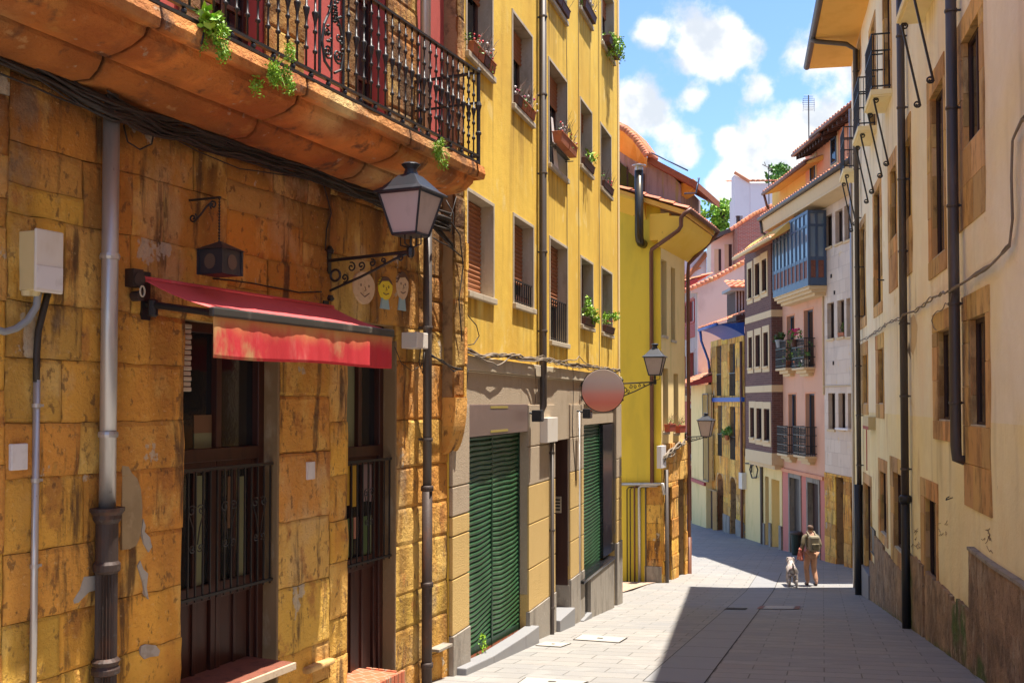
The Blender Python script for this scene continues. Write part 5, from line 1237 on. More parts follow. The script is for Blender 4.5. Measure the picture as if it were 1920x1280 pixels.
cables(YB, 'loose_cable', [([(1004, 690, .07), (1005, 730, .05), (1003, 757, .05)], .004)], 'short drop cable left of the grey drainpipe of the ochre house', wob=.01)
cables(YB, 'loose_cable', [([(1074, 690, .06), (1075, 740, .05), (1073, 800, .05), (1080, 900, .05)], .006)], 'long drop cable left of the round sign, down the roughcast pier', wob=.01)
# flower boxes
def flowerbox(fr, r, label, boxm, green=200, flowers=12, dead=0, cols=(flred, flwh), v=.08, up=.18, h=.13, n=3, zoff=0, leafmt=leafm, size=.035, grp='flower boxes on the sills of the ochre house', full=None, lw=.10):
    a, b = r[0] + .04, r[1] - .04; z = r[2] + .012 + zoff; d = .09; cu = (a + b) / 2
    th = thing('flower_box', fr, cu, v - .06, z, label, 'flower box', grp)
    wd = (b - a) / n
    for i in range(n):
        x0, x1 = a + i * wd + .006, a + (i + 1) * wd - .006
        mb = MB(fr); v0, v1 = v - .16, v + .0
        mb.hexa([(x0 + .012, v0 + .02, z), (x1 - .012, v0 + .02, z), (x1 - .012, v1 - .02, z), (x0 + .012, v1 - .02, z), (x0, v0, z + h), (x1, v0, z + h), (x1, v1, z + h), (x0, v1, z + h)])
        mb.box(x0 - .004, x1 + .004, v0 - .006, v1 + .006, z + h - .02, z + h); mb.build('pot', random.choice(boxm) if isinstance(boxm, tuple) else boxm, th, bevel=.006)
    if green:
        mb = MB(fr); rad = full or ((b - a) * .5, .11, up * .6); leaves(mb, (cu, v - .07, z + h + rad[2] * .6), rad, green, size, lw, clump=8); mb.build('foliage', leafmt, th, recalc=False)
    mb = MB(fr)
    for _ in range(8 + dead):
        x = random.uniform(a, b); L = up * random.uniform(.8, 2.0 if dead else 1.2); P = [Vector((x, v - .08, z + h - .02))]
        dx, dv = random.uniform(-.5, .8), random.uniform(-.1, .6)
        for k in range(4): P.append(P[-1] + Vector((dx * L / 4 + random.gauss(0, .012), dv * L / 4, L / 4)))
        mb.tube(P, [.004, .0035, .003, .0025, .0015], 4)
        if dead and random.random() < .6: mb.tube([P[2], P[2] + Vector((random.gauss(0, .05), random.uniform(0, .05), .08))], .002, 4)
    mb.build('stems', stemm, th)
    for c in cols:
        if not flowers: break
        mb = MB(fr)
        for _ in range(flowers): petals(mb, (random.uniform(a, b), v - .07 + random.uniform(-.03, .10), z + h + up * random.uniform(.05, .75)), random.uniform(.018, .032))
        mb.build('blossoms', c, th, recalc=False)
    return th
H = {i: w[0] for i, w in enumerate(wins)}
flowerbox(YB, H[5], 'brown pots of red and white flowers on the sill right beside the balcony railing', (planter, terra), 160, 11, 12, (flred, flwh), n=4)
flowerbox(YB, H[6], 'dark pots with red flowers and dry twigs, second sill from the balcony', (planter, terra), 130, 9, 16, (flpk, flwh), n=4)
vv = H[7]; flowerbox(YB, (vv[0], vv[1], YB.uz(1029, 248, .14)[1], 0), 'terracotta trough hung halfway up the tall window right of the drainpipe', terra, 90, 9, 18, (flred, flwh), n=2, v=.20, h=.17)
mb = MB(YB); mb.box(vv[0], vv[1], -.02, .06, YB.uz(1029, 248, .14)[1] - .01, YB.uz(1029, 248, .14)[1] + .008); 
mb.tube([(vv[0] + .02, -.02, YB.uz(1029, 252, .14)[1]), (vv[0] + .02, .12, YB.uz(1029, 252, .14)[1])], .008, 5); mb.tube([(vv[1] - .02, -.02, YB.uz(1029, 252, .14)[1]), (vv[1] - .02, .12, YB.uz(1029, 252, .14)[1])], .008, 5); mb.build('trough_rack', iron, yh)
flowerbox(YB, H[8], 'trough with a few long yellowish leaves and drooping dry stems', planter, 50, 3, 12, (flred,), n=1, leafmt=leafb, size=.09)
flowerbox(YB, H[9], 'box of dried reddish plants on the last sill of the second row', planter, 60, 5, 16, (flred,), n=1)
flowerbox(YB, H[12], 'brown box with drooping greenery at the top edge of the picture', planter, 260, 6, 4, (flwh,), n=1, v=.12, lw=.16)
flowerbox(YB, H[13], 'topmost box overflowing with bright green leaves against the sky', planter, 1100, 0, 0, (), n=1, v=.16, full=(.42, .24, .24), lw=.30, size=.05, leafmt=leafb)
flowerbox(YB, H[11], 'brown box cut by the top edge of the picture right of the drainpipe', planter, 40, 0, 4, (), n=2, v=.1)
flowerbox(YB, H[3], 'planter with a bright green bush low on the ochre wall, the nearer of two', planter, 420, 0, 0, (), n=1, leafmt=leafb, full=(.24, .13, .20), size=.055, lw=.03)
flowerbox(YB, H[4], 'planter with bright green leaves nearest to the round sign and lamp', planter, 420, 3, 0, (flred,), n=1, leafmt=leafb, full=(.28, .20, .17), size=.055, lw=.05)
mb = MB(YB); r = H[1]
for i in range(5):
    a = r[0] + .05 + i * (r[1] - r[0] - .1) / 5; mb.box(a, a + (r[1] - r[0] - .1) / 5 - .015, -.16, -.05, r[2] + .005, r[2] + .15)
o = mb.build('empty_pots', planter, None, at=(r[0], 0, r[2]), bevel=.006); tag(o, 'row of dark empty pots behind the low railing of a first floor window', 'flower pots')
# towel of white cloth in the window under the terracotta trough
mb = MB(YB); r = H[7]; G = []
for i in range(9):
    f = i / 8; G.append([mb.v(r[0] + .25 + (.10 + .22 * f) * (j / 6) + .05 * f, -.03 + .04 * f + .018 * sin(j * 2.1), r[2] + .78 - .78 * f) for j in range(7)])
for A, B in zip(G, G[1:]):
    for j in range(6): mb.f(A[j], A[j + 1], B[j + 1], B[j])
o = mb.build('curtain', flwh, None, at=(r[0], 0, r[2]), smooth=True); tag(o, 'white cloth blowing out of the window under the terracotta trough', 'cloth')
mb = MB(W); x, y = gpt(925, 1228)
u, z = YB.uz(915, 1222, .05); th = thing('weed', YB, u, .0, z - .02, 'small green weed sprouting at the foot of the double green shutter', 'plant')
mb = MB(YB); leaves(mb, (u, -.02, z + .08), (.09, .05, .14), 70, .04, 0); mb.build('foliage', leafb, th, recalc=False)

# ================================================================ lime coloured corner house
GB = Frame(3.95, 26.8, .425, -1)                        # street side
gu1 = GB.uz(1286, 1000)[0]
SB_ = Frame(3.95, 26.8, ang=GB.a + pi / 2, side=1)      # side wall: u runs away to the left, faces the camera
gs1 = SB_.uz(1140, 900)[0]
if gs1 < 0: gs1 = -gs1
gh_ = thing('corner_house', GB, 0, 0, gz(4, 27), 'lime yellow corner house with ochre stone ground floor, tiled eaves and a dark stovepipe', 'house')
zeG = GB.uz(1240, 400)[1]
zst_ = GB.uz(1240, 835)[1]; zstp = SB_.uz(1200, 905)[1]
ghl = [GB.rect(1240, 1250, 485, 628), GB.rect(1258, 1266, 500, 637), GB.rect(1243, 1253, 690, 810), GB.rect(1263, 1272, 700, 812)]
ghs = [(GB.uz(1246, 1000)[0], GB.uz(1256, 1000)[0], -6, GB.uz(1246, 915)[1]), (GB.uz(1269, 1000)[0], GB.uz(1281, 1000)[0], -6, GB.uz(1269, 900)[1])]
zstone = GB.uz(1245, 832)[1]
mb = MB(GB); mb.grid(0, gu1, zstone, zeG, [h + (.25,) for h in ghl]); mb.shell(.01, gu1, -6, zeG, 0, -7.5); mb.build('wall', yelpl, gh_)
mb = MB(GB); mb.grid(-.005, gu1, -6, zstone, [h + (.5,) for h in ghs], v=.0); mb.build('ground_floor_core', mortar, gh_)
mb = MB(GB); ashlar(mb, -.02, gu1 + .01, -5, zstone, ghs, v=.03, bw=(.35, .9), ch=(.35, .55), rel=(.01, .04)); mb.build('stone_ground_floor', stone, gh_, recalc=False)
for h in ghl: window(GB, gh_, h, dep=.22, sur=None, frm=brownfr, mull=1, sill=(.04, .04))
for h in ghs: window(GB, gh_, h, dep=.4, frm=wood, mull=0, pane=wood)
def to(fr2, fr1, u, v, z):       # coordinates of frame 1 expressed in frame 2
    p = fr1.w(u, v, 0) - fr2.o; return (p.dot(fr2.t), p.dot(fr2.n), z)
class MB2(MB):
    """build in one frame, attach to a thing of another"""
    def __init__(s, fr, base): super().__init__(fr); s.base = base
    def v(s, u, v, z): s.V.append(to(s.base, s.fr, u, v, z)); s.VT.append(s.t); return len(s.V) - 1
zj = SB_.uz(1200, 907)[1]
_p, _q = SB_.uz(1140, 345, .35), SB_.uz(1290, 392, .35); slope = (_p[1] - _q[1]) / (_p[0] - _q[0]); ueave, zeave = _q
mb = MB2(SB_, GB); mb.poly([(.005, .004, -6), (6, .004, -6), (6, .004, zeave + (6 - ueave) * slope - .1), (.005, .004, zeave + (0 - ueave) * slope - .1)]); mb.build('side_wall', greenpl, gh_)
mb = MB2(SB_, GB)      # raking band under the verge
z_ = lambda u: zeave + (u - ueave) * slope
mb.hexa([(.4, 0, z_(.4) - .62), (6, 0, z_(6) - .62), (6, .34, z_(6) - .22), (.4, .34, z_(.4) - .22), (.4, 0, z_(.4) - .15), (6, 0, z_(6) - .15), (6, .34, z_(6) - .15), (.4, .34, z_(.4) - .15)])
mb.build('verge_band', limeeave, gh_)
mb = MB2(SB_, GB); us_ = SB_.uz(1211, 1000)[0]; ashlar(mb, .0, us_, -5, zj - .02, [], v=.03, bw=(.5, .9), ch=(.35, .5)); mb.build('corner_stones', stone, gh_, recalc=False)
mb = MB2(SB_, GB); mb.box(0, us_ + .02, 0, .08, -6, SB_.uz(1220, 1060)[1]); mb.build('corner_plinth', concrete, gh_, bevel=.01)
# pipes on the side wall
zb0 = -5
for px, m, r in ((1176, castiron, .016), (1182, castiron, .016), (1190, brownpipe, .024), (1199, zinc, .04), (1211, greypipe, .02)):
    u = SB_.uz(px, 1000, .06)[0]; zt = zj - .10 - (.05 if px < 1185 else 0)
    P = [(u, .07, zb0), (u, .07, zt), (u - .05, .07, zt + .06), (max(.1, u - .5), .07, zt + .08)]
    mb = MB2(SB_, GB); mb.smooth = True; mb.tube(P, r, 10); mb.build('drainpipe', m, gh_)
mb = MB2(SB_, GB); mb.smooth = True; mb.tube([(us_ + .9, .09, zj - .02), (.1, .09, zj + .02), (-.06, .12, zj + .03), (-.10, .12, zj - .25)], .045, 10); mb.build('drainpipe', zinc, gh_)
mb = MB2(SB_, GB); u = SB_.uz(1222, 700, .07)[0]; 
zt = SB_.uz(1222, 470, .07)[1]
mb.smooth = True; P1 = SB_.uz(1222, 470, .07); P2 = SB_.uz(1276, 432, .07)
mb.tube([(u, .08, zj + .05), (u, .08, zt - .05), (u - .03, .12, zt + .03)] + [(*(lambda q: (q[0], .40, q[1]))(SB_.uz(x_, y_, .40)),) for x_, y_ in ((1250, 448), (1272, 432), (1277, 424), (1277, 408), (1284, 400), (1296, 392))], .055, 10)
dpg = mb.build('drainpipe', brownpipe, gh_)
# roof: eaves over the street, verge over the side wall
mb = MB2(SB_, GB)
def sz(px, py, v=0): u, z = SB_.uz(px, py, v); return u, z
# verge line (side wall top) from upper left to the eave
va = [sz(1140, 345, .35), sz(1290, 392, .35)]
slope = (va[0][1] - va[1][1]) / (va[0][0] - va[1][0]); ueave = va[1][0]; zeave = va[1][1]
ueave2 = GB.n  # noqa
Lr = 7.5
def roofz(u): return zeave + (u - ueave) * slope
b0 = gu1 + .5
mb = MB(GB)
# in GB frame: side-wall coordinate u_s = -v ; roof spans v from -u.. ; GB u from -0.35 to gu1
ve = -ueave
A = (-.38, ve, zeave); up_v = (0, -5.0, 5.0 * slope)
tiles(mb, A, (b0 + .38, 0, 0), up_v, cw=.24, rl=.42, amp=.05); mb.build('tiled_roof', tilem, gh_, recalc=False)
mb = MB(GB); mb.hexa([(-.33, ve - .05, zeave - .16), (b0, ve - .05, zeave - .16), (b0, -5, zeave - .16 + (ve - .05 + 5) * slope), (-.33, -5, zeave - .16 + (ve - .05 + 5) * slope),
    (-.33, ve - .05, zeave - .03), (b0, ve - .05, zeave - .03), (b0, -5, zeave - .03 + (ve - .05 + 5) * slope), (-.33, -5, zeave - .03 + (ve - .05 + 5) * slope)]); mb.build('roof_deck', orangepl, gh_)
# cove cornice under the eave
mb = MB(GB); n = 10; pr = []
for i in range(n + 1):
    f = i / n; pr.append((ve * 0 + (ve - .1) * (f ** 1.0), zeG + (zeave - .15 - zeG) * (1 - cos(f * pi / 2)) ** .9))
z_a = zeave - .90
zeG2 = z_a
pr = [((ve - .1) * f, z_a + (zeave - .17 - z_a) * (1 - sqrt(max(0, 1 - (f) ** 2))) ** .55 if f else z_a) for f in [i / n for i in range(n + 1)]]
for (v0, z0), (v1, z1) in zip(pr, pr[1:]):
    mb.quad((-.30, v0, z0), (b0, v0, z0), (b0, v1, z1), (-.30, v1, z1))
mb.poly([(-.30, v, z) for v, z in pr] + [(-.30, 0, zeave - .1)]); mb.poly([(b0, v, z) for v, z in pr] + [(b0, 0, zeave - .1)])
mb.poly([(-.30, ve - .1, zeave - .17), (b0, ve - .1, zeave - .17), (b0, 0, zeave - .1), (-.30, 0, zeave - .1)])
mb.box(-.301, .01, -.22, .30, zeave - .74, zeave - .05)
mb.build('cornice', limeeave, gh_)
mb = MB(GB); mb.smooth = True; mb.tube([(-.36, ve + .05, zeave - .03), (b0 + .05, ve + .05, zeave - .03)], .06, 8); mb.build('gutter', brownpipe, gh_)
mb = MB(GB); mb.smooth = True; mb.tube([(b0, ve + .04, zeave - .06), (b0, ve - .1, zeave - .25), (b0 - .45, .1, z_a - .1), (b0 - .48, .09, z_a - .4), (b0 - .48, .09, -2.2)], .055, 8); mb.tube([(gu1 + .02, .09, -2.2), (gu1 + .02, .09, -6)], .07, 8); mb.build('drainpipe', brownpipe, gh_)
# stovepipe
u, z = SB_.uz(1198, 320, .35); u2, z2 = SB_.uz(1192, 455, .2)
mb = MB2(SB_, GB); u, z = SB_.uz(1198, 320, .42); mb.smooth = True; mb.tube([(u, .0, z2 - .02), (u, .26, z2 - .02), (u, .38, z2 + .04), (u, .42, z2 + .16), (u, .42, z)], .115, 16); mb.build('stovepipe', mat('stovepipe_steel', (.06, .05, .04), .3, metal=.7, layers=[(4, .3, (.16, .12, .07), .5, .7, .6)]), gh_)
mb = MB2(SB_, GB); mb.lathe((u, .42, z), [(.115, 0), (.115, .10), (.19, .11), (.19, .14), (.05, .18)], 14); mb.build('stovepipe_cap', zinc, gh_)
# attic storey behind: shuttered dormer with orange soffit, weathered wall
def face_wall(th, base, pts, v, m, name, thick=.3, fr=SB_):
    mb = MB2(fr, base); P = [fr.uz(x, y, v) for x, y in pts]
    mb.poly([(u, v, z) for u, z in P]); mb.poly([(u, v - thick, z) for u, z in P])
    for i in range(len(P)): a, b = P[i], P[(i + 1) % len(P)]; mb.quad((a[0], v, a[1]), (b[0], v, b[1]), (b[0], v - thick, b[1]), (a[0], v - thick, a[1]))
    return mb.build(name, m, th)
ath = thing('attic_storey', GB, 0, -3, 5, 'weathered attic storey with shutters, orange soffit and curved tiled eave above the lime house', 'attic')
face_wall(ath, GB, [(1214, 305), (1232, 300), (1276, 346), (1277, 395), (1214, 395)], -1.2, greypink, 'weathered_wall', 2.5)
face_wall(ath, GB, [(1150, 262), (1180, 276), (1219, 300), (1219, 390), (1150, 370)], -1.25, greypink, 'window_wall', .5)
for xa, xb, ya, yb in ((1163, 1175, 305, 345), (1178, 1190, 322, 348)): face_wall(ath, GB, [(xa, ya), (xb, ya + 10), (xb, yb + 8), (xa, yb)], -1.22, glass, 'window', .05)
for xa, xb, ya, yb in ((1150, 1163, 295, 340), (1175, 1178, 310, 350), (1190, 1208, 318, 358)): face_wall(ath, GB, [(xa, ya), (xb, ya + 8), (xb, yb + 8), (xa, yb)], -1.215, darkwood, 'shutter', .05)
# projecting orange soffit + tiled edge
mb = MB2(SB_, GB)
e = [(1150, 236), (1172, 246), (1190, 262), (1204, 281), (1214, 296)]
P = [SB_.uz(x, y, -.2) for x, y in e]; Q = [SB_.uz(x, y, -1.24) for x, y in ((1150, 277), (1165, 286), (1180, 296), (1195, 304), (1212, 314))]
for i in range(4): mb.quad((P[i][0], -.2, P[i][1]), (P[i + 1][0], -.2, P[i + 1][1]), (Q[i + 1][0], -1.24, Q[i + 1][1]), (Q[i][0], -1.24, Q[i][1]))
mb.build('soffit', orangepl, ath)
mb = MB2(SB_, GB); mb.smooth = True
for i in range(4):
    a, b = Vector((P[i][0], -.2, P[i][1])), Vector((P[i + 1][0], -.2, P[i + 1][1])); n = 4
    for k in range(n):
        c, d = a.lerp(b, k / n), a.lerp(b, (k + .96) / n); mb.t = rt(.7, 1.2); mb.tube([c + Vector((0, .05, .05)), d + Vector((0, .05, .045))], [.085, .075], 8)
        mb.t = rt(.7, 1.2); mb.tube([c + Vector((0, 0, .10)), c + Vector((0, -1.0, .14))], [.08, .08], 7)
mb.build('tiled_eave', tilem, ath)
mb = MB2(SB_, GB); P = [SB_.uz(1214, 290, -.6), SB_.uz(1262, 316, -.6), SB_.uz(1308, 340, -.6)]
mb.m = 0
a, b = P[0], P[2]
mb.hexa([(a[0], -3.5, a[1] - .2), (b[0], -3.5, b[1] - .2), (b[0], -.6, b[1] - .2), (a[0], -.6, a[1] - .2), (a[0], -3.5, a[1] - .02), (b[0], -3.5, b[1] - .02), (b[0], -.6, b[1] - .02), (a[0], -.6, a[1] - .02)])
mb.build('roof_edge', mat('rusty_brown_fascia', (.30, .09, .04), .8, layers=[(5, 1, (.16, .06, .04), .5, .7, .6)]), ath)
mb = MB2(SB_, GB); mb.smooth = True; c, d = SB_.uz(1212, 282, -.5), SB_.uz(1290, 320, -.5); mb.tube([(c[0], -.5, c[1]), (d[0], -.5, d[1])], .02, 6)
c, d, e_, f_ = SB_.uz(1311, 333, -.5), SB_.uz(1305, 362, -.5), SB_.uz(1283, 363, -.5), SB_.uz(1309, 336, -.5); mb.tube([(f_[0], -.5, f_[1]), (c[0], -.5, c[1]), (d[0], -.5, d[1]), (e_[0], -.5, e_[1])], .025, 6); mb.build('gutter_pipe', bluegrey, ath)
face_wall(ath, GB, [(1277, 344), (1300, 335), (1300, 352), (1284, 364), (1277, 367)], -1.3, orangepl, 'side_soffit', .6)
# lamp, cables, boxes, flowerpots on it
lantern(GB, 'street_lamp', 1284, 1324, 819, 812, 832, 774, 818, 788, 'farthest black lantern, sticking out from the corner of the lime house over the bend', group=G_L)
cables(GB, 'cable_bundle', bundle([(1243, 858, .1), (1255, 850, .12), (1268, 838, .12), (1284, 828, .1)], 6, 6, (.015, .03), 6), 'grey knot of cables over the stone ground floor of the lime house', cable2, wob=.12)
wallbox(GB, 'meter_box', 1240, 1249, 836, 878, .12, paper, 'narrow white meter box at the corner of the lime house', 'meter box')
u = GB.uz(1241, 1000, .1)[0]; drainpipe(GB, gh_, [(.05, .12, -5.5), (.05, .12, GB.uz(1241, 880)[1])], .05, greypipe, clamps=False)
for i, lb in ((2, 'red trough at the nearer window over the knot of cables'), (3, 'red trough at the farther window over the knot of cables')):
    flowerbox(GB, (ghl[i][0] - .1, ghl[i][1] + .1, ghl[i][2], 0), lb, mat('red_trough', (.35, .06, .03), .6) if 'red_trough' not in MATS else MATS['red_trough'], 60, 3, 4, (flred,), n=1, v=.2, h=.2, grp='red troughs on the lime house')
# ================================================================ cream house (right)
RB = Frame(2.382, 0, .245, 1)
ru1 = RB.uz(1604, 1000)[0]; ru0 = RB.uy(-7)
ch = thing('cream_house', RB, RB.uy(17), 0, gz(7, 17), 'long cream plastered house with ochre stone window surrounds and iron strutted balconies', 'house')
ZE = EYE + 8.62
W_ = []     # opening, surround rect, apron
def rw(sx0, sx1, syt, syb, ox0, ox1, oyt, oyb, **k):
    s = RB.rect(sx0, sx1, syt, syb); o = RB.rect(ox0, ox1, oyt, oyb); W_.append((s, o, k)); return s, o
rw(1797, 1847, 50, 440, 1805, 1839, 80, 286)
rw(1741, 1774, 153, 528, 1747, 1772, 184, 490)
rw(1688, 1710, 247, 530, 1696, 1709, 275, 420)
rw(1667, 1683, 300, 552, 1671, 1682, 322, 452)
rw(1638, 1654, 352, 598, 1640, 1652, 365, 576)
rw(1612, 1624, 420, 619, 1614, 1623, 430, 600)
rw(1808, 1858, 557, 945, 1819, 1851, 599, 798)
rw(1751, 1785, 590, 822, 1760, 1783, 622, 788)
rw(1643, 1658, 630, 783, 1648, 1657, 655, 757)
rw(1615, 1628, 645, 776, 1619, 1627, 667, 757)
rw(1728, 1760, 893, 1064, 1735, 1757, 931, 1079)
rw(1671, 1694, 854, 1066, 1677, 1692, 884, 1023)
rw(1648, 1665, 857, 1008, 1651, 1663, 882, 995)
rw(1620, 1635, 884, 1086, 1623, 1634, 905, 1082)
# French windows behind the balconies
zbal = EYE + 5.6
BY = [(13.2, 14.5), (17.9, 19.05), (20.3, 21.5), (24.0, 25.1)]
for a, b in BY:
    ua, ub = RB.uy(a) + .12, RB.uy(b) - .12; W_.append(((ua - .14, ub + .14, zbal, zbal + 2.35), (ua, ub, zbal, zbal + 2.2), {}))
for a, b in ((1606, 1615), ):
    s = RB.rect(a, b, 88, 165); W_.append((s, (s[0] + .08, s[1] - .08, s[2] + .1, s[3] - .1), {}))
ops = [o + (.21,) for s, o, k in W_]
zsp = RB.uz(1755, 783)[1]
ns = RB.uz(1925, 800)[0]
HO = [o for s, o, k in W_]
def r_stain(u, z):
    k = 1 + .12 * N(u * .5, z * .5, 1) + .05 * N(u * 2.2, z * 1.2, 2) + .05 * N(u * 8, z * 5, 3)
    s = N(u * 4.5, z * .3, 18) * (.4 + 1.8 * max(0, N(u * .5, z * .5, 31)))
    if s > .16: k *= 1 - min(.25, (s - .16) * 1.0)
    for h in HO:
        if h[0] - .2 < u < h[1] + .2 and z < h[2]: k *= 1 - .5 * max(0, N(u * 11, z * .5, 5) + .1) * exp(-(h[2] - z) / .8)
    g = gz(0, RB.w(u, 0, 0).y); dz = z - g
    k *= 1 - .40 * exp(-max(0, dz - .55) / .35) * (.55 + .9 * N(u * 4, z * 2, 4))
    w = max(0, N(u * .8, z * .8, 40) - .15) * 1.6; k = max(.4, min(1.15, k))
    return (k, k * k ** .12 * (1 - .06 * w), k * k ** .35 * (1 - .3 * w))
rv = RB.uy(8.2)
mb = MB(RB); mb.grid(ru0, rv, zsp, ZE + .1, []); mb.m = 1; mb.grid(ru0, rv, -5.6, zsp, []); mb.m = 0
fine_grid(mb, rv, ru1, zsp, ZE + .1, HO, .085, r_stain, wav=.012); mb.m = 1; fine_grid(mb, rv, ru1, -5.6, zsp, HO, .085, r_stain, wav=.012); mb.m = 2; reveals(mb, HO, 0, .13, -5.6, ZE + .1); mb.m = 0
mb.shell(ru0, ru1, -5.6, ZE + .1, 0, -9)
mb.build('wall', [cream, creamlow, stone2], ch)
for s, o, k in W_:
    w = window(RB, ch, o, dep=.115, frm=darkwood, mull=1 if o[1] - o[0] > .5 else 0, pane=glass)
    mb = MB(RB)
    # stone surround as separate blocks
    for (a, b, c, d) in ((s[0], o[0], o[2], o[3]), (o[1], s[1], o[2], o[3]), (s[0], s[1], o[3], s[3]), (s[0], s[1], s[2], o[2])):
        if b - a < .01 or d - c < .01: continue
        z = c
        while z < d - .01:
            h = min(random.uniform(.4, .7), d - z); h = d - z if d - z - h < .15 else h
            x = a
            while x < b - .01:
                wd = b - a if b - a < .8 else min(random.uniform(.4, .7), b - x); wd = b - x if b - x - wd < .2 else wd
                mb.t = rs_(.7, 1.15); v1 = .014 + random.uniform(0, .008); mb.box(x + .002, x + wd - .002, -.02, v1, z + .002, z + h - .002); x += wd
            z += h
    mb.t = (1, 1, 1); mb.build('surround', stone2, w, bevel=.005)
# blocks inside the reveals (far jamb)
    mb = MB(RB); z = o[2]
    while z < o[3]:
        h = min(random.uniform(.25, .5), o[3] - z); mb.t = rs_(.6, 1.3); mb.box(o[1] - .02, o[1] - .002, -.06, -.005, z + .004, z + h - .004); z += h
    mb.t = (1, 1, 1); mb.build('jamb', stone2, w)
    mb = MB(RB); mb.box(o[0] + .01, o[1] - .02, -.06, .005, o[2] - .01, o[2] + .02); mb.build('sill', trim, w, bevel=.004)
# plinth slabs following the street
mb = MB(RB)
segs = [(1634, 1643, 1062), (1643, 1660, 1024), (1660, 1672, 1045), (1672, 1684, 1060), (1684, 1700, 1078), (1702, 1716, 1045), (1716, 1735, 1060), (1740, 1762, 1092), (1762, 1790, 1118), (1790, 1800, 1136), (1800, 1826, 1148)]
U = []
for a, b, y in segs:
    ua, za = RB.uz(b, y); ub = RB.uz(a, y)[0]; U.append((ua, ub, za))
MOSS = [(RB.uz(1712, 1120), .22, .5), (RB.uz(1800, 1180), .20, .45), (RB.uz(1704, 1060), .08, .3), (RB.uz(1814, 1200), .16, .4), (RB.uz(1850, 1265), .25, .15)]
def p_stain(u, z):
    k = 1 + .45 * N(u * 1.7, z * 1.7, 1) + .3 * N(u * 5, z * 3, 2) + .25 * N(u * 14, z * 6, 3); g = gz(0, RB.w(u, 0, 0).y); dz = z - g; m = 0
    for (a, b), ru_, rz_ in MOSS: m = max(m, 2.0 * exp(-((u - a) / ru_) ** 2 - ((z - b) / rz_) ** 2) + .5 * N(u * 7, z * 7, 9))
    m = max(m, 1.0 * exp(-max(0, dz) / .07) + .6 * N(u * 5, z * 5, 11) - .2); m = min(1, max(0, m - .25) * 1.6); k = max(.35, min(1.6, k))
    return (k * (1 - .72 * m), k * (1 - .35 * m), k * (1 - .75 * m))
def pl_slab(ua, ub, ta, tb, vv_=.045):
    """slab between ua and ub whose top runs from ta to tb"""
    n = max(2, int(abs(ub - ua) / .05)); zb0_ = min(gz(0, RB.w(ua, 0, 0).y), gz(0, RB.w(ub, 0, 0).y)) - .3; G = []; mb.pv = True
    for i in range(n + 1):
        u = ua + (ub - ua) * i / n; top = ta + (tb - ta) * i / n + .02 * N(u * 6, 1, 1); col = []; m_ = max(3, int((top - zb0_) / .05))
        for j in range(m_c + 1): z = zb0_ + (top - zb0_) * j / m_c; mb.t = p_stain(u, z); col.append(mb.v(u, vv_ + .012 * N(u * 3, z * 3, 2) + .006 * N(u * 11, z * 11, 5), z))
        mb.t = (.8, .8, .8); col.append(mb.v(u, -.02, top)); G.append(col)
    for a, b in zip(G, G[1:]):
        for j in range(len(a) - 1): mb.f(a[j], b[j], b[j + 1], a[j + 1])
    for c in (G[0], G[-1]): bk = mb.v(mb.V[c[0]][0], -.02, zb0_); mb.f(*c, bk)
m_c = 22
for ua, ub, za in U: pl_slab(ua + .004, ub - .004, za, za)
P = [RB.uz(x, y) for x, y in ((1826, 1030), (1870, 1063), (1925, 1098), (2100, 1235))]; m_c = 34
for (a, za), (b, zb_) in zip(P, P[1:]): pl_slab(b, a, zb_, za, .06)
b, zb_ = P[-1]; mb.t = (1, 1, 1); mb.box(ru0, b, -.02, .05, -4, zb_)
mb.build('plinth', plinth, ch, recalc=True)
mb = MB(RB)
for (a, za), (b, zb_) in zip(P, P[1:]): mb.hexa([(b, -.02, zb_), (a, -.02, za), (a, .075, za), (b, .075, zb_), (b, -.02, zb_ + .035), (a, -.02, za + .035), (a, .075, za + .035), (b, .075, zb_ + .035)])
mb.build('plinth_coping', concrete, ch)
for (x0, x1, yt, yb) in ((1634, 1642, 986, 1033),):
    q = RB.rect(x0, x1, yt, yb); mb = MB(RB); mb.ring((q[0] + .03, q[1] - .03, q[2] + .03, q[3] - .03), .03, -.01, .025); mb.box(q[0] + .03, q[1] - .03, -.01, .008, q[2] + .03, q[3] - .03); mb.build('vent_grille', iron, ch)
# steps of the far doors
u_, z_ = RB.uz(1636, 1078); mb = MB(RB); mb.box(RB.uz(1635, 1080)[0], RB.uz(1622, 1080)[0], -.2, .08, -5.6, z_ - .02); mb.build('door_step', slabdk, ch, bevel=.01)
# damp flaking plaster: real raised blisters
def blister(pts, m, v0=.012):
    mb = MB(RB); P = [RB.uz(x, y) for x, y in pts]; c = (sum(p[0] for p in P) / len(P), sum(p[1] for p in P) / len(P)); k = mb.v(c[0], v0, c[1]); I = [mb.v(u, .001, z) for u, z in P]
    for i in range(len(I)): mb.f(I[i], I[(i + 1) % len(I)], k)
    mb.build('flaking_plaster', m, ch, smooth=False)
blister([(1707, 595), (1714, 588), (1720, 610), (1719, 640), (1712, 668), (1706, 655), (1708, 630)], orangepl if False else creamst)
blister([(1704, 640), (1707, 655), (1708, 675), (1703, 660)], plinth, .03)
# moss creeping up the foot of the wall
# scratched scribbles
def scrib(x, y, w, h, n, k):
    random.seed(k); mb = MB(RB)
    for _ in range(n):
        P = []; a, b = x + random.uniform(0, w), y + random.uniform(0, h)
        for i in range(5): u, z = RB.uz(a, b); P.append((u, .004, z)); a += random.uniform(-5, 5); b += random.uniform(-5, 6)
        mb.tube(P, .004, 4)
    mb.build('scratched_scribble', plinth, ch)
scrib(1846, 992, 9, 34, 7, 3); scrib(1717, 985, 8, 40, 6, 5); scrib(1760, 980, 20, 50, 5, 9)
random.seed(21)
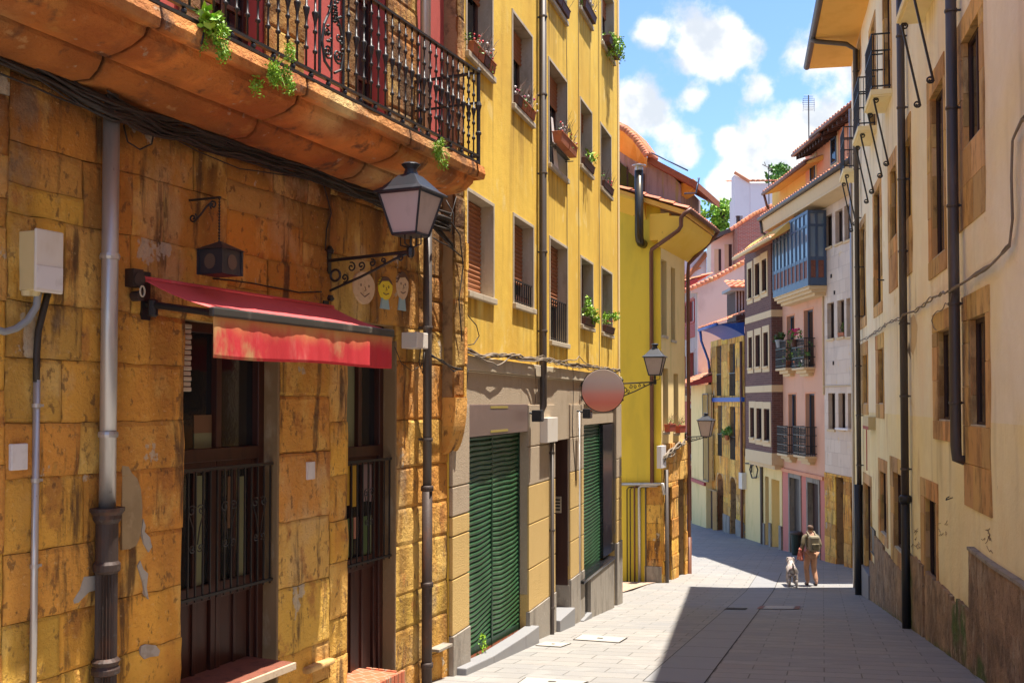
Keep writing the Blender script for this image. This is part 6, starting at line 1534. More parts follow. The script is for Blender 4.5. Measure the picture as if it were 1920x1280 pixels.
# eave: soffit and gutter
mb = MB(RB); ov = 1.03; z0 = ZE; ov0 = ov - .0175 * (ru1 - ru0)  # overhang tapered toward the unseen near end, shaped to place its street shadow
mb.hexa([(ru0, -.02, z0 - .02), (ru1 + .02, -.02, z0 - .02), (ru1 + .02, ov, z0 + .0), (ru0, ov0, z0 + .0), (ru0, -.02, z0 + .16), (ru1 + .02, -.02, z0 + .16), (ru1 + .02, ov, z0 + .12), (ru0, ov0, z0 + .12)]); mb.build('eave_soffit', orangepl, ch)
mb = MB(RB); mb.smooth = True; mb.tube([(ru0, ov0 + .06, z0 + .06), (ru1 + .03, ov + .06, z0 + .06)], .085, 12); mb.build('gutter', greypipe, ch)
mb = MB(RB); tiles(mb, (RB.uy(8), ov - .0175 * (ru1 - RB.uy(8)) + .05, z0 + .16), (ru1 + .05 - RB.uy(8), .0175 * (ru1 - RB.uy(8)), 0), (0, -4, 1.4), cw=.3, rl=.5); mb.build('tiled_roof', tilem, ch, recalc=False)
mb = MB(RB); mb.hexa([(ru0, -5, z0 + .1), (ru1, -5, z0 + .1), (ru1, ov - .05, z0 + .1), (ru0, ov0 - .05, z0 + .1), (ru0, -5, z0 + 1.7), (ru1, -5, z0 + 1.7), (ru1, ov - .05, z0 + .14), (ru0, ov0 - .05, z0 + .14)]); mb.build('roof_deck', darkwood, ch)
# drainpipes
def pxu(x, y, v): return RB.uz(x, y, v)[0]
u = pxu(1789, 700, .12); drainpipe(RB, ch, [(u, .02, RB.uz(1789, 858, .12)[1] - .02), (u, .10, RB.uz(1789, 858, .12)[1]), (u, .11, RB.uz(1789, 835, .12)[1]), (u, .11, ZE)], .062, greypipe)
u = pxu(1697, 900, .1); zk = RB.uz(1697, 938, .1)[1]; o = drainpipe(RB, ch, [(u, .10, zk), (u, .10, ZE)], .060, greypipe)
mb = MB(RB); mb.smooth = True; mb.tube([(u, .10, gz(0, 16) - .4), (u, .10, zk + .06)], .068, 12); mb.lathe((u, .10, zk), [(.07, -.05), (.10, 0), (.10, .06), (.07, .09)], 12); mb.build('iron_shoe', blackm, o)
u = pxu(1611, 900, .1); zk = RB.uz(1611, 912, .1)[1]; o = drainpipe(RB, ch, [(u, .10, zk), (u, .10, ZE - .35), (u, .3, ZE - .2), (u, ov - .05, ZE - .08), (u, ov + .05, ZE)], .055, greypipe)
mb = MB(RB); mb.smooth = True; mb.tube([(u, .12, gz(0, 24) - .4), (u, .12, zk + .05)], .095, 12); mb.build('iron_shoe', blackm, o)
u = pxu(1605, 900, .1); drainpipe(RB, ch, [(ru1 - .03, .04, -5.2), (ru1 - .03, .04, EYE + 7.5)], .035, zinc, clamps=False)
# balconies
proto_rb = None
for bi, (a, b) in enumerate(BY):
    ua, ub = RB.uy(a), RB.uy(b); p = .36; zt = zbal
    mb = MB(RB); mb.box(ua, ub, -.02, p, zt - .10, zt); mb.box(ua + .02, ub - .02, -.02, p - .04, zt - .13, zt - .10); bl = mb.build('balcony', creamlow, ch, bevel=.006)
    mb = MB(RB); h = 1.0; q = p - .03
    for z in (zt + h, zt + .70, zt + .06):
        mb.box(ua + .02, ub - .02, q - .012, q + .012, z - .012, z + .012); mb.box(ua + .02, ua + .044, 0, q, z - .012, z + .012); mb.box(ub - .044, ub - .02, 0, q, z - .012, z + .012)
    mb.build('railing', iron, bl)
    prof_ = [(.008, 0), (.008, .3), (.018, .32), (.008, .34), (.008, .62), (.016, .64), (.008, .66), (.008, .95)]; nb = int((ub - ua) / .10); 
    xs = [ua + .032 + (ub - ua - .064) * i / nb for i in range(nb + 1)]
    first = None
    for x in xs:
        if first is None: mb = MB(RB); mb.lathe((x, q, zt + .03), prof_, 6); first = mb.build('baluster', iron, bl); x0 = x
        else: copy_of(first, bl, (x - x0, 0, 0))
    for vv_ in (.12, .24): copy_of(first, bl, (0, vv_ - q, 0)); copy_of(first, bl, (xs[-1] - x0, vv_ - q, 0))
    for x in (ua + .1, ub - .1):
        mb = MB(RB); zl = zt - 1.30; top, bot = Vector((x, p - .04, zt - .14)), Vector((x, .05, zl))
        s1_ = scroll((x, p - .10, zt - .18), .012, .05, pi, -1.4, (0, 1, 0), (0, 0, 1), 16); s2_ = scroll((x, .10, zl - .02), .012, .05, 0, -1.4, (0, 1, 0), (0, 0, 1), 16)
        mb.tube(s1_, .013, 6); mb.tube(s2_, .013, 6); mb.tube([s1_[-1], s2_[-1]], .018, 6); mb.build('strut', iron, bl)
# things fixed to the cream house
cables(RB, 'cable_bundle', bundle([(1955, 200, .04), (1915, 225, .04), (1899, 262, .04), (1897, 330, .04), (1899, 410, .04), (1893, 460, .04), (1860, 495, .04), (1815, 525, .05), (1779, 547, .16)], 5, 2.5, (.006, .011), 2), 'bundle of dark cables bending down the cream wall at the right edge', cable2, wob=.03)
cables(RB, 'cable_bundle', bundle([(1779, 547, .16), (1745, 560, .05), (1715, 584, .03), (1694, 592, .14), (1660, 610, .03), (1628, 632, .03), (1612, 640, .1)], 2, 1.5, (.008, .013), 1) + [([(1784, 550, .17), (1782, 565, .16), (1770, 575, .05), (1752, 590, .03), (1747, 602, .03), (1752, 616, .03), (1760, 622, .0)], .006)], 'pale cable sagging along the cream wall between the drainpipes', cable2, wob=.05)
wallbox(RB, 'alarm_box', 1618, 1628, 780, 803, .15, boxy, 'small yellowed alarm box high on the far end of the cream wall', 'alarm box')
o = bpy.data.objects['alarm_box']; q = RB.rect(1618, 1628, 797, 803, .15); mb = MB(RB); mb.box(q[0] - .005, q[1] + .005, 0, .155, q[2], q[3]); c = mb.build('red_base', redbag, o)
u, z = RB.uz(1624, 805, .02); mb = MB(RB); mb.tube([(u, .012, z), (u, .012, RB.uz(1624, 880)[1])], .012, 5); mb.build('alarm_cable', redw, o)
u, z = RB.uz(1787, 932); mb = MB(RB); mb.tube([(u, 0, z), (u - .05, .09, z - .03), (u - .10, .09, z), (u - .11, .06, z + .02)], .007, 6); o = mb.build('wall_hook', iron, None, at=(u, 0, z)); tag(o, 'thin bent iron hook on the cream wall below the end of the large drainpipe', 'hook')
u, z = RB.uz(1658, 525); mb = MB(RB); mb.tube([(u, 0, z), (u, .10, z), (u, .12, z + .03)], .014, 6); o = mb.build('wall_hook', iron, None, at=(u, 0, z)); tag(o, 'tiny iron hook on the cream wall between the two farther drainpipes', 'hook')

# ================================================================ the far row, on one line across the bend
FR = Frame(11.3, 0, -.03, 1)
def fx(x, y=1000, v=0): return FR.uz(x, y, v)[0]
def fz(x, y, v=0): return FR.uz(x, y, v)[1]
def house(name, label, x_near, x_far, ytop, m, label_cat='house', v=0, back=-8, u0=None, ytx=None):
    ua = fx(x_near, 900, v) if u0 is None else u0; ub = fx(x_far, 900, v); c = (ua + ub) / 2
    th = thing(name, FR, c, 0, gz(0, FR.w(c, 0, 0).y), label, label_cat); zt = fz(ytx or (x_near + x_far) / 2, ytop, v); return th, ua, ub, zt
def front(th, ua, ub, z0, z1, rects, m, v=0, dep=.2, back=None, name='wall'):
    mb = MB(FR); mb.grid(ua, ub, z0, z1, [r + (dep,) for r in rects], v=v)
    if back is not None: mb.shell(ua, ub, z0, z1, v, back)
    return mb.build(name, m, th)
# ---- white marble house
th, ua, ub, zt = house('marble_house', 'pale marble clad house with rows of narrow window openings beside the cream house', 1608, 1547, 330, white, u0=FR.uy(26.6), ytx=1575)
zeW = fz(1560, 345)
R0 = [(1546, 1560, 407, 467), (1566, 1580, 397, 459), (1583, 1598, 387, 453)]; R1 = [(1551, 1564, 569, 636), (1570, 1583, 564, 633), (1587, 1600, 560, 632)]; R2 = [(1553, 1566, 737, 804), (1572, 1585, 737, 803), (1590, 1603, 737, 803)]
rs = [FR.rect(*r) for r in R0 + R1 + R2]
zg = fz(1550, 885)
front(th, ua, ub, zg, zeW, rs, white, dep=.2, back=-8)
for r in rs: window(FR, th, r, dep=.18, frm=darkwood, mull=0, sill=(.03, .05, creamst))
gs = [(fx(1584), fx(1569), -7, fz(1577, 895)), (fx(1612), fx(1598), -7, fz(1600, 905))]
mb = MB(FR); mb.grid(ua, ub, -7, zg, [g + (.4,) for g in gs], v=-.004); mb.shell(ua, ub, -7, zg, -.004, -8); mb.build('ground_floor_core', mortar, th)
mb = MB(FR); ashlar(mb, fx(1612), ub - .02, -6, zg, gs, v=.02, bw=(.4, .9), ch=(.4, .6)); mb.build('stone_ground_floor', stone, th, recalc=False)
for g, m in zip(gs, (mat('mauve_door_paint', (.26, .19, .22), .6), wood)): mb = MB(FR); mb.box(g[0], g[1], -.35, -.3, g[2], g[3]); mb.build('door', m, th)
mb = MB(FR); mb.tube([(fx(1548), .03, fz(1548, 740)), (fx(1548), .03, fz(1548, 400))], .03, 6); mb.tube([(fx(1548), .04, fz(1548, 724)), (fx(1606), .04, fz(1606, 722))], .02, 5); mb.build('drainpipe', creamst, th)
mb = MB(FR); mb.box(fx(1598, 803), fx(1573, 803), .0, .14, fz(1580, 806), fz(1580, 806) + .07); o = mb.build('folded_cloth', flwh, None, at=(fx(1585), 0, fz(1580, 806)), bevel=.02); tag(o, 'white cloth laid out on the lowest sills of the marble house', 'cloth')
r = rs[4]; flowerbox(FR, (r[0], r[1], r[2], 0), 'small leafy pot plant on a sill of the marble house', terra, 90, 0, 2, (), n=1, v=.02, full=(.2, .12, .22), size=.06, grp=None)
# small shadow gap stones
mb = MB(FR)
for x, y in ((1559, 517), (1565, 548), (1563, 680)): mb.box(fx(x + 1, y), fx(x - 1, y), 0, .02, fz(x, y + 4), fz(x, y - 3))
mb.build('wall_vent', darkin, th)
# ---- pink house
th, ua, ub, zt = house('pink_house', 'pink plastered house with a glazed slate blue oriel and two rows of iron balconies', 1547, 1467, 400, pink)
pk = th; zeP = fz(1505, 402)
F1 = [(1476, 1490, 594, 691), (1508, 1525, 583, 690)]; F2 = [(1479, 1493, 739, 849), (1511, 1528, 738, 852)]; G = [(1482, 1501, 894, 1040), (1516, 1536, 903, 1050)]
rs = [FR.rect(*r) for r in F1 + F2]; gr = [(fx(b), fx(a), -7, fz(a, yt)) for a, b, yt, _ in G]
zg = fz(1470, 880)
front(pk, ua + .003, ub, zg, zeP, rs, pink, dep=.2, back=-8)
for r in rs: window(FR, pk, r, dep=.18, frm=bluegrey, mull=0, sur=.06, surm=salmon, surv=.01)
mb = MB(FR); mb.grid(ua + .003, ub, -7, zg, [g + (.22,) for g in gr], v=-.004, rm=1); mb.shell(ua + .003, ub, -7, zg, -.004, -8); mb.build('ground_floor', [pinkcol, concrete], pk)
mb = MB(FR)
for g in gr: mb.box(g[0] - .14, g[0], -.02, .03, -7, g[3] + .2); mb.box(g[1], g[1] + .14, -.02, .03, -7, g[3] + .2); mb.box(g[0], g[1], -.02, .03, g[3], g[3] + .2)
mb.build('door_surround', concrete, pk)
for g, m in zip(gr, (greypipe, darkwood)): mb = MB(FR); mb.box(g[0], g[1], -.2, -.16, g[2], g[3]); mb.build('door', m, pk)
mb = MB(FR); mb.box(ua + .05, ub - .05, -.02, .08, zg - .06, zg + .06); mb.build('string_course', salmon, pk)
def far_balcony(r, th, lattice=False, yb=None):
    a, b, z = r[0] - .18, r[1] + .18, r[2]; p = .4
    mb = MB(FR); mb.box(a, b, -.02, p, z - .08, z - .0); mb.box(a + .1, b - .1, -.02, p - .12, z - .2, z - .08); mb.box(a + .2, b - .2, -.02, p - .22, z - .3, z - .2); bl = mb.build('balcony', creamst, th, bevel=.015)
    mb = MB(FR)
    for zz in (z + .98, z + .7, z + .34, z + .08): mb.box(a, b, p - .04, p - .01, zz - .015, zz + .015); mb.box(a, a + .03, 0, p - .02, zz - .015, zz + .015); mb.box(b - .03, b, 0, p - .02, zz - .015, zz + .015)
    n = 9
    for i in range(n + 1): x = a + .015 + (b - a - .03) * i / n; mb.box(x - .01, x + .01, p - .035, p - .015, z, z + 1.0)
    for i in range(4):
        x = a + .02; v = .05 + .08 * i; mb.box(x - .01, x + .01, v, v + .02, z, z + 1); mb.box(b - .03, b - .01, v, v + .02, z, z + 1)
    if lattice:
        for i in range(n): 
            for zz in (z + .2, z + .52, z + .84): x = a + .015 + (b - a - .03) * (i + .5) / n; mb.tube([(x + .04 * cos(t * pi / 4), p - .025, zz + .07 * sin(t * pi / 4)) for t in range(9)], .008, 4)
    mb.build('railing', iron, bl); return bl
for r in rs: far_balcony(r, pk, True)
def pot(fr, u, v, z, label, s=.14, n=160, rad=(.25, .22, .22), fl=None, m=leafm, potm=terra, grp='potted plants on the pink house balconies', size=.07, cat='plant'):
    th = thing('potted_plant', fr, u, v, z, label, cat, grp)
    mb = MB(fr); mb.smooth = False; mb.lathe((u, v, z), [(s * .65, 0), (s, s * 1.5), (s * 1.1, s * 1.5), (s * 1.1, s * 1.8), (s * .9, s * 1.8)], 12); mb.build('pot', potm, th)
    mb = MB(fr); leaves(mb, (u, v, z + s * 1.8 + rad[2] * .7), rad, n, size, .05, clump=7); mb.build('foliage', m, th, recalc=False)
    if fl:
        mb = MB(fr)
        for _ in range(34): petals(mb, (u + random.gauss(0, rad[0] * .5), v + random.gauss(0, .1), z + s * 1.8 + rad[2] * random.uniform(.7, 1.7)), .05)
        mb.build('blossoms', fl, th, recalc=False)
r0, r1 = rs[0], rs[1]
pot(FR, fx(1489, 640, .42), .42, fz(1489, 650, .42), 'pot of bright magenta flowers on the railing of the upper pink house balcony', fl=mat('magenta_petals', (.75, .03, .20), .6), rad=(.35, .2, .22), potm=planter)
pot(FR, fx(1462, 650, .35), .35, fz(1462, 652, .35), 'grey hanging pot with drooping leaves at the left end of the upper balcony', s=.16, potm=greypl, rad=(.28, .2, .25), m=leafd, size=.1)
pot(FR, r0[0] + .2, .2, r0[2], 'terracotta pot with an upright plant inside the upper balcony', rad=(.2, .2, .5), m=leafm)
pot(FR, r1[1] - .0, .25, r1[2], 'bushy green plant in the middle of the upper balcony', rad=(.3, .2, .35), m=leafb)
pot(FR, r1[0] + .1, .25, r1[2], 'green plant in a whitish pot at the right end of the upper balcony', rad=(.25, .2, .3), m=leafm, potm=boxw)
# oriel
vo = .62
oa, ob = FR.uz(1515, 500, vo)[0], FR.uz(1449, 500, vo)[0]
za, zb_ = FR.uz(1515, 535, vo)[1], FR.uz(1515, 393, vo)[1]
or_ = None
mb = MB(FR)
zs = za + (zb_ - za) * .36; zt_ = za + (zb_ - za) * .80
npn = 9
def oriel_face(P, n, mb):
    # P(f, d, z): f 0..1 along, d depth outward
    pass
mb.box(oa, ob, -.1, vo - .06, za, za + .02)
for z0_, z1_ in ((za, za + .26), (zs - .06, zs + .06), (zt_ - .04, zt_ + .04), (zb_ - .10, zb_)): mb.box(oa, ob, vo - .07, vo, z0_, z1_); mb.box(oa, oa + .07, 0, vo - .07, z0_, z1_); mb.box(ob - .07, ob, 0, vo - .07, z0_, z1_)
for i in range(npn + 1):
    x = oa + .035 + (ob - oa - .07) * i / npn; w_ = .035 if i % 3 else .05; mb.box(x - w_, x + w_, vo - .066, vo + .006, za + .2, zb_ - .05)
for v in (.05, .32, vo - .05): mb.box(oa - .006, oa + .066, v - .04, v + .04, za + .2, zb_ - .05); mb.box(ob - .066, ob + .006, v - .04, v + .04, za + .2, zb_ - .05)
orl = mb.build('oriel', bluegrey, pk)
mb = MB(FR); mb.box(oa + .03, ob - .03, vo - .045, vo - .03, zs, zb_ - .08); mb.box(oa + .03, oa + .045, 0, vo - .045, zs, zb_ - .08); mb.build('pane', glassb, orl)
mb = MB(FR); mb.box(oa + .02, ob - .02, vo - .045, vo - .02, za + .2, zs); mb.box(oa + .02, oa + .045, 0, vo - .045, za + .2, zs); mb.build('panelling', woodst, orl)
mb = MB(FR)
for (h0, h1, d) in ((-.02, .0, 1.02), (-.12, -.02, .94), (-.22, -.12, .80), (-.32, -.22, .6)): mb.box(oa - .0 + (1 - d) * .3, ob - (1 - d) * .3, -.05, vo * d, za + h0, za + h1)
mb.build('corbel', creamst, orl, bevel=.02)
# eave of pink + marble house: white fascia, gutter, tiles
vE = .75
eg = [(1425, 414), (1500, 362), (1578, 309)]
u_f, z_f = FR.uz(1425, 414, vE); u_n, z_n = FR.uz(1585, 304, vE)
zE = (z_f + z_n) / 2; u_n = FR.uy(27)
mb = MB(FR); mb.hexa([(u_n, -.1, zE - .55), (u_f, -.1, zE - .55), (u_f, vE - .1, zE - .42), (u_n, vE - .1, zE - .42), (u_n, -.1, zE - .02), (u_f, -.1, zE - .02), (u_f, vE - .04, zE - .04), (u_n, vE - .04, zE - .04)])
mb.box(u_n, u_f, vE - .12, vE - .09, zE - .50, zE - .42); mb.build('eave_fascia', creamst, pk, bevel=.02)
mb = MB(FR); mb.smooth = True; mb.tube([(u_n, vE + .05, zE), (u_f, vE + .05, zE)], .075, 8); mb.tube([(u_f - .05, vE, zE - .03), (u_f - .05, vE - .05, zE - .5), (u_f - .1, .3, zE - .75), (u_f - .1, .08, zE - .9), (u_f - .1, .08, fz(1447, 600))], .05, 8); mb.build('gutter', greypipe, pk)
mb = MB(FR); tiles(mb, (u_n, vE + .02, zE + .06), (u_f - u_n, 0, 0), (0, -3.2, .75), cw=.25, rl=.45); mb.build('tiled_roof', tilem, pk, recalc=False)
mb = MB(FR); mb.hexa([(u_n, -6, zE - .02), (u_f, -6, zE - .02), (u_f, vE - .1, zE - .02), (u_n, vE - .1, zE - .02), (u_n, -6, zE + .6), (u_f, -6, zE + .6), (u_f, vE, zE + .03), (u_n, vE, zE + .03)]); mb.build('roof_deck', darkwood, pk)
# attic set back, with two deep tiled eaves
def attic_block(xa, xb, yb, yt, v, m, name='attic_wall', win=(), back=-4):
    a, b = FR.uz(xa, (yb + yt) / 2, v)[0], FR.uz(xb, (yb + yt) / 2, v)[0]; z0, z1 = zE - .1, FR.uz((xa + xb) / 2, yt, v)[1]
    mb = MB(FR); mb.box(a, b, back, v, z0, z1); o = mb.build(name, m, pk)
    for (p, q, r, s) in win: w = FR.rect(p, q, r, s, v); window(FR, pk, (w[0], w[1], max(w[2], z0), w[3]), dep=-.01, v=.0 + v - .0, sur=.12, surm=creamst, frm=bluegrey, mull=0, surv=.03)
    return a, b, z1
a, b, z1 = attic_block(1600, 1510, 330, 250, -.55, salmon, win=((1560, 1570, 262, 310), (1521, 1530, 300, 342)))
def deep_eave(xn, xf, ye_n, v, ov, m_r=darkwood, tl=tilem, rise=.45, sl=3.0, rafters=True, xref=None, un=None):
    un = FR.uz(xn, ye_n, v)[0] if un is None else un; uf, z = FR.uz(xf, ye_n, v)
    return un, uf
def roof_strip(un, uf, v, z, depth, rise, par, fascia=darkwood, nraf=10, cw=.25):
    mb = MB(FR); mb.hexa([(un, v - depth, z + rise - .08), (uf, v - depth, z + rise - .08), (uf, v, z - .06), (un, v, z - .06), (un, v - depth, z + rise), (uf, v - depth, z + rise), (uf, v, z + .02), (un, v, z + .02)])
    for i in range(nraf): x = un + (uf - un) * (i + .5) / nraf; mb.hexa([(x - .05, v - depth, z + rise - .22), (x + .05, v - depth, z + rise - .22), (x + .05, v - .06, z - .18), (x - .05, v - .06, z - .18), (x - .05, v - depth, z + rise - .08), (x + .05, v - depth, z + rise - .08), (x + .05, v - .06, z - .06), (x - .05, v - .06, z - .06)])
    mb.build('eave_rafters', fascia, par)
    mb = MB(FR); tiles(mb, (un, v + .03, z + .05), (uf - un, 0, 0), (0, -depth, rise), cw=cw, rl=.4); mb.build('tiled_roof', tilem, par, recalc=False)
    mb = MB(FR); mb.smooth = True; mb.tube([(un, v + .05, z), (uf, v + .05, z)], .06, 8); mb.build('gutter', brownpipe, par)
for (xn, xf, yn, yf) in ((1606, 1522, 226, 258), (1540, 1488, 266, 292)):
    v = .05; u2, z2 = FR.uz(xf, yf, v); u1_, z1_ = FR.uz(xn, yn, v); roof_strip(min(u1_, u2), u2, v, z2, 2.4, .8, pk)
# ridge part of the nearest one, seen rising behind the pole
# antenna
C = FR.uz(1517, 290, -1.5); th = thing('antenna', FR, C[0], -1.5, C[1], 'tall comb shaped television antenna on the tiled roof', 'antenna'); mb = MB(FR); zt = FR.uz(1517, 178, -1.5)[1]
mb.tube([(C[0], -1.5, C[1] - .8), (C[0], -1.5, zt)], .025, 5); mb.build('mast', greypipe, th); mb = MB(FR)
D = Vector((FR.t.x, 0)) ; zt0 = FR.uz(1517, 206, -1.5)[1]
for i in range(9): z = zt0 + (zt - zt0) * i / 8; L = .16 + .10 * (1 - abs(i - 4) / 5); mb.tube([(C[0], -1.5 - L, z), (C[0], -1.5 + L, z)], .009, 4); 
for v in (-1.5 - .22, -1.5 + .22): mb.tube([(C[0], v, zt0 - .05), (C[0], v, zt - .12)], .008, 4)
mb.build('comb', bluegrey, th)
C = FR.uz(1442, 400, -2); th = thing('antenna', FR, C[0], -2, C[1], 'short crooked antenna against the clouds near the small orange roof', 'antenna'); mb = MB(FR); zt = FR.uz(1442, 308, -2)[1]
mb.tube([(C[0], -2, C[1] - 1), (C[0], -2, zt)], .025, 5); mb.build('mast', greypipe, th); mb = MB(FR); mb.tube([(C[0], -2.2, zt - .25), (C[0], -1.7, zt + .0)], .02, 4); mb.tube([(C[0], -1.85, zt - .05), (C[0], -1.8, zt + .12)], .015, 4); mb.tube([(C[0], -2.1, zt - .2), (C[0], -2.1, zt - .4)], .015, 4); mb.build('comb', greypipe, th)
# ---- brown brick house: box jutting over a yellow ground floor
bh, ua, ub, zt = house('brown_brick_house', 'brown brick house with cream window panels jutting over a yellow ground floor', 1466, 1397, 480, brickbr)
vb = .42; ub2 = FR.uz(1398, 700, vb)[0]; ua2 = FR.uz(1447, 700, vb)[0]
zb0, zb1 = FR.uz(1447, 864, vb)[1], FR.uz(1400, 482, vb)[1] + .2
rows_ = [[(1403, 1410, 505, 561), (1416, 1425, 496, 556), (1429, 1438, 488, 548)], [(1404, 1411, 633, 690), (1417, 1426, 629, 688), (1432, 1441, 624, 687)], [(1407, 1415, 764, 819), (1419, 1429, 765, 822), (1433, 1444, 766, 825)]]
ws = [[FR.rect(*r, v=vb) for r in row] for row in rows_]; allw = [r for row in ws for r in row]
front(bh, ua2, ub2, zb0, zb1, allw, brickbr, v=vb, dep=.14, back=-8, name='brick_wall')
mb = MB(FR); mb.box(ua, ub, -8, -.03, zb0 - .1, zb1); mb.build('filler_wall', brickbr, bh)  # unseen body added behind the box to block sun from the street
for row in ws:
    for r in row: window(FR, bh, r, dep=.125, v=vb, sur=(.14, .14, .26, .22), surm=creamst, surv=.025, frm=darkwood, mull=0, sill=(.02, .08, creamst))
mb = MB(FR)
for y in (590, 728): z = FR.uz(1435, y, vb)[1]; mb.cut(); mb.box(ua2 - .01, ub2 + .01, -.1, vb + .012, z - .14, z + .12)
mb.cut(); mb.box(ua2 - .02, ub2 + .02, -.1, vb + .03, zb0 - .16, zb0 + .30); mb.box(ua2 + .05, ub2 - .05, -.1, vb - .1, zb0 - .32, zb0 - .16); mb.build_each('stone_band', creamst, bh, bevel=.01)
gg = [(fx(1442), fx(1435), -7, fz(1438, 893)), (fx(1462), fx(1447), -7, fz(1450, 898))]
mb = MB(FR); mb.grid(ua, ub, -8, zb0 - .1, [g + (.5,) for g in gg], v=0); mb.shell(ua, ub, -8, zb0 - .1, 0, -8); mb.build('ground_floor', yelpl, bh)
for g in gg: mb = MB(FR); mb.box(g[0], g[1], -.45, -.4, g[2], g[3]); mb.build('door', brownfr if g is gg[0] else yelpl, bh)
mb = MB(FR); mb.box(fx(1447), fx(1443) , -.02, .05, -8, fz(1445, 980)); mb.box(ua, fx(1462), -.02, .05, -8, fz(1463, 985)); mb.box(fx(1435), fx(1430), -.02, .05, -8, fz(1432, 980)); mb.build('plinth', concrete, bh)
u = fx(1431); mb = MB(FR); mb.tube([(u, .06, -6), (u, .06, fz(1431, 875))], .06, 6); mb.build('drainpipe', greypipe, bh)
cables(FR, 'cable_coil', [([(1409, 868, .08), (1406, 880, .1), (1410, 895, .1), (1418, 895, .1), (1421, 880, .1), (1416, 868, .1), (1410, 872, .08), (1409, 885, .08)], .03), ([(1398, 868, .05), (1420, 870, .05), (1447, 872, .1)], .03)], 'dark cable looped under the brown brick box', cable, wob=.02)
# orange eave of the brick house
v = 1.25; u2, z2 = FR.uz(1377, 489, v); u1_ = FR.uz(1446, 442, v)[0]; z_e = (z2 + FR.uz(1446, 442, v)[1]) / 2
mb = MB(FR); mb.hexa([(u1_, vb, zb1 - .05), (u2, vb, zb1 - .05), (u2, v, z_e - .06), (u1_, v, z_e - .06), (u1_, vb, zb1 + .3), (u2, vb, zb1 + .3), (u2, v, z_e + .02), (u1_, v, z_e + .02)]); mb.build('eave_soffit', orangepl, bh)
mb = MB(FR); tiles(mb, (u1_, v + .04, z_e + .03), (u2 - u1_, 0, 0), (0, -3.5, 1.0), cw=.27, rl=.45); mb.build('tiled_roof', tilem, bh, recalc=False)
mb = MB(FR); mb.smooth = True; mb.tube([(u1_, v + .04, z_e), (u2, v + .04, z_e)], .07, 8); mb.build('gutter', creamst, bh)
# orange attic house behind with its own long eave
oh = thing('orange_house', FR, fx(1470), -2, 3, 'orange plastered upper storey with a long sloping eave behind the fascia', 'house')
v = -.6; a, b = FR.uz(1512, 360, v)[0], FR.uz(1448, 380, v)[0]; z0 = zE - .2; z1 = FR.uz(1480, 345, v)[1]
mb = MB(FR); mb.box(a, b, -5, v, z0, z1 + .15); mb.build('wall', orangepl, oh)
v2 = .05; u2, z2 = FR.uz(1432, 364, v2); u1_ = FR.uz(1512, 312, v2)[0]
mb = MB(FR); mb.hexa([(u1_, v, z2 + .12), (u2, v, z2 + .12), (u2, v2, z2 - .05), (u1_, v2, z2 - .05), (u1_, v, z2 + .3), (u2, v, z2 + .3), (u2, v2, z2 + .02), (u1_, v2, z2 + .02)]); mb.build('eave_soffit', orangepl, oh)
mb = MB(FR); tiles(mb, (u1_, v2 + .04, z2 + .04), (u2 - u1_, 0, 0), (0, -3, .9), cw=.27, rl=.45); mb.build('tiled_roof', tilem, oh, recalc=False)
mb = MB(FR); mb.smooth = True; mb.tube([(u1_, v2 + .04, z2), (u2, v2 + .04, z2)], .07, 8); mb.tube([(u2 - .05, v2, z2 - .05), (u2 - .1, v2 - .1, z2 - .5), (b - .2, v + .1, z2 - .7), (b - .2, v + .08, z0)], .05, 6); mb.build('gutter', brownpipe, oh)
# ---- ochre stone house with blue eave
sh, ua, ub, zt = house('blue_eave_house', 'ochre stone house with a bright blue curved eave and tall arched doors', 1397, 1335, 620, stone)
z_b = fz(1365, 632)
w1 = [FR.rect(1345, 1354, 649, 742), FR.rect(1369, 1380, 645, 742)]; w2 = [FR.rect(1347, 1355, 760, 853), FR.rect(1370, 1380, 762, 860)]; wg = [(fx(1358), fx(1347), -9, fz(1350, 887)), (fx(1382), fx(1371), -9, fz(1375, 894))]
mb = MB(FR); mb.grid(ua, ub, -9, z_b, [r + (.22,) for r in w1 + w2] + [r + (.3,) for r in wg]); mb.shell(ua, ub, -9, z_b, 0, -6); mb.build('wall', mortar, sh)
mb = MB(FR); ashlar(mb, ua + .02, ub, -8, z_b, w1 + w2 + wg, v=.02, bw=(.6, 1.3), ch=(.5, .8)); mb.build('stone_facing', stone, sh, recalc=False)
for r in w1 + w2:
    w = window(FR, sh, r, dep=.2, frm=bluegrey, mull=0); mb = MB(FR); z = r[2]
    mb.box(r[0], r[1], .02, .05, z + 1.0, z + 1.04)
    for i in range(6): x = r[0] + .05 + (r[1] - r[0] - .1) * i / 5; mb.box(x - .012, x + .012, .02, .045, z, z + 1.0)
    mb.build('window_railing', iron, w)
for g, m in zip(wg, (redw, wood)):
    mb = MB(FR); mb.box(g[0], g[1], -.28, -.24, g[2], g[3]); mb.build('door', m, sh)
    mb = MB(FR); n = 8; w_ = g[1] - g[0]
    for i in range(n):
        f0, f1 = i / n, (i + 1) / n; h = lambda f: g[3] - .25 * w_ * (1 - sqrt(max(0, 1 - (2 * f - 1) ** 2)))
        mb.hexa([(g[0] + w_ * f0, -.2, h(f0)), (g[0] + w_ * f1, -.2, h(f1)), (g[0] + w_ * f1, .05, h(f1)), (g[0] + w_ * f0, .05, h(f0)), (g[0] + w_ * f0, -.2, g[3] + .02), (g[0] + w_ * f1, -.2, g[3] + .02), (g[0] + w_ * f1, .05, g[3] + .02), (g[0] + w_ * f0, .05, g[3] + .02)])
    mb.build('door_arch', stone2, sh)
mb = MB(FR); mb.box(ua, ub + .05, .0, .14, fz(1365, 753), fz(1365, 745)); mb.build('blue_band', bluep, sh)
mb = MB(FR)
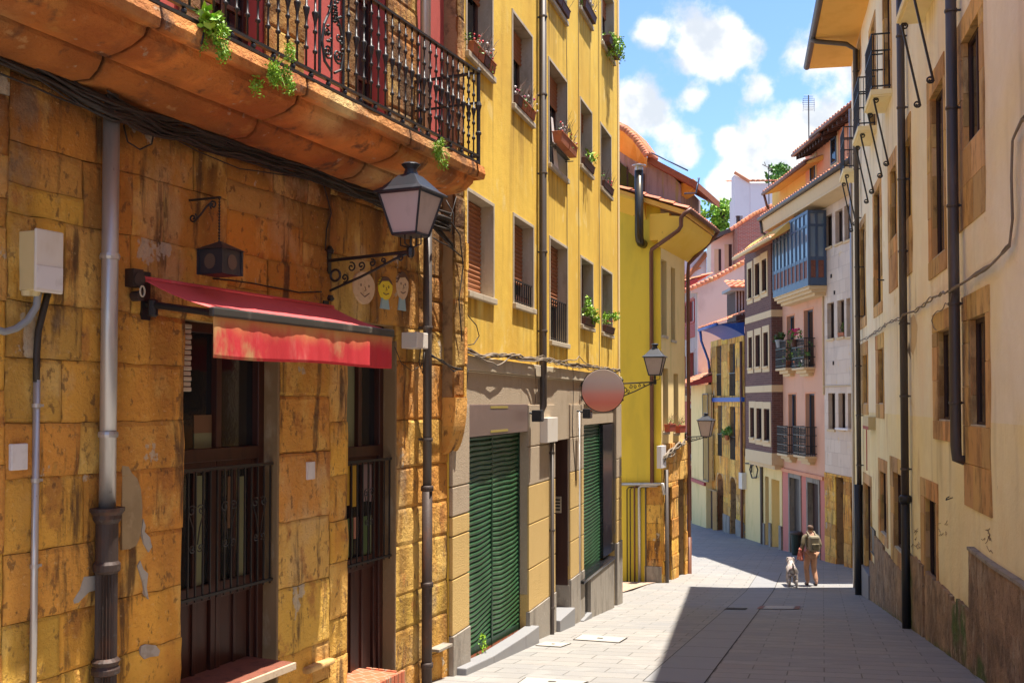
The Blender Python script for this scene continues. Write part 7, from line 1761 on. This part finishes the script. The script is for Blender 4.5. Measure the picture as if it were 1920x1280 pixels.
for a, b in ((ua + .02, wg[1][0] - .02), (wg[1][1] + .02, wg[0][0] - .02), (wg[0][1] + .02, ub)): mb.box(a, b, 0, .08, -9, fz(1365, 965))
mb.build('plinth', concrete, sh)
v = 1.15; n = 14; mb = MB(FR); uf2, zf2 = FR.uz(1312, 620, v); un2, zn2 = FR.uz(1392, 592, v); un2 = ua - .05; zf2 = (zf2 + zn2) / 2
pr = [(v * f, z_b - .12 + (zf2 - z_b + .12) * (1 - (1 - f) ** 1.6)) for f in [i / 8 for i in range(9)]]
for (va_, za_), (vb_, zb2) in zip(pr, pr[1:]): mb.quad((un2, va_, za_), (uf2, va_, za_), (uf2, vb_, zb2), (un2, vb_, zb2))
mb.poly([(un2, a, b) for a, b in pr] + [(un2, 0, zf2 + .1)]); mb.poly([(uf2, a, b) for a, b in pr] + [(uf2, 0, zf2 + .1)]); mb.quad((un2, v, zf2), (uf2, v, zf2), (uf2, -.1, zf2 + .25), (un2, -.1, zf2 + .25))
mb.build('blue_eave', bluep, sh)
mb = MB(FR); tiles(mb, (un2 - .1, v + .05, zf2 + .06), (uf2 - un2 + .15, 0, 0), (0, -3.4, 1.25), cw=.26, rl=.5); mb.build('tiled_roof', tilem, sh, recalc=False)
mb = MB(FR); mb.smooth = True; mb.tube([(un2, v + .04, zf2), (uf2, v + .04, zf2)], .07, 8); mb.tube([(uf2 - .1, v, zf2), (uf2 - .1, v - .05, zf2 - .5), (ub - .05, .15, zf2 - 1.3), (ub - .05, .1, zf2 - 1.8)], .06, 8); mb.build('gutter', bluep, sh)
mb = MB(FR); mb.smooth = True; mb.tube([(ub - .05, .1, zf2 - 1.7), (ub - .05, .1, -8)], .07, 8); mb.tube([(ua + .1, .12, fz(1394, 640)), (ua + .1, .12, -8)], .06, 8); mb.build('drainpipe', brownpipe, sh)
pot(FR, fx(1371, 822), .18, fz(1371, 826, .2), 'green plant hanging out of a window of the blue eaved stone house', rad=(.6, .25, .22), n=260, m=leafm, s=.12, grp=None, size=.12)
wallbox(FR, 'meter_box', 1385, 1391, 885, 915, .2, boxw, 'pale meter box between the arched door and the brown brick house', 'meter box')
# dark timber bay wedged beside the brick house, with little tiled roof
db = thing('timber_bay', FR, fx(1390), -1, fz(1390, 590), 'small dark timber bay with a tiled roof above the blue eave', 'bay window')
def wallpx(th, pts, v, m, name, thick=.3, fr=FR, bevel=0):
    mb = MB(fr); P = [fr.uz(x, y, v) for x, y in pts]; mb.poly([(u, v, z) for u, z in P]); mb.poly([(u, v - thick, z) for u, z in P])
    for i in range(len(P)): a, b = P[i], P[(i + 1) % len(P)]; mb.quad((a[0], v, a[1]), (b[0], v, b[1]), (b[0], v - thick, b[1]), (a[0], v - thick, a[1]))
    return mb.build(name, m, th)
# walls that face the camera: frames across the street axis at real depths
def across(y): return Frame(0, y, ang=0, side=-1)
A1 = across(47.5)
th = db; f = A1
q = f.rect(1380, 1402, 541, 590); mb = MB(f)
def tof(fr_dst, mbsrc): pass
class MBX(MB):
    def __init__(s, fr, th): super().__init__(fr); s.bf, s.cu, s.cv, s.cz = TH[th.name]
    def v(s, u, v, z):
        p = s.fr.w(u, v, z); d = Vector((p.x, p.y, 0)) - s.bf.o; s.V.append((d.dot(s.bf.t), d.dot(s.bf.n), z)); s.VT.append(s.t); return len(s.V) - 1
mb = MBX(f, db); mb.box(q[0], q[1] + .3, -2, 0, q[2] - .4, q[3]); mb.build('bay_wall', darkwood, db)
mb = MBX(f, db)
for i in range(5): x = q[0] + (q[1] - q[0]) * i / 4; mb.box(x - .03, x + .03, 0, .03, q[2], q[3])
mb.build('glazing_bar', greypl, db)
mb = MBX(f, db); a = f.uz(1364, 538)[0]; tiles(mb, (a, .5, q[3] - .0), (q[1] - a + .2, 0, 0), (0, -1.3, .45), cw=.26, rl=.45); mb.build('tiled_roof', tilem, db, recalc=False)
mb = MBX(f, db); mb.box(a + .05, q[1] + .2, -1.5, .45, q[3] - .12, q[3] + .01); mb.build('eave_board', greypl, db)
# ---- tall pale gable wall facing the camera
A2 = across(52.55)
gp = thing('gable_house', A2, A2.uz(1340, 600)[0], 0, gz(0, 56), 'big blank pale pink gable wall rising behind the blue eaved stone house', 'house')
P = [(1309, 985), (1309, 548), (1296, 548), (1296, 542), (1345, 520), (1402, 488), (1402, 985)]
mb = MB(A2); Q = [A2.uz(x, y) for x, y in P]; mb.poly([(u, 0, z) for u, z in Q]); mb.poly([(u, -.25, z) for u, z in Q])
for i in range(len(Q)): a, b = Q[i], Q[(i + 1) % len(Q)]; mb.quad((a[0], 0, a[1]), (b[0], 0, b[1]), (b[0], -.25, b[1]), (a[0], -.25, a[1]))
mb.build('gable_wall', palewall, gp)
a, b, c = A2.uz(1282, 546), A2.uz(1345, 519), A2.uz(1403, 487); mb = MB(A2); mb.smooth = True
for p, q in ((a, b), (b, c)):
    n = 8
    for k in range(n): 
        mb.t = rt(.95, 1.5); f0, f1 = k / n, (k + 1.1) / n; mb.tube([(p[0] + (q[0] - p[0]) * f0, .02, p[1] + (q[1] - p[1]) * f0 + .02), (p[0] + (q[0] - p[0]) * f1, .02, p[1] + (q[1] - p[1]) * f1)], [.13, .11], 8)
mb.build('coping_tiles', tilem, gp)
# ---- red house left of it (street side), with glazed red gallery
rh, ua, ub, zt = house('red_house', 'narrow red house with a glazed red gallery and small iron balconies at the bend', 1310, 1262, 545, redhouse)
zt = fz(1290, 540); 
wr = [FR.rect(1281, 1291, 572, 608), FR.rect(1292, 1302, 565, 605)]; wr2 = [FR.rect(1283, 1287, 668, 718), FR.rect(1293, 1302, 662, 720)]; wr3 = [FR.rect(1293, 1303, 765, 850)]; wr4 = [(fx(1303), fx(1293), -9, fz(1298, 880))]
front(rh, ua, ub, -9, zt, wr + wr2 + wr3 + wr4, redhouse, dep=.3, back=-6)
for r in wr: window(FR, rh, r, dep=.1, frm=redw, mull=2, sur=.1, surm=redw, surv=.05)
for r in wr2 + wr3: window(FR, rh, r, dep=.25, frm=wood, mull=0, sur=.22, surm=greypink, surv=.03)
mb = MB(FR); g = wr4[0]; mb.box(g[0], g[1], -.28, -.22, g[2], g[3]); mb.build('door', darkwood, rh)
mb = MB(FR); mb.box(ua, ub, -.02, .04, fz(1290, 660), fz(1290, 636)); mb.box(ua, ua + .5, -.02, .045, -9, zt); mb.box(ua + .5, ub, -.02, .045, fz(1290, 566), zt + .05); mb.build('grey_stone_trim', greypink, rh)
mb = MB(FR); z0, z1 = fz(1290, 634), fz(1290, 611); n = 8
for i in range(n): mb.box(ua + .55, ub, .0, .05, z0 + (z1 - z0) * i / n + .02, z0 + (z1 - z0) * (i + 1) / n)
mb.build('red_cladding', redw, rh)
far_balcony(FR.rect(1286, 1303, 700, 742), rh); far_balcony(FR.rect(1288, 1303, 800, 858), rh)
mb = MB(FR); mb.hexa([(ua, 0, zt - .1), (ub, 0, zt - .1), (ub, .8, zt - .1), (ua, .8, zt - .1), (ua, 0, zt + .25), (ub, 0, zt + .25), (ub, .8, zt), (ua, .8, zt)]); mb.build('eave_board', redw, rh)
mb = MB(FR); tiles(mb, (ua, .85, zt + .05), (ub - ua, 0, 0), (0, -1.6, .45), cw=.28, rl=.5, amp=.05); mb.build('tiled_roof', tilem, rh, recalc=False)
# ---- narrow yellow house with a red canopy
nh, ua, ub, zt = house('yellow_house', 'narrow pale yellow house with a small tiled canopy before the blue eaved house', 1337, 1309, 725, yelpl, v=.0)
vn = .35; zt = fz(1322, 722)
wn = [FR.rect(1318, 1327, 740, 800, vn), FR.rect(1319, 1328, 815, 898, vn)]; g = (FR.uz(1336, 950, vn)[0], FR.uz(1325, 950, vn)[0], -9, FR.uz(1330, 918, vn)[1])
front(nh, ua, ub, -9, zt, wn + [g], yelpl, v=vn, dep=.25, back=-5)
for r in wn: window(FR, nh, r, dep=.22, v=vn, frm=redw, mull=0, sur=.06, surm=wood)
mb = MB(FR); mb.box(g[0], g[1], vn - .25, vn - .2, g[2], g[3]); mb.build('door', darkwood, nh)
mb = MB(FR); mb.box(ua, ub, vn - .02, vn + .1, fz(1322, 905), fz(1322, 899)); mb.build('red_band', redw, nh)
v = 1.3; un, z_ = FR.uz(1336, 712, v); uf, z2_ = FR.uz(1291, 722, v); uf = ub + .3; z_ = (z_ + z2_) / 2; un = ua - .1
mb = MB(FR); tiles(mb, (un, v, z_), (uf - un, 0, 0), (0, -1.4, .55), cw=.26, rl=.4); mb.build('tiled_canopy', tilem, nh, recalc=False)
mb = MB(FR); mb.hexa([(un, 0, z_ + .1), (uf, 0, z_ + .1), (uf, v, z_ - .12), (un, v, z_ - .12), (un, 0, z_ + .45), (uf, 0, z_ + .45), (uf, v, z_), (un, v, z_)]); mb.build('canopy_board', redw, nh)
# ---- houses standing higher behind
A3 = across(62.0)
def cambox(f, name, label, pts, m, back=-1.3, ybase=None, cat='house', wins=(), frm=darkwood):
    Q = [f.uz(x, y) for x, y in pts]; u = sum(p[0] for p in Q) / len(Q); zl = min(p[1] for p in Q)
    th = thing(name, f, u, 0, zl, label, cat); mb = MB(f); mb.poly([(u, 0, z) for u, z in Q]); mb.poly([(u, back, z) for u, z in Q])
    for i in range(len(Q)): a, b = Q[i], Q[(i + 1) % len(Q)]; mb.quad((a[0], 0, a[1]), (b[0], 0, b[1]), (b[0], back, b[1]), (a[0], back, a[1]))
    mb.build('wall', m, th)
    for w in wins:
        r = f.rect(*w); mb = MB(f); mb.box(r[0], r[1], -.05, .02, r[2], r[3]); q = mb.build('window', frm, th)
        mb = MB(f); mb.box(r[0] - .25, r[0], -.04, .04, r[2] - .15, r[3]); mb.box(r[0], r[1], -.04, .04, r[2] - .15, r[2]); mb.build('reveal', creamst, q)
    return th
th = cambox(A3, 'cream_gable_house', 'cream house with two tall windows and a dark eave behind the pink gable', [(1333, 560), (1333, 456), (1385, 425), (1385, 560)], mat('pale_cream_plaster', (.76, .60, .46), .9, layers=[(2, .5, (.6, .46, .35), .5, .7, .5)]), wins=[(1347, 1352, 467, 508), (1366, 1372, 458, 500)])
mb = MB(A3); a, b = A3.uz(1328, 449), A3.uz(1388, 424); mb.hexa([(a[0], -5, a[1] - .15), (b[0], -5, b[1] - .15), (b[0], .7, b[1] - .15), (a[0], .7, a[1] - .15), (a[0], -5, a[1] + .1), (b[0], -5, b[1] + .1), (b[0], .7, b[1] + .1), (a[0], .7, a[1] + .1)]); mb.build('eave_board', greypipe, th)
th = cambox(across(60.5), 'brick_parapet_house', 'weathered red brick wall stepping up behind the orange eave of the brick house', [(1383, 560), (1383, 422), (1412, 405), (1447, 388), (1470, 380), (1470, 520)], brickrd)
f = across(60.5); mb = MB(f); P = [f.uz(1370, 432), f.uz(1412, 404), f.uz(1447, 387)]
for p, q in zip(P, P[1:]):
    for k in range(6): mb.t = rt(.8, 1.4); mb.tube([(p[0] + (q[0] - p[0]) * k / 6, .02, p[1] + (q[1] - p[1]) * k / 6 + .05), (p[0] + (q[0] - p[0]) * (k + 1.1) / 6, .02, p[1] + (q[1] - p[1]) * (k + 1.1) / 6 + .05)], [.13, .1], 7)
mb.build('coping_tiles', tilem, th)
for x in (1387, 1393): u, z = f.uz(x, 412); mb = MB(f); mb.lathe((u, -.5, z), [(.1, -1), (.1, .25), (.13, .26), (.13, .32)], 8); mb.build('chimney_pot', castiron if x < 1390 else greypl, th)
A4 = across(74.0)
th = cambox(A4, 'white_hill_house', 'high pale lilac house with an orange tiled roof against the clouds', [(1377, 470), (1377, 328), (1407, 343), (1407, 470)], paleup, back=-1)
mb = MB(A4); Q = [A4.uz(x, y) for x, y in ((1407, 470), (1407, 344), (1465, 344), (1465, 470))]; mb.box(Q[0][0] + .01, Q[2][0], -7, .05, Q[0][1], Q[1][1]); mb.build('wing', paleup, th)
mb = MB(A4); a = A4.uz(1405, 341); b = A4.uz(1470, 341); r0_ = A4.uz(1378, 324)
tiles(mb, (a[0], .3, a[1]), (b[0] - a[0], 0, 0), (-1.15, -4, r0_[1] - a[1] + .15), cw=.35, rl=.55, amp=.06); mb.build('tiled_roof', tilem, th, recalc=False)
mb = MB(A4); mb.tube([(r0_[0] - .05, .05, r0_[1] + .02), (a[0], .1, a[1])], .12, 6); mb.build('verge', tilem, th)
# left: orange roof + building between lime house and gable
th = cambox(across(66), 'roof_gap_house', 'pale house with a clay roof seen past the eave of the lime house', [(1262, 620), (1262, 486), (1325, 470), (1325, 560)], paleup)
f = across(65.5); mb = MB(f); a, b = f.uz(1270, 524), f.uz(1318, 500); tiles(mb, (a[0], 0, a[1]), (b[0] - a[0], 0, .8), (.8, -3, 2.2), cw=.3, rl=.5, amp=.07); mb.build('tiled_roof', tilem, th, recalc=False)
P = [f.uz(1281, 530), f.uz(1327, 474)]; mb = MB(f); mb.tube([(P[0][0], .1, P[0][1]), (P[1][0], .1, P[1][1])], .16, 7); mb.build('verge', terra, th)
P = f.rect(1329, 1336, 485, 512); mb = MB(f); mb.tube([(P[0] + .1, .1, P[2]), (P[0] + .1, .1, P[3])], .14, 7); mb.build('drainpipe', redw, th)
# ---- trees behind the roofs
def tree(f, x, ytop, ybot, wpx, label, n=2600, seedk=0, size=.28, m=leafb, base=None):
    u, zt = f.uz(x, ytop); zb_ = f.uz(x, ybot)[1]; R_ = wpx / FPX * f.y0 / 2; H = zt - zb_; g0 = base if base is not None else zb_ - 6
    th = thing('tree', f, u, 0, g0, label, 'tree'); mb = MB(f); mb.smooth = True
    mb.tube([(u, 0, g0), (u + .1, 0, g0 + (zb_ - g0) * .6), (u, 0, zb_ + H * .3), (u + .2, 0, zt - H * .2)], [.35, .28, .2, .05], 8); mb.build('trunk', bark, th)
    mb = MB(f); subs = []
    for i in range(14):
        a = random.uniform(0, 6.28); rr = R_ * random.uniform(.2, .85); z = zb_ + H * random.uniform(.15, .95); rr *= (1 - .55 * ((z - zb_) / H)); p = Vector((u + rr * cos(a), rr * sin(a) * .9, z)); subs.append(p); mb.tube([(u, 0, zb_ + (z - zb_) * .3), ((u + p.x) / 2, p.y / 2, z - .5), tuple(p)], [.1, .06, .02], 5)
    mb.build('limb', bark, th)
    mb = MB(f)
    for p in subs:
        s = R_ * random.uniform(.22, .42); leaves(mb, p, (s, s, s * .8), n // 14, size, .1, .5, clump=7)
    mb.build('crown', m, th, recalc=False); return th
tree(across(84), 1350, 362, 470, 105, 'bright green leafy tree showing above the roofs left of the lilac house', 3600, size=.30)
tree(across(90), 1462, 308, 350, 60, 'small tree top peeping over the orange tiled roof right of the lilac house', 1400, size=.3, m=leafm)

# ================================================================ bin, person and dog
x, y = gpt(1493, 1040); y += .0
fb = Frame(x, y, ang=0, side=1); z0 = gz(x, y); th = thing('litter_bin', fb, 0, 0, z0, 'dark green litter bin standing by the grey doorway of the pink house', 'bin')
mb = MB(fb); mb.lathe((0, 0, z0), [(.13, 0), (.15, .05), (.19, .72), (.20, .74)], 16); mb.build('body', binm, th, bevel=.0)
mb = MB(fb); mb.lathe((0, 0, z0 + .73), [(.21, 0), (.235, .02), (.235, .07), (.20, .10), (.13, .11)], 16); mb.build('rim', greypipe, th)
def skinned(name, m, th, chains, fr, sub=2):
    V, E, Rr = [], [], []; idx = {}
    for ch_ in chains:
        prev = None
        for key, p, r in ch_:
            if key is not None and key in idx: i = idx[key]
            else:
                i = len(V); V.append(p); Rr.append(r)
                if key is not None: idx[key] = i
            if prev is not None: E.append((prev, i))
            prev = i
    me = bpy.data.meshes.new(name); me.from_pydata(V, E, []); me.materials.append(m)
    o = link(bpy.data.objects.new(name, me)); s = o.modifiers.new('skin', 'SKIN'); s.use_smooth_shade = True
    sv_ = me.skin_vertices[0].data
    for i, r in enumerate(Rr): sv_[i].radius = r if isinstance(r, tuple) else (r, r)
    sv_[0].use_root = True
    ss = o.modifiers.new('sub', 'SUBSURF'); ss.levels = sub; ss.render_levels = sub; o.parent = th; return o
def person():
    x, y = gpt(1521, 1097); H = 1.56; z0 = gz(x, y); fr = Frame(x, y, ang=radians(6), side=1)
    th = thing('person', fr, 0, 0, z0, 'person walking away down the street in a mottled olive top, tan trousers and backpack', 'person')
    s = H / 1.72
    S_ = lambda a, b, c: (a * s, b * s, c * s)     # x right, y away (walking direction +y)
    body = [[('pel', S_(0, 0, .95), .125 * s), ('w', S_(0, .0, 1.08), .12 * s), ('ch', S_(0, .02, 1.28), .145 * s), ('sh', S_(0, .02, 1.42), .10 * s), ('nk', S_(0, .03, 1.49), .055 * s), ('hd0', S_(0, .045, 1.56), .075 * s), ('hd', S_(0, .05, 1.64), .088 * s), (None, S_(0, .05, 1.70), .05 * s)],
        [('pel', 0, 0), ('hl', S_(-.09, 0, .90), .095 * s), ('kl', S_(-.10, .10, .50), .062 * s), ('al', S_(-.10, .0, .12), .045 * s), (None, S_(-.10, .03, .05), .045 * s)],
        [('pel', 0, 0), ('hr', S_(.09, 0, .90), .095 * s), ('kr', S_(.10, .06, .49), .062 * s), ('ar', S_(.10, -.14, .13), .045 * s), (None, S_(.10, -.13, .06), .045 * s)],
        [('sh', 0, 0), ('sl', S_(-.18, .02, 1.38), .06 * s), ('el', S_(-.25, -.03, 1.12), .045 * s), ('wl', S_(-.24, .10, .90), .034 * s)],
        [('sh', 0, 0), ('sr', S_(.18, .02, 1.38), .06 * s), ('er', S_(.25, -.05, 1.12), .045 * s), ('wr', S_(.22, .12, .98), .034 * s)]]
    o = skinned('body', skin, th, body, fr)
    top = [[('p', S_(0, 0, .90), .150 * s), ('w', S_(0, 0, 1.06), .145 * s), ('c', S_(0, .02, 1.27), .168 * s), ('s', S_(0, .02, 1.41), .115 * s), (None, S_(0, .02, 1.46), .075 * s)],
        [('s', 0, 0), ('l', S_(-.19, .02, 1.38), .076 * s), (None, S_(-.255, -.03, 1.12), .062 * s), (None, S_(-.245, .08, .94), .046 * s)], [('s', 0, 0), ('r', S_(.19, .02, 1.38), .076 * s), (None, S_(.255, -.05, 1.12), .062 * s), (None, S_(.225, .10, 1.01), .046 * s)]]
    skinned('shirt', shirt, th, top, fr)
    tr = [[('p', S_(0, 0, .93), .142 * s), ('l', S_(-.09, 0, .86), .112 * s), (None, S_(-.10, .10, .50), .080 * s), (None, S_(-.10, .0, .10), .066 * s)], [('p', 0, 0), ('r', S_(.09, 0, .86), .112 * s), (None, S_(.10, .06, .49), .080 * s), (None, S_(.10, -.13, .12), .066 * s)]]
    skinned('trousers', pants, th, tr, fr)
    for sx, yy, zz in ((-.10, .04, .04), (.10, -.10, .05)): skinned('shoe', leather, th, [[(None, S_(sx, yy - .05, zz), .042 * s), (None, S_(sx, yy + .06, zz - .005), .045 * s), (None, S_(sx, yy + .15, zz - .01), .034 * s)]], fr)
    skinned('hair', hair, th, [[(None, S_(0, .02, 1.53), .075 * s), (None, S_(0, .02, 1.62), .098 * s), (None, S_(0, .04, 1.70), .075 * s)]], fr)
    bm_ = MB(fr); bm_.box(-.15 * s, .15 * s, -.32 * s, -.12 * s, z0 + 1.0 * s, z0 + 1.43 * s); b = bm_.build('backpack', bagm, th, bevel=.05)
    bm_ = MB(fr); bm_.box(-.11 * s, .11 * s, -.36 * s, -.31 * s, z0 + 1.04 * s, z0 + 1.22 * s); bm_.build('pocket', shirt, b, bevel=.02)
    bm_ = MB(fr)
    for sx in (-.1, .1): bm_.tube([(sx * s, -.14 * s, z0 + 1.42 * s), (sx * s, .02, z0 + 1.52 * s), (sx * s, .17 * s, z0 + 1.38 * s), (sx * 1.2 * s, .14 * s, z0 + 1.15 * s), (sx * 1.3 * s, -.1 * s, z0 + 1.05 * s)], .018, 6)
    bm_.build('strap', bagm, b)
    # fingers
    for sx, wx, wy, wz in ((-1, -.24, .11, .89), (1, .22, .13, .97)):
        hand = [[('w', S_(wx, wy - .01, wz), .026 * s), ('pm', S_(wx, wy + .02, wz - .06), .030 * s)]]
        for k, ln in ((-1.5, .055), (-.5, .065), (.5, .06), (1.5, .048)): hand.append([('pm', 0, 0), (None, S_(wx, wy + .02 + k * .014, wz - .06 - ln * .6), .0085 * s), (None, S_(wx - sx * .012, wy + .03 + k * .013, wz - .06 - ln), .0075 * s)])
        hand.append([('w', 0, 0), (None, S_(wx - sx * .02, wy + .045, wz - .045), .009 * s), (None, S_(wx - sx * .022, wy + .055, wz - .075), .008 * s)])
        skinned('hand', skin, th, hand, fr, 1)
    # red jacket carried over the left arm: its own thing
    lx, ly = -.30 * s, .02 * s
    j = thing('red_jacket', fr, lx, ly, z0 + .72, 'red and pink cloth carried over the left arm of the walking person', 'jacket'); mb = MB(fr); G = []
    for i in range(10):
        f = i / 9; G.append([mb.v(lx - .05 * sin(k * .7 + f * 2) - .02 + .02 * f, ly - .12 + .24 * k / 8, z0 + 1.04 * s - .30 * f + .02 * sin(k * 1.9)) for k in range(9)])
    for A_, B_ in zip(G, G[1:]):
        for k in range(8): mb.f(A_[k], A_[k + 1], B_[k + 1], B_[k])
    o = mb.build('cloth', redbag, j, smooth=True); q = o.modifiers.new('t', 'SOLIDIFY'); q.thickness = .03
    return fr, z0, s
pf, pz, ps = person()
def dog():
    x, y = gpt(1485, 1098); z0 = gz(x, y); fr = Frame(x, y, ang=radians(80), side=1)    # u: forward (away), v: left
    th = thing('dog', fr, 0, 0, z0, 'shaggy grey and white medium dog trotting on a lead beside the person', 'dog')
    b = [[('ch', (.20, 0, .44), (.125, .105)), ('mid', (.02, 0, .44), (.115, .10)), ('hip', (-.20, 0, .43), (.10, .09)), ('t0', (-.28, 0, .47), .03), (None, (-.33, 0, .56), .024), (None, (-.32, .01, .64), .015)],
         [('ch', 0, 0), ('nk', (.31, 0, .54), .075), ('hd', (.39, 0, .62), .078), ('mz', (.48, 0, .59), .045), (None, (.55, 0, .575), .034)],
         [('ch', 0, 0), ('sl', (.20, .08, .33), .055), (None, (.18, .085, .20), .036), (None, (.22, .085, .06), .028), (None, (.25, .085, .025), .030)],
         [('ch', 0, 0), ('sr', (.20, -.08, .33), .055), (None, (.22, -.085, .20), .036), (None, (.14, -.085, .08), .028), (None, (.15, -.085, .03), .030)],
         [('hip', 0, 0), ('kl', (-.14, .085, .28), .06), ('hl', (-.27, .085, .17), .034), (None, (-.22, .085, .05), .028), (None, (-.19, .085, .025), .030)],
         [('hip', 0, 0), ('kr', (-.16, -.085, .28), .06), ('hr', (-.30, -.085, .18), .034), (None, (-.32, -.085, .06), .028), (None, (-.29, -.085, .025), .030)]]
    o = skinned('body', fur, th, b, fr)
    for sv2 in (1, -1): skinned('ear', fur, th, [[(None, (.36, .055 * sv2, .68), .028), (None, (.36, .085 * sv2, .65), .026), (None, (.37, .095 * sv2, .58), .016)]], fr, 1)
    mb = MB(fr); random.seed(5)
    for _ in range(2600):   # shaggy coat tufts
        t = random.random(); a = random.uniform(0, 6.28)
        if t < .6: u, r_ = random.uniform(-.28, .30), .115; c = (u, 0, .43)
        elif t < .75: u, r_ = random.uniform(.30, .52), .075; c = (u, 0, .60)
        else:
            lu, lv = random.choice(((.20, .085), (.19, -.085), (-.20, .085), (-.26, -.085))); zz = random.uniform(.06, .32); r_ = .035; c = (lu, lv, zz)
            P = Vector((c[0] + r_ * cos(a), c[1] + r_ * sin(a), z0 + zz)); d = Vector((cos(a) * .3, sin(a) * .3, -1)).normalized() * .05; e = Vector((-sin(a), cos(a), 0)) * .008
            mb.t = rt(.8, 1.5); mb.poly([P - e, P + e, P + d]); continue
        P = Vector((c[0], c[1] + r_ * .9 * cos(a), z0 + c[2] + r_ * .9 * sin(a))); d = Vector((-.5, cos(a) * .5, sin(a) * .3 - .8)).normalized() * .06; e = Vector((1, 0, 0)).cross(d).normalized() * .009
        mb.t = rt(.8, 1.5); mb.poly([P - e, P + e, P + d])
    mb.build('coat', mat('grey_coat', (.34, .29, .26), .95, tint=1), th, recalc=False)
    hx = pf.w(-.24 * ps, .13 * ps, 0); hz = pz + .84 * ps; nk = fr.w(.31, 0, 0)
    mid = (hx + nk) / 2; mb = MB(W); mb.tube([(hx.x, hx.y, hz), (mid.x, mid.y, (hz + z0 + .6) / 2 - .12), (nk.x, nk.y, z0 + .62)], .006, 5)
    l = mb.build('dog_lead', leather, None, at=(nk.x, nk.y, z0 + .62)); tag(l, 'thin lead between the walking person and the shaggy dog', 'lead')
dog()
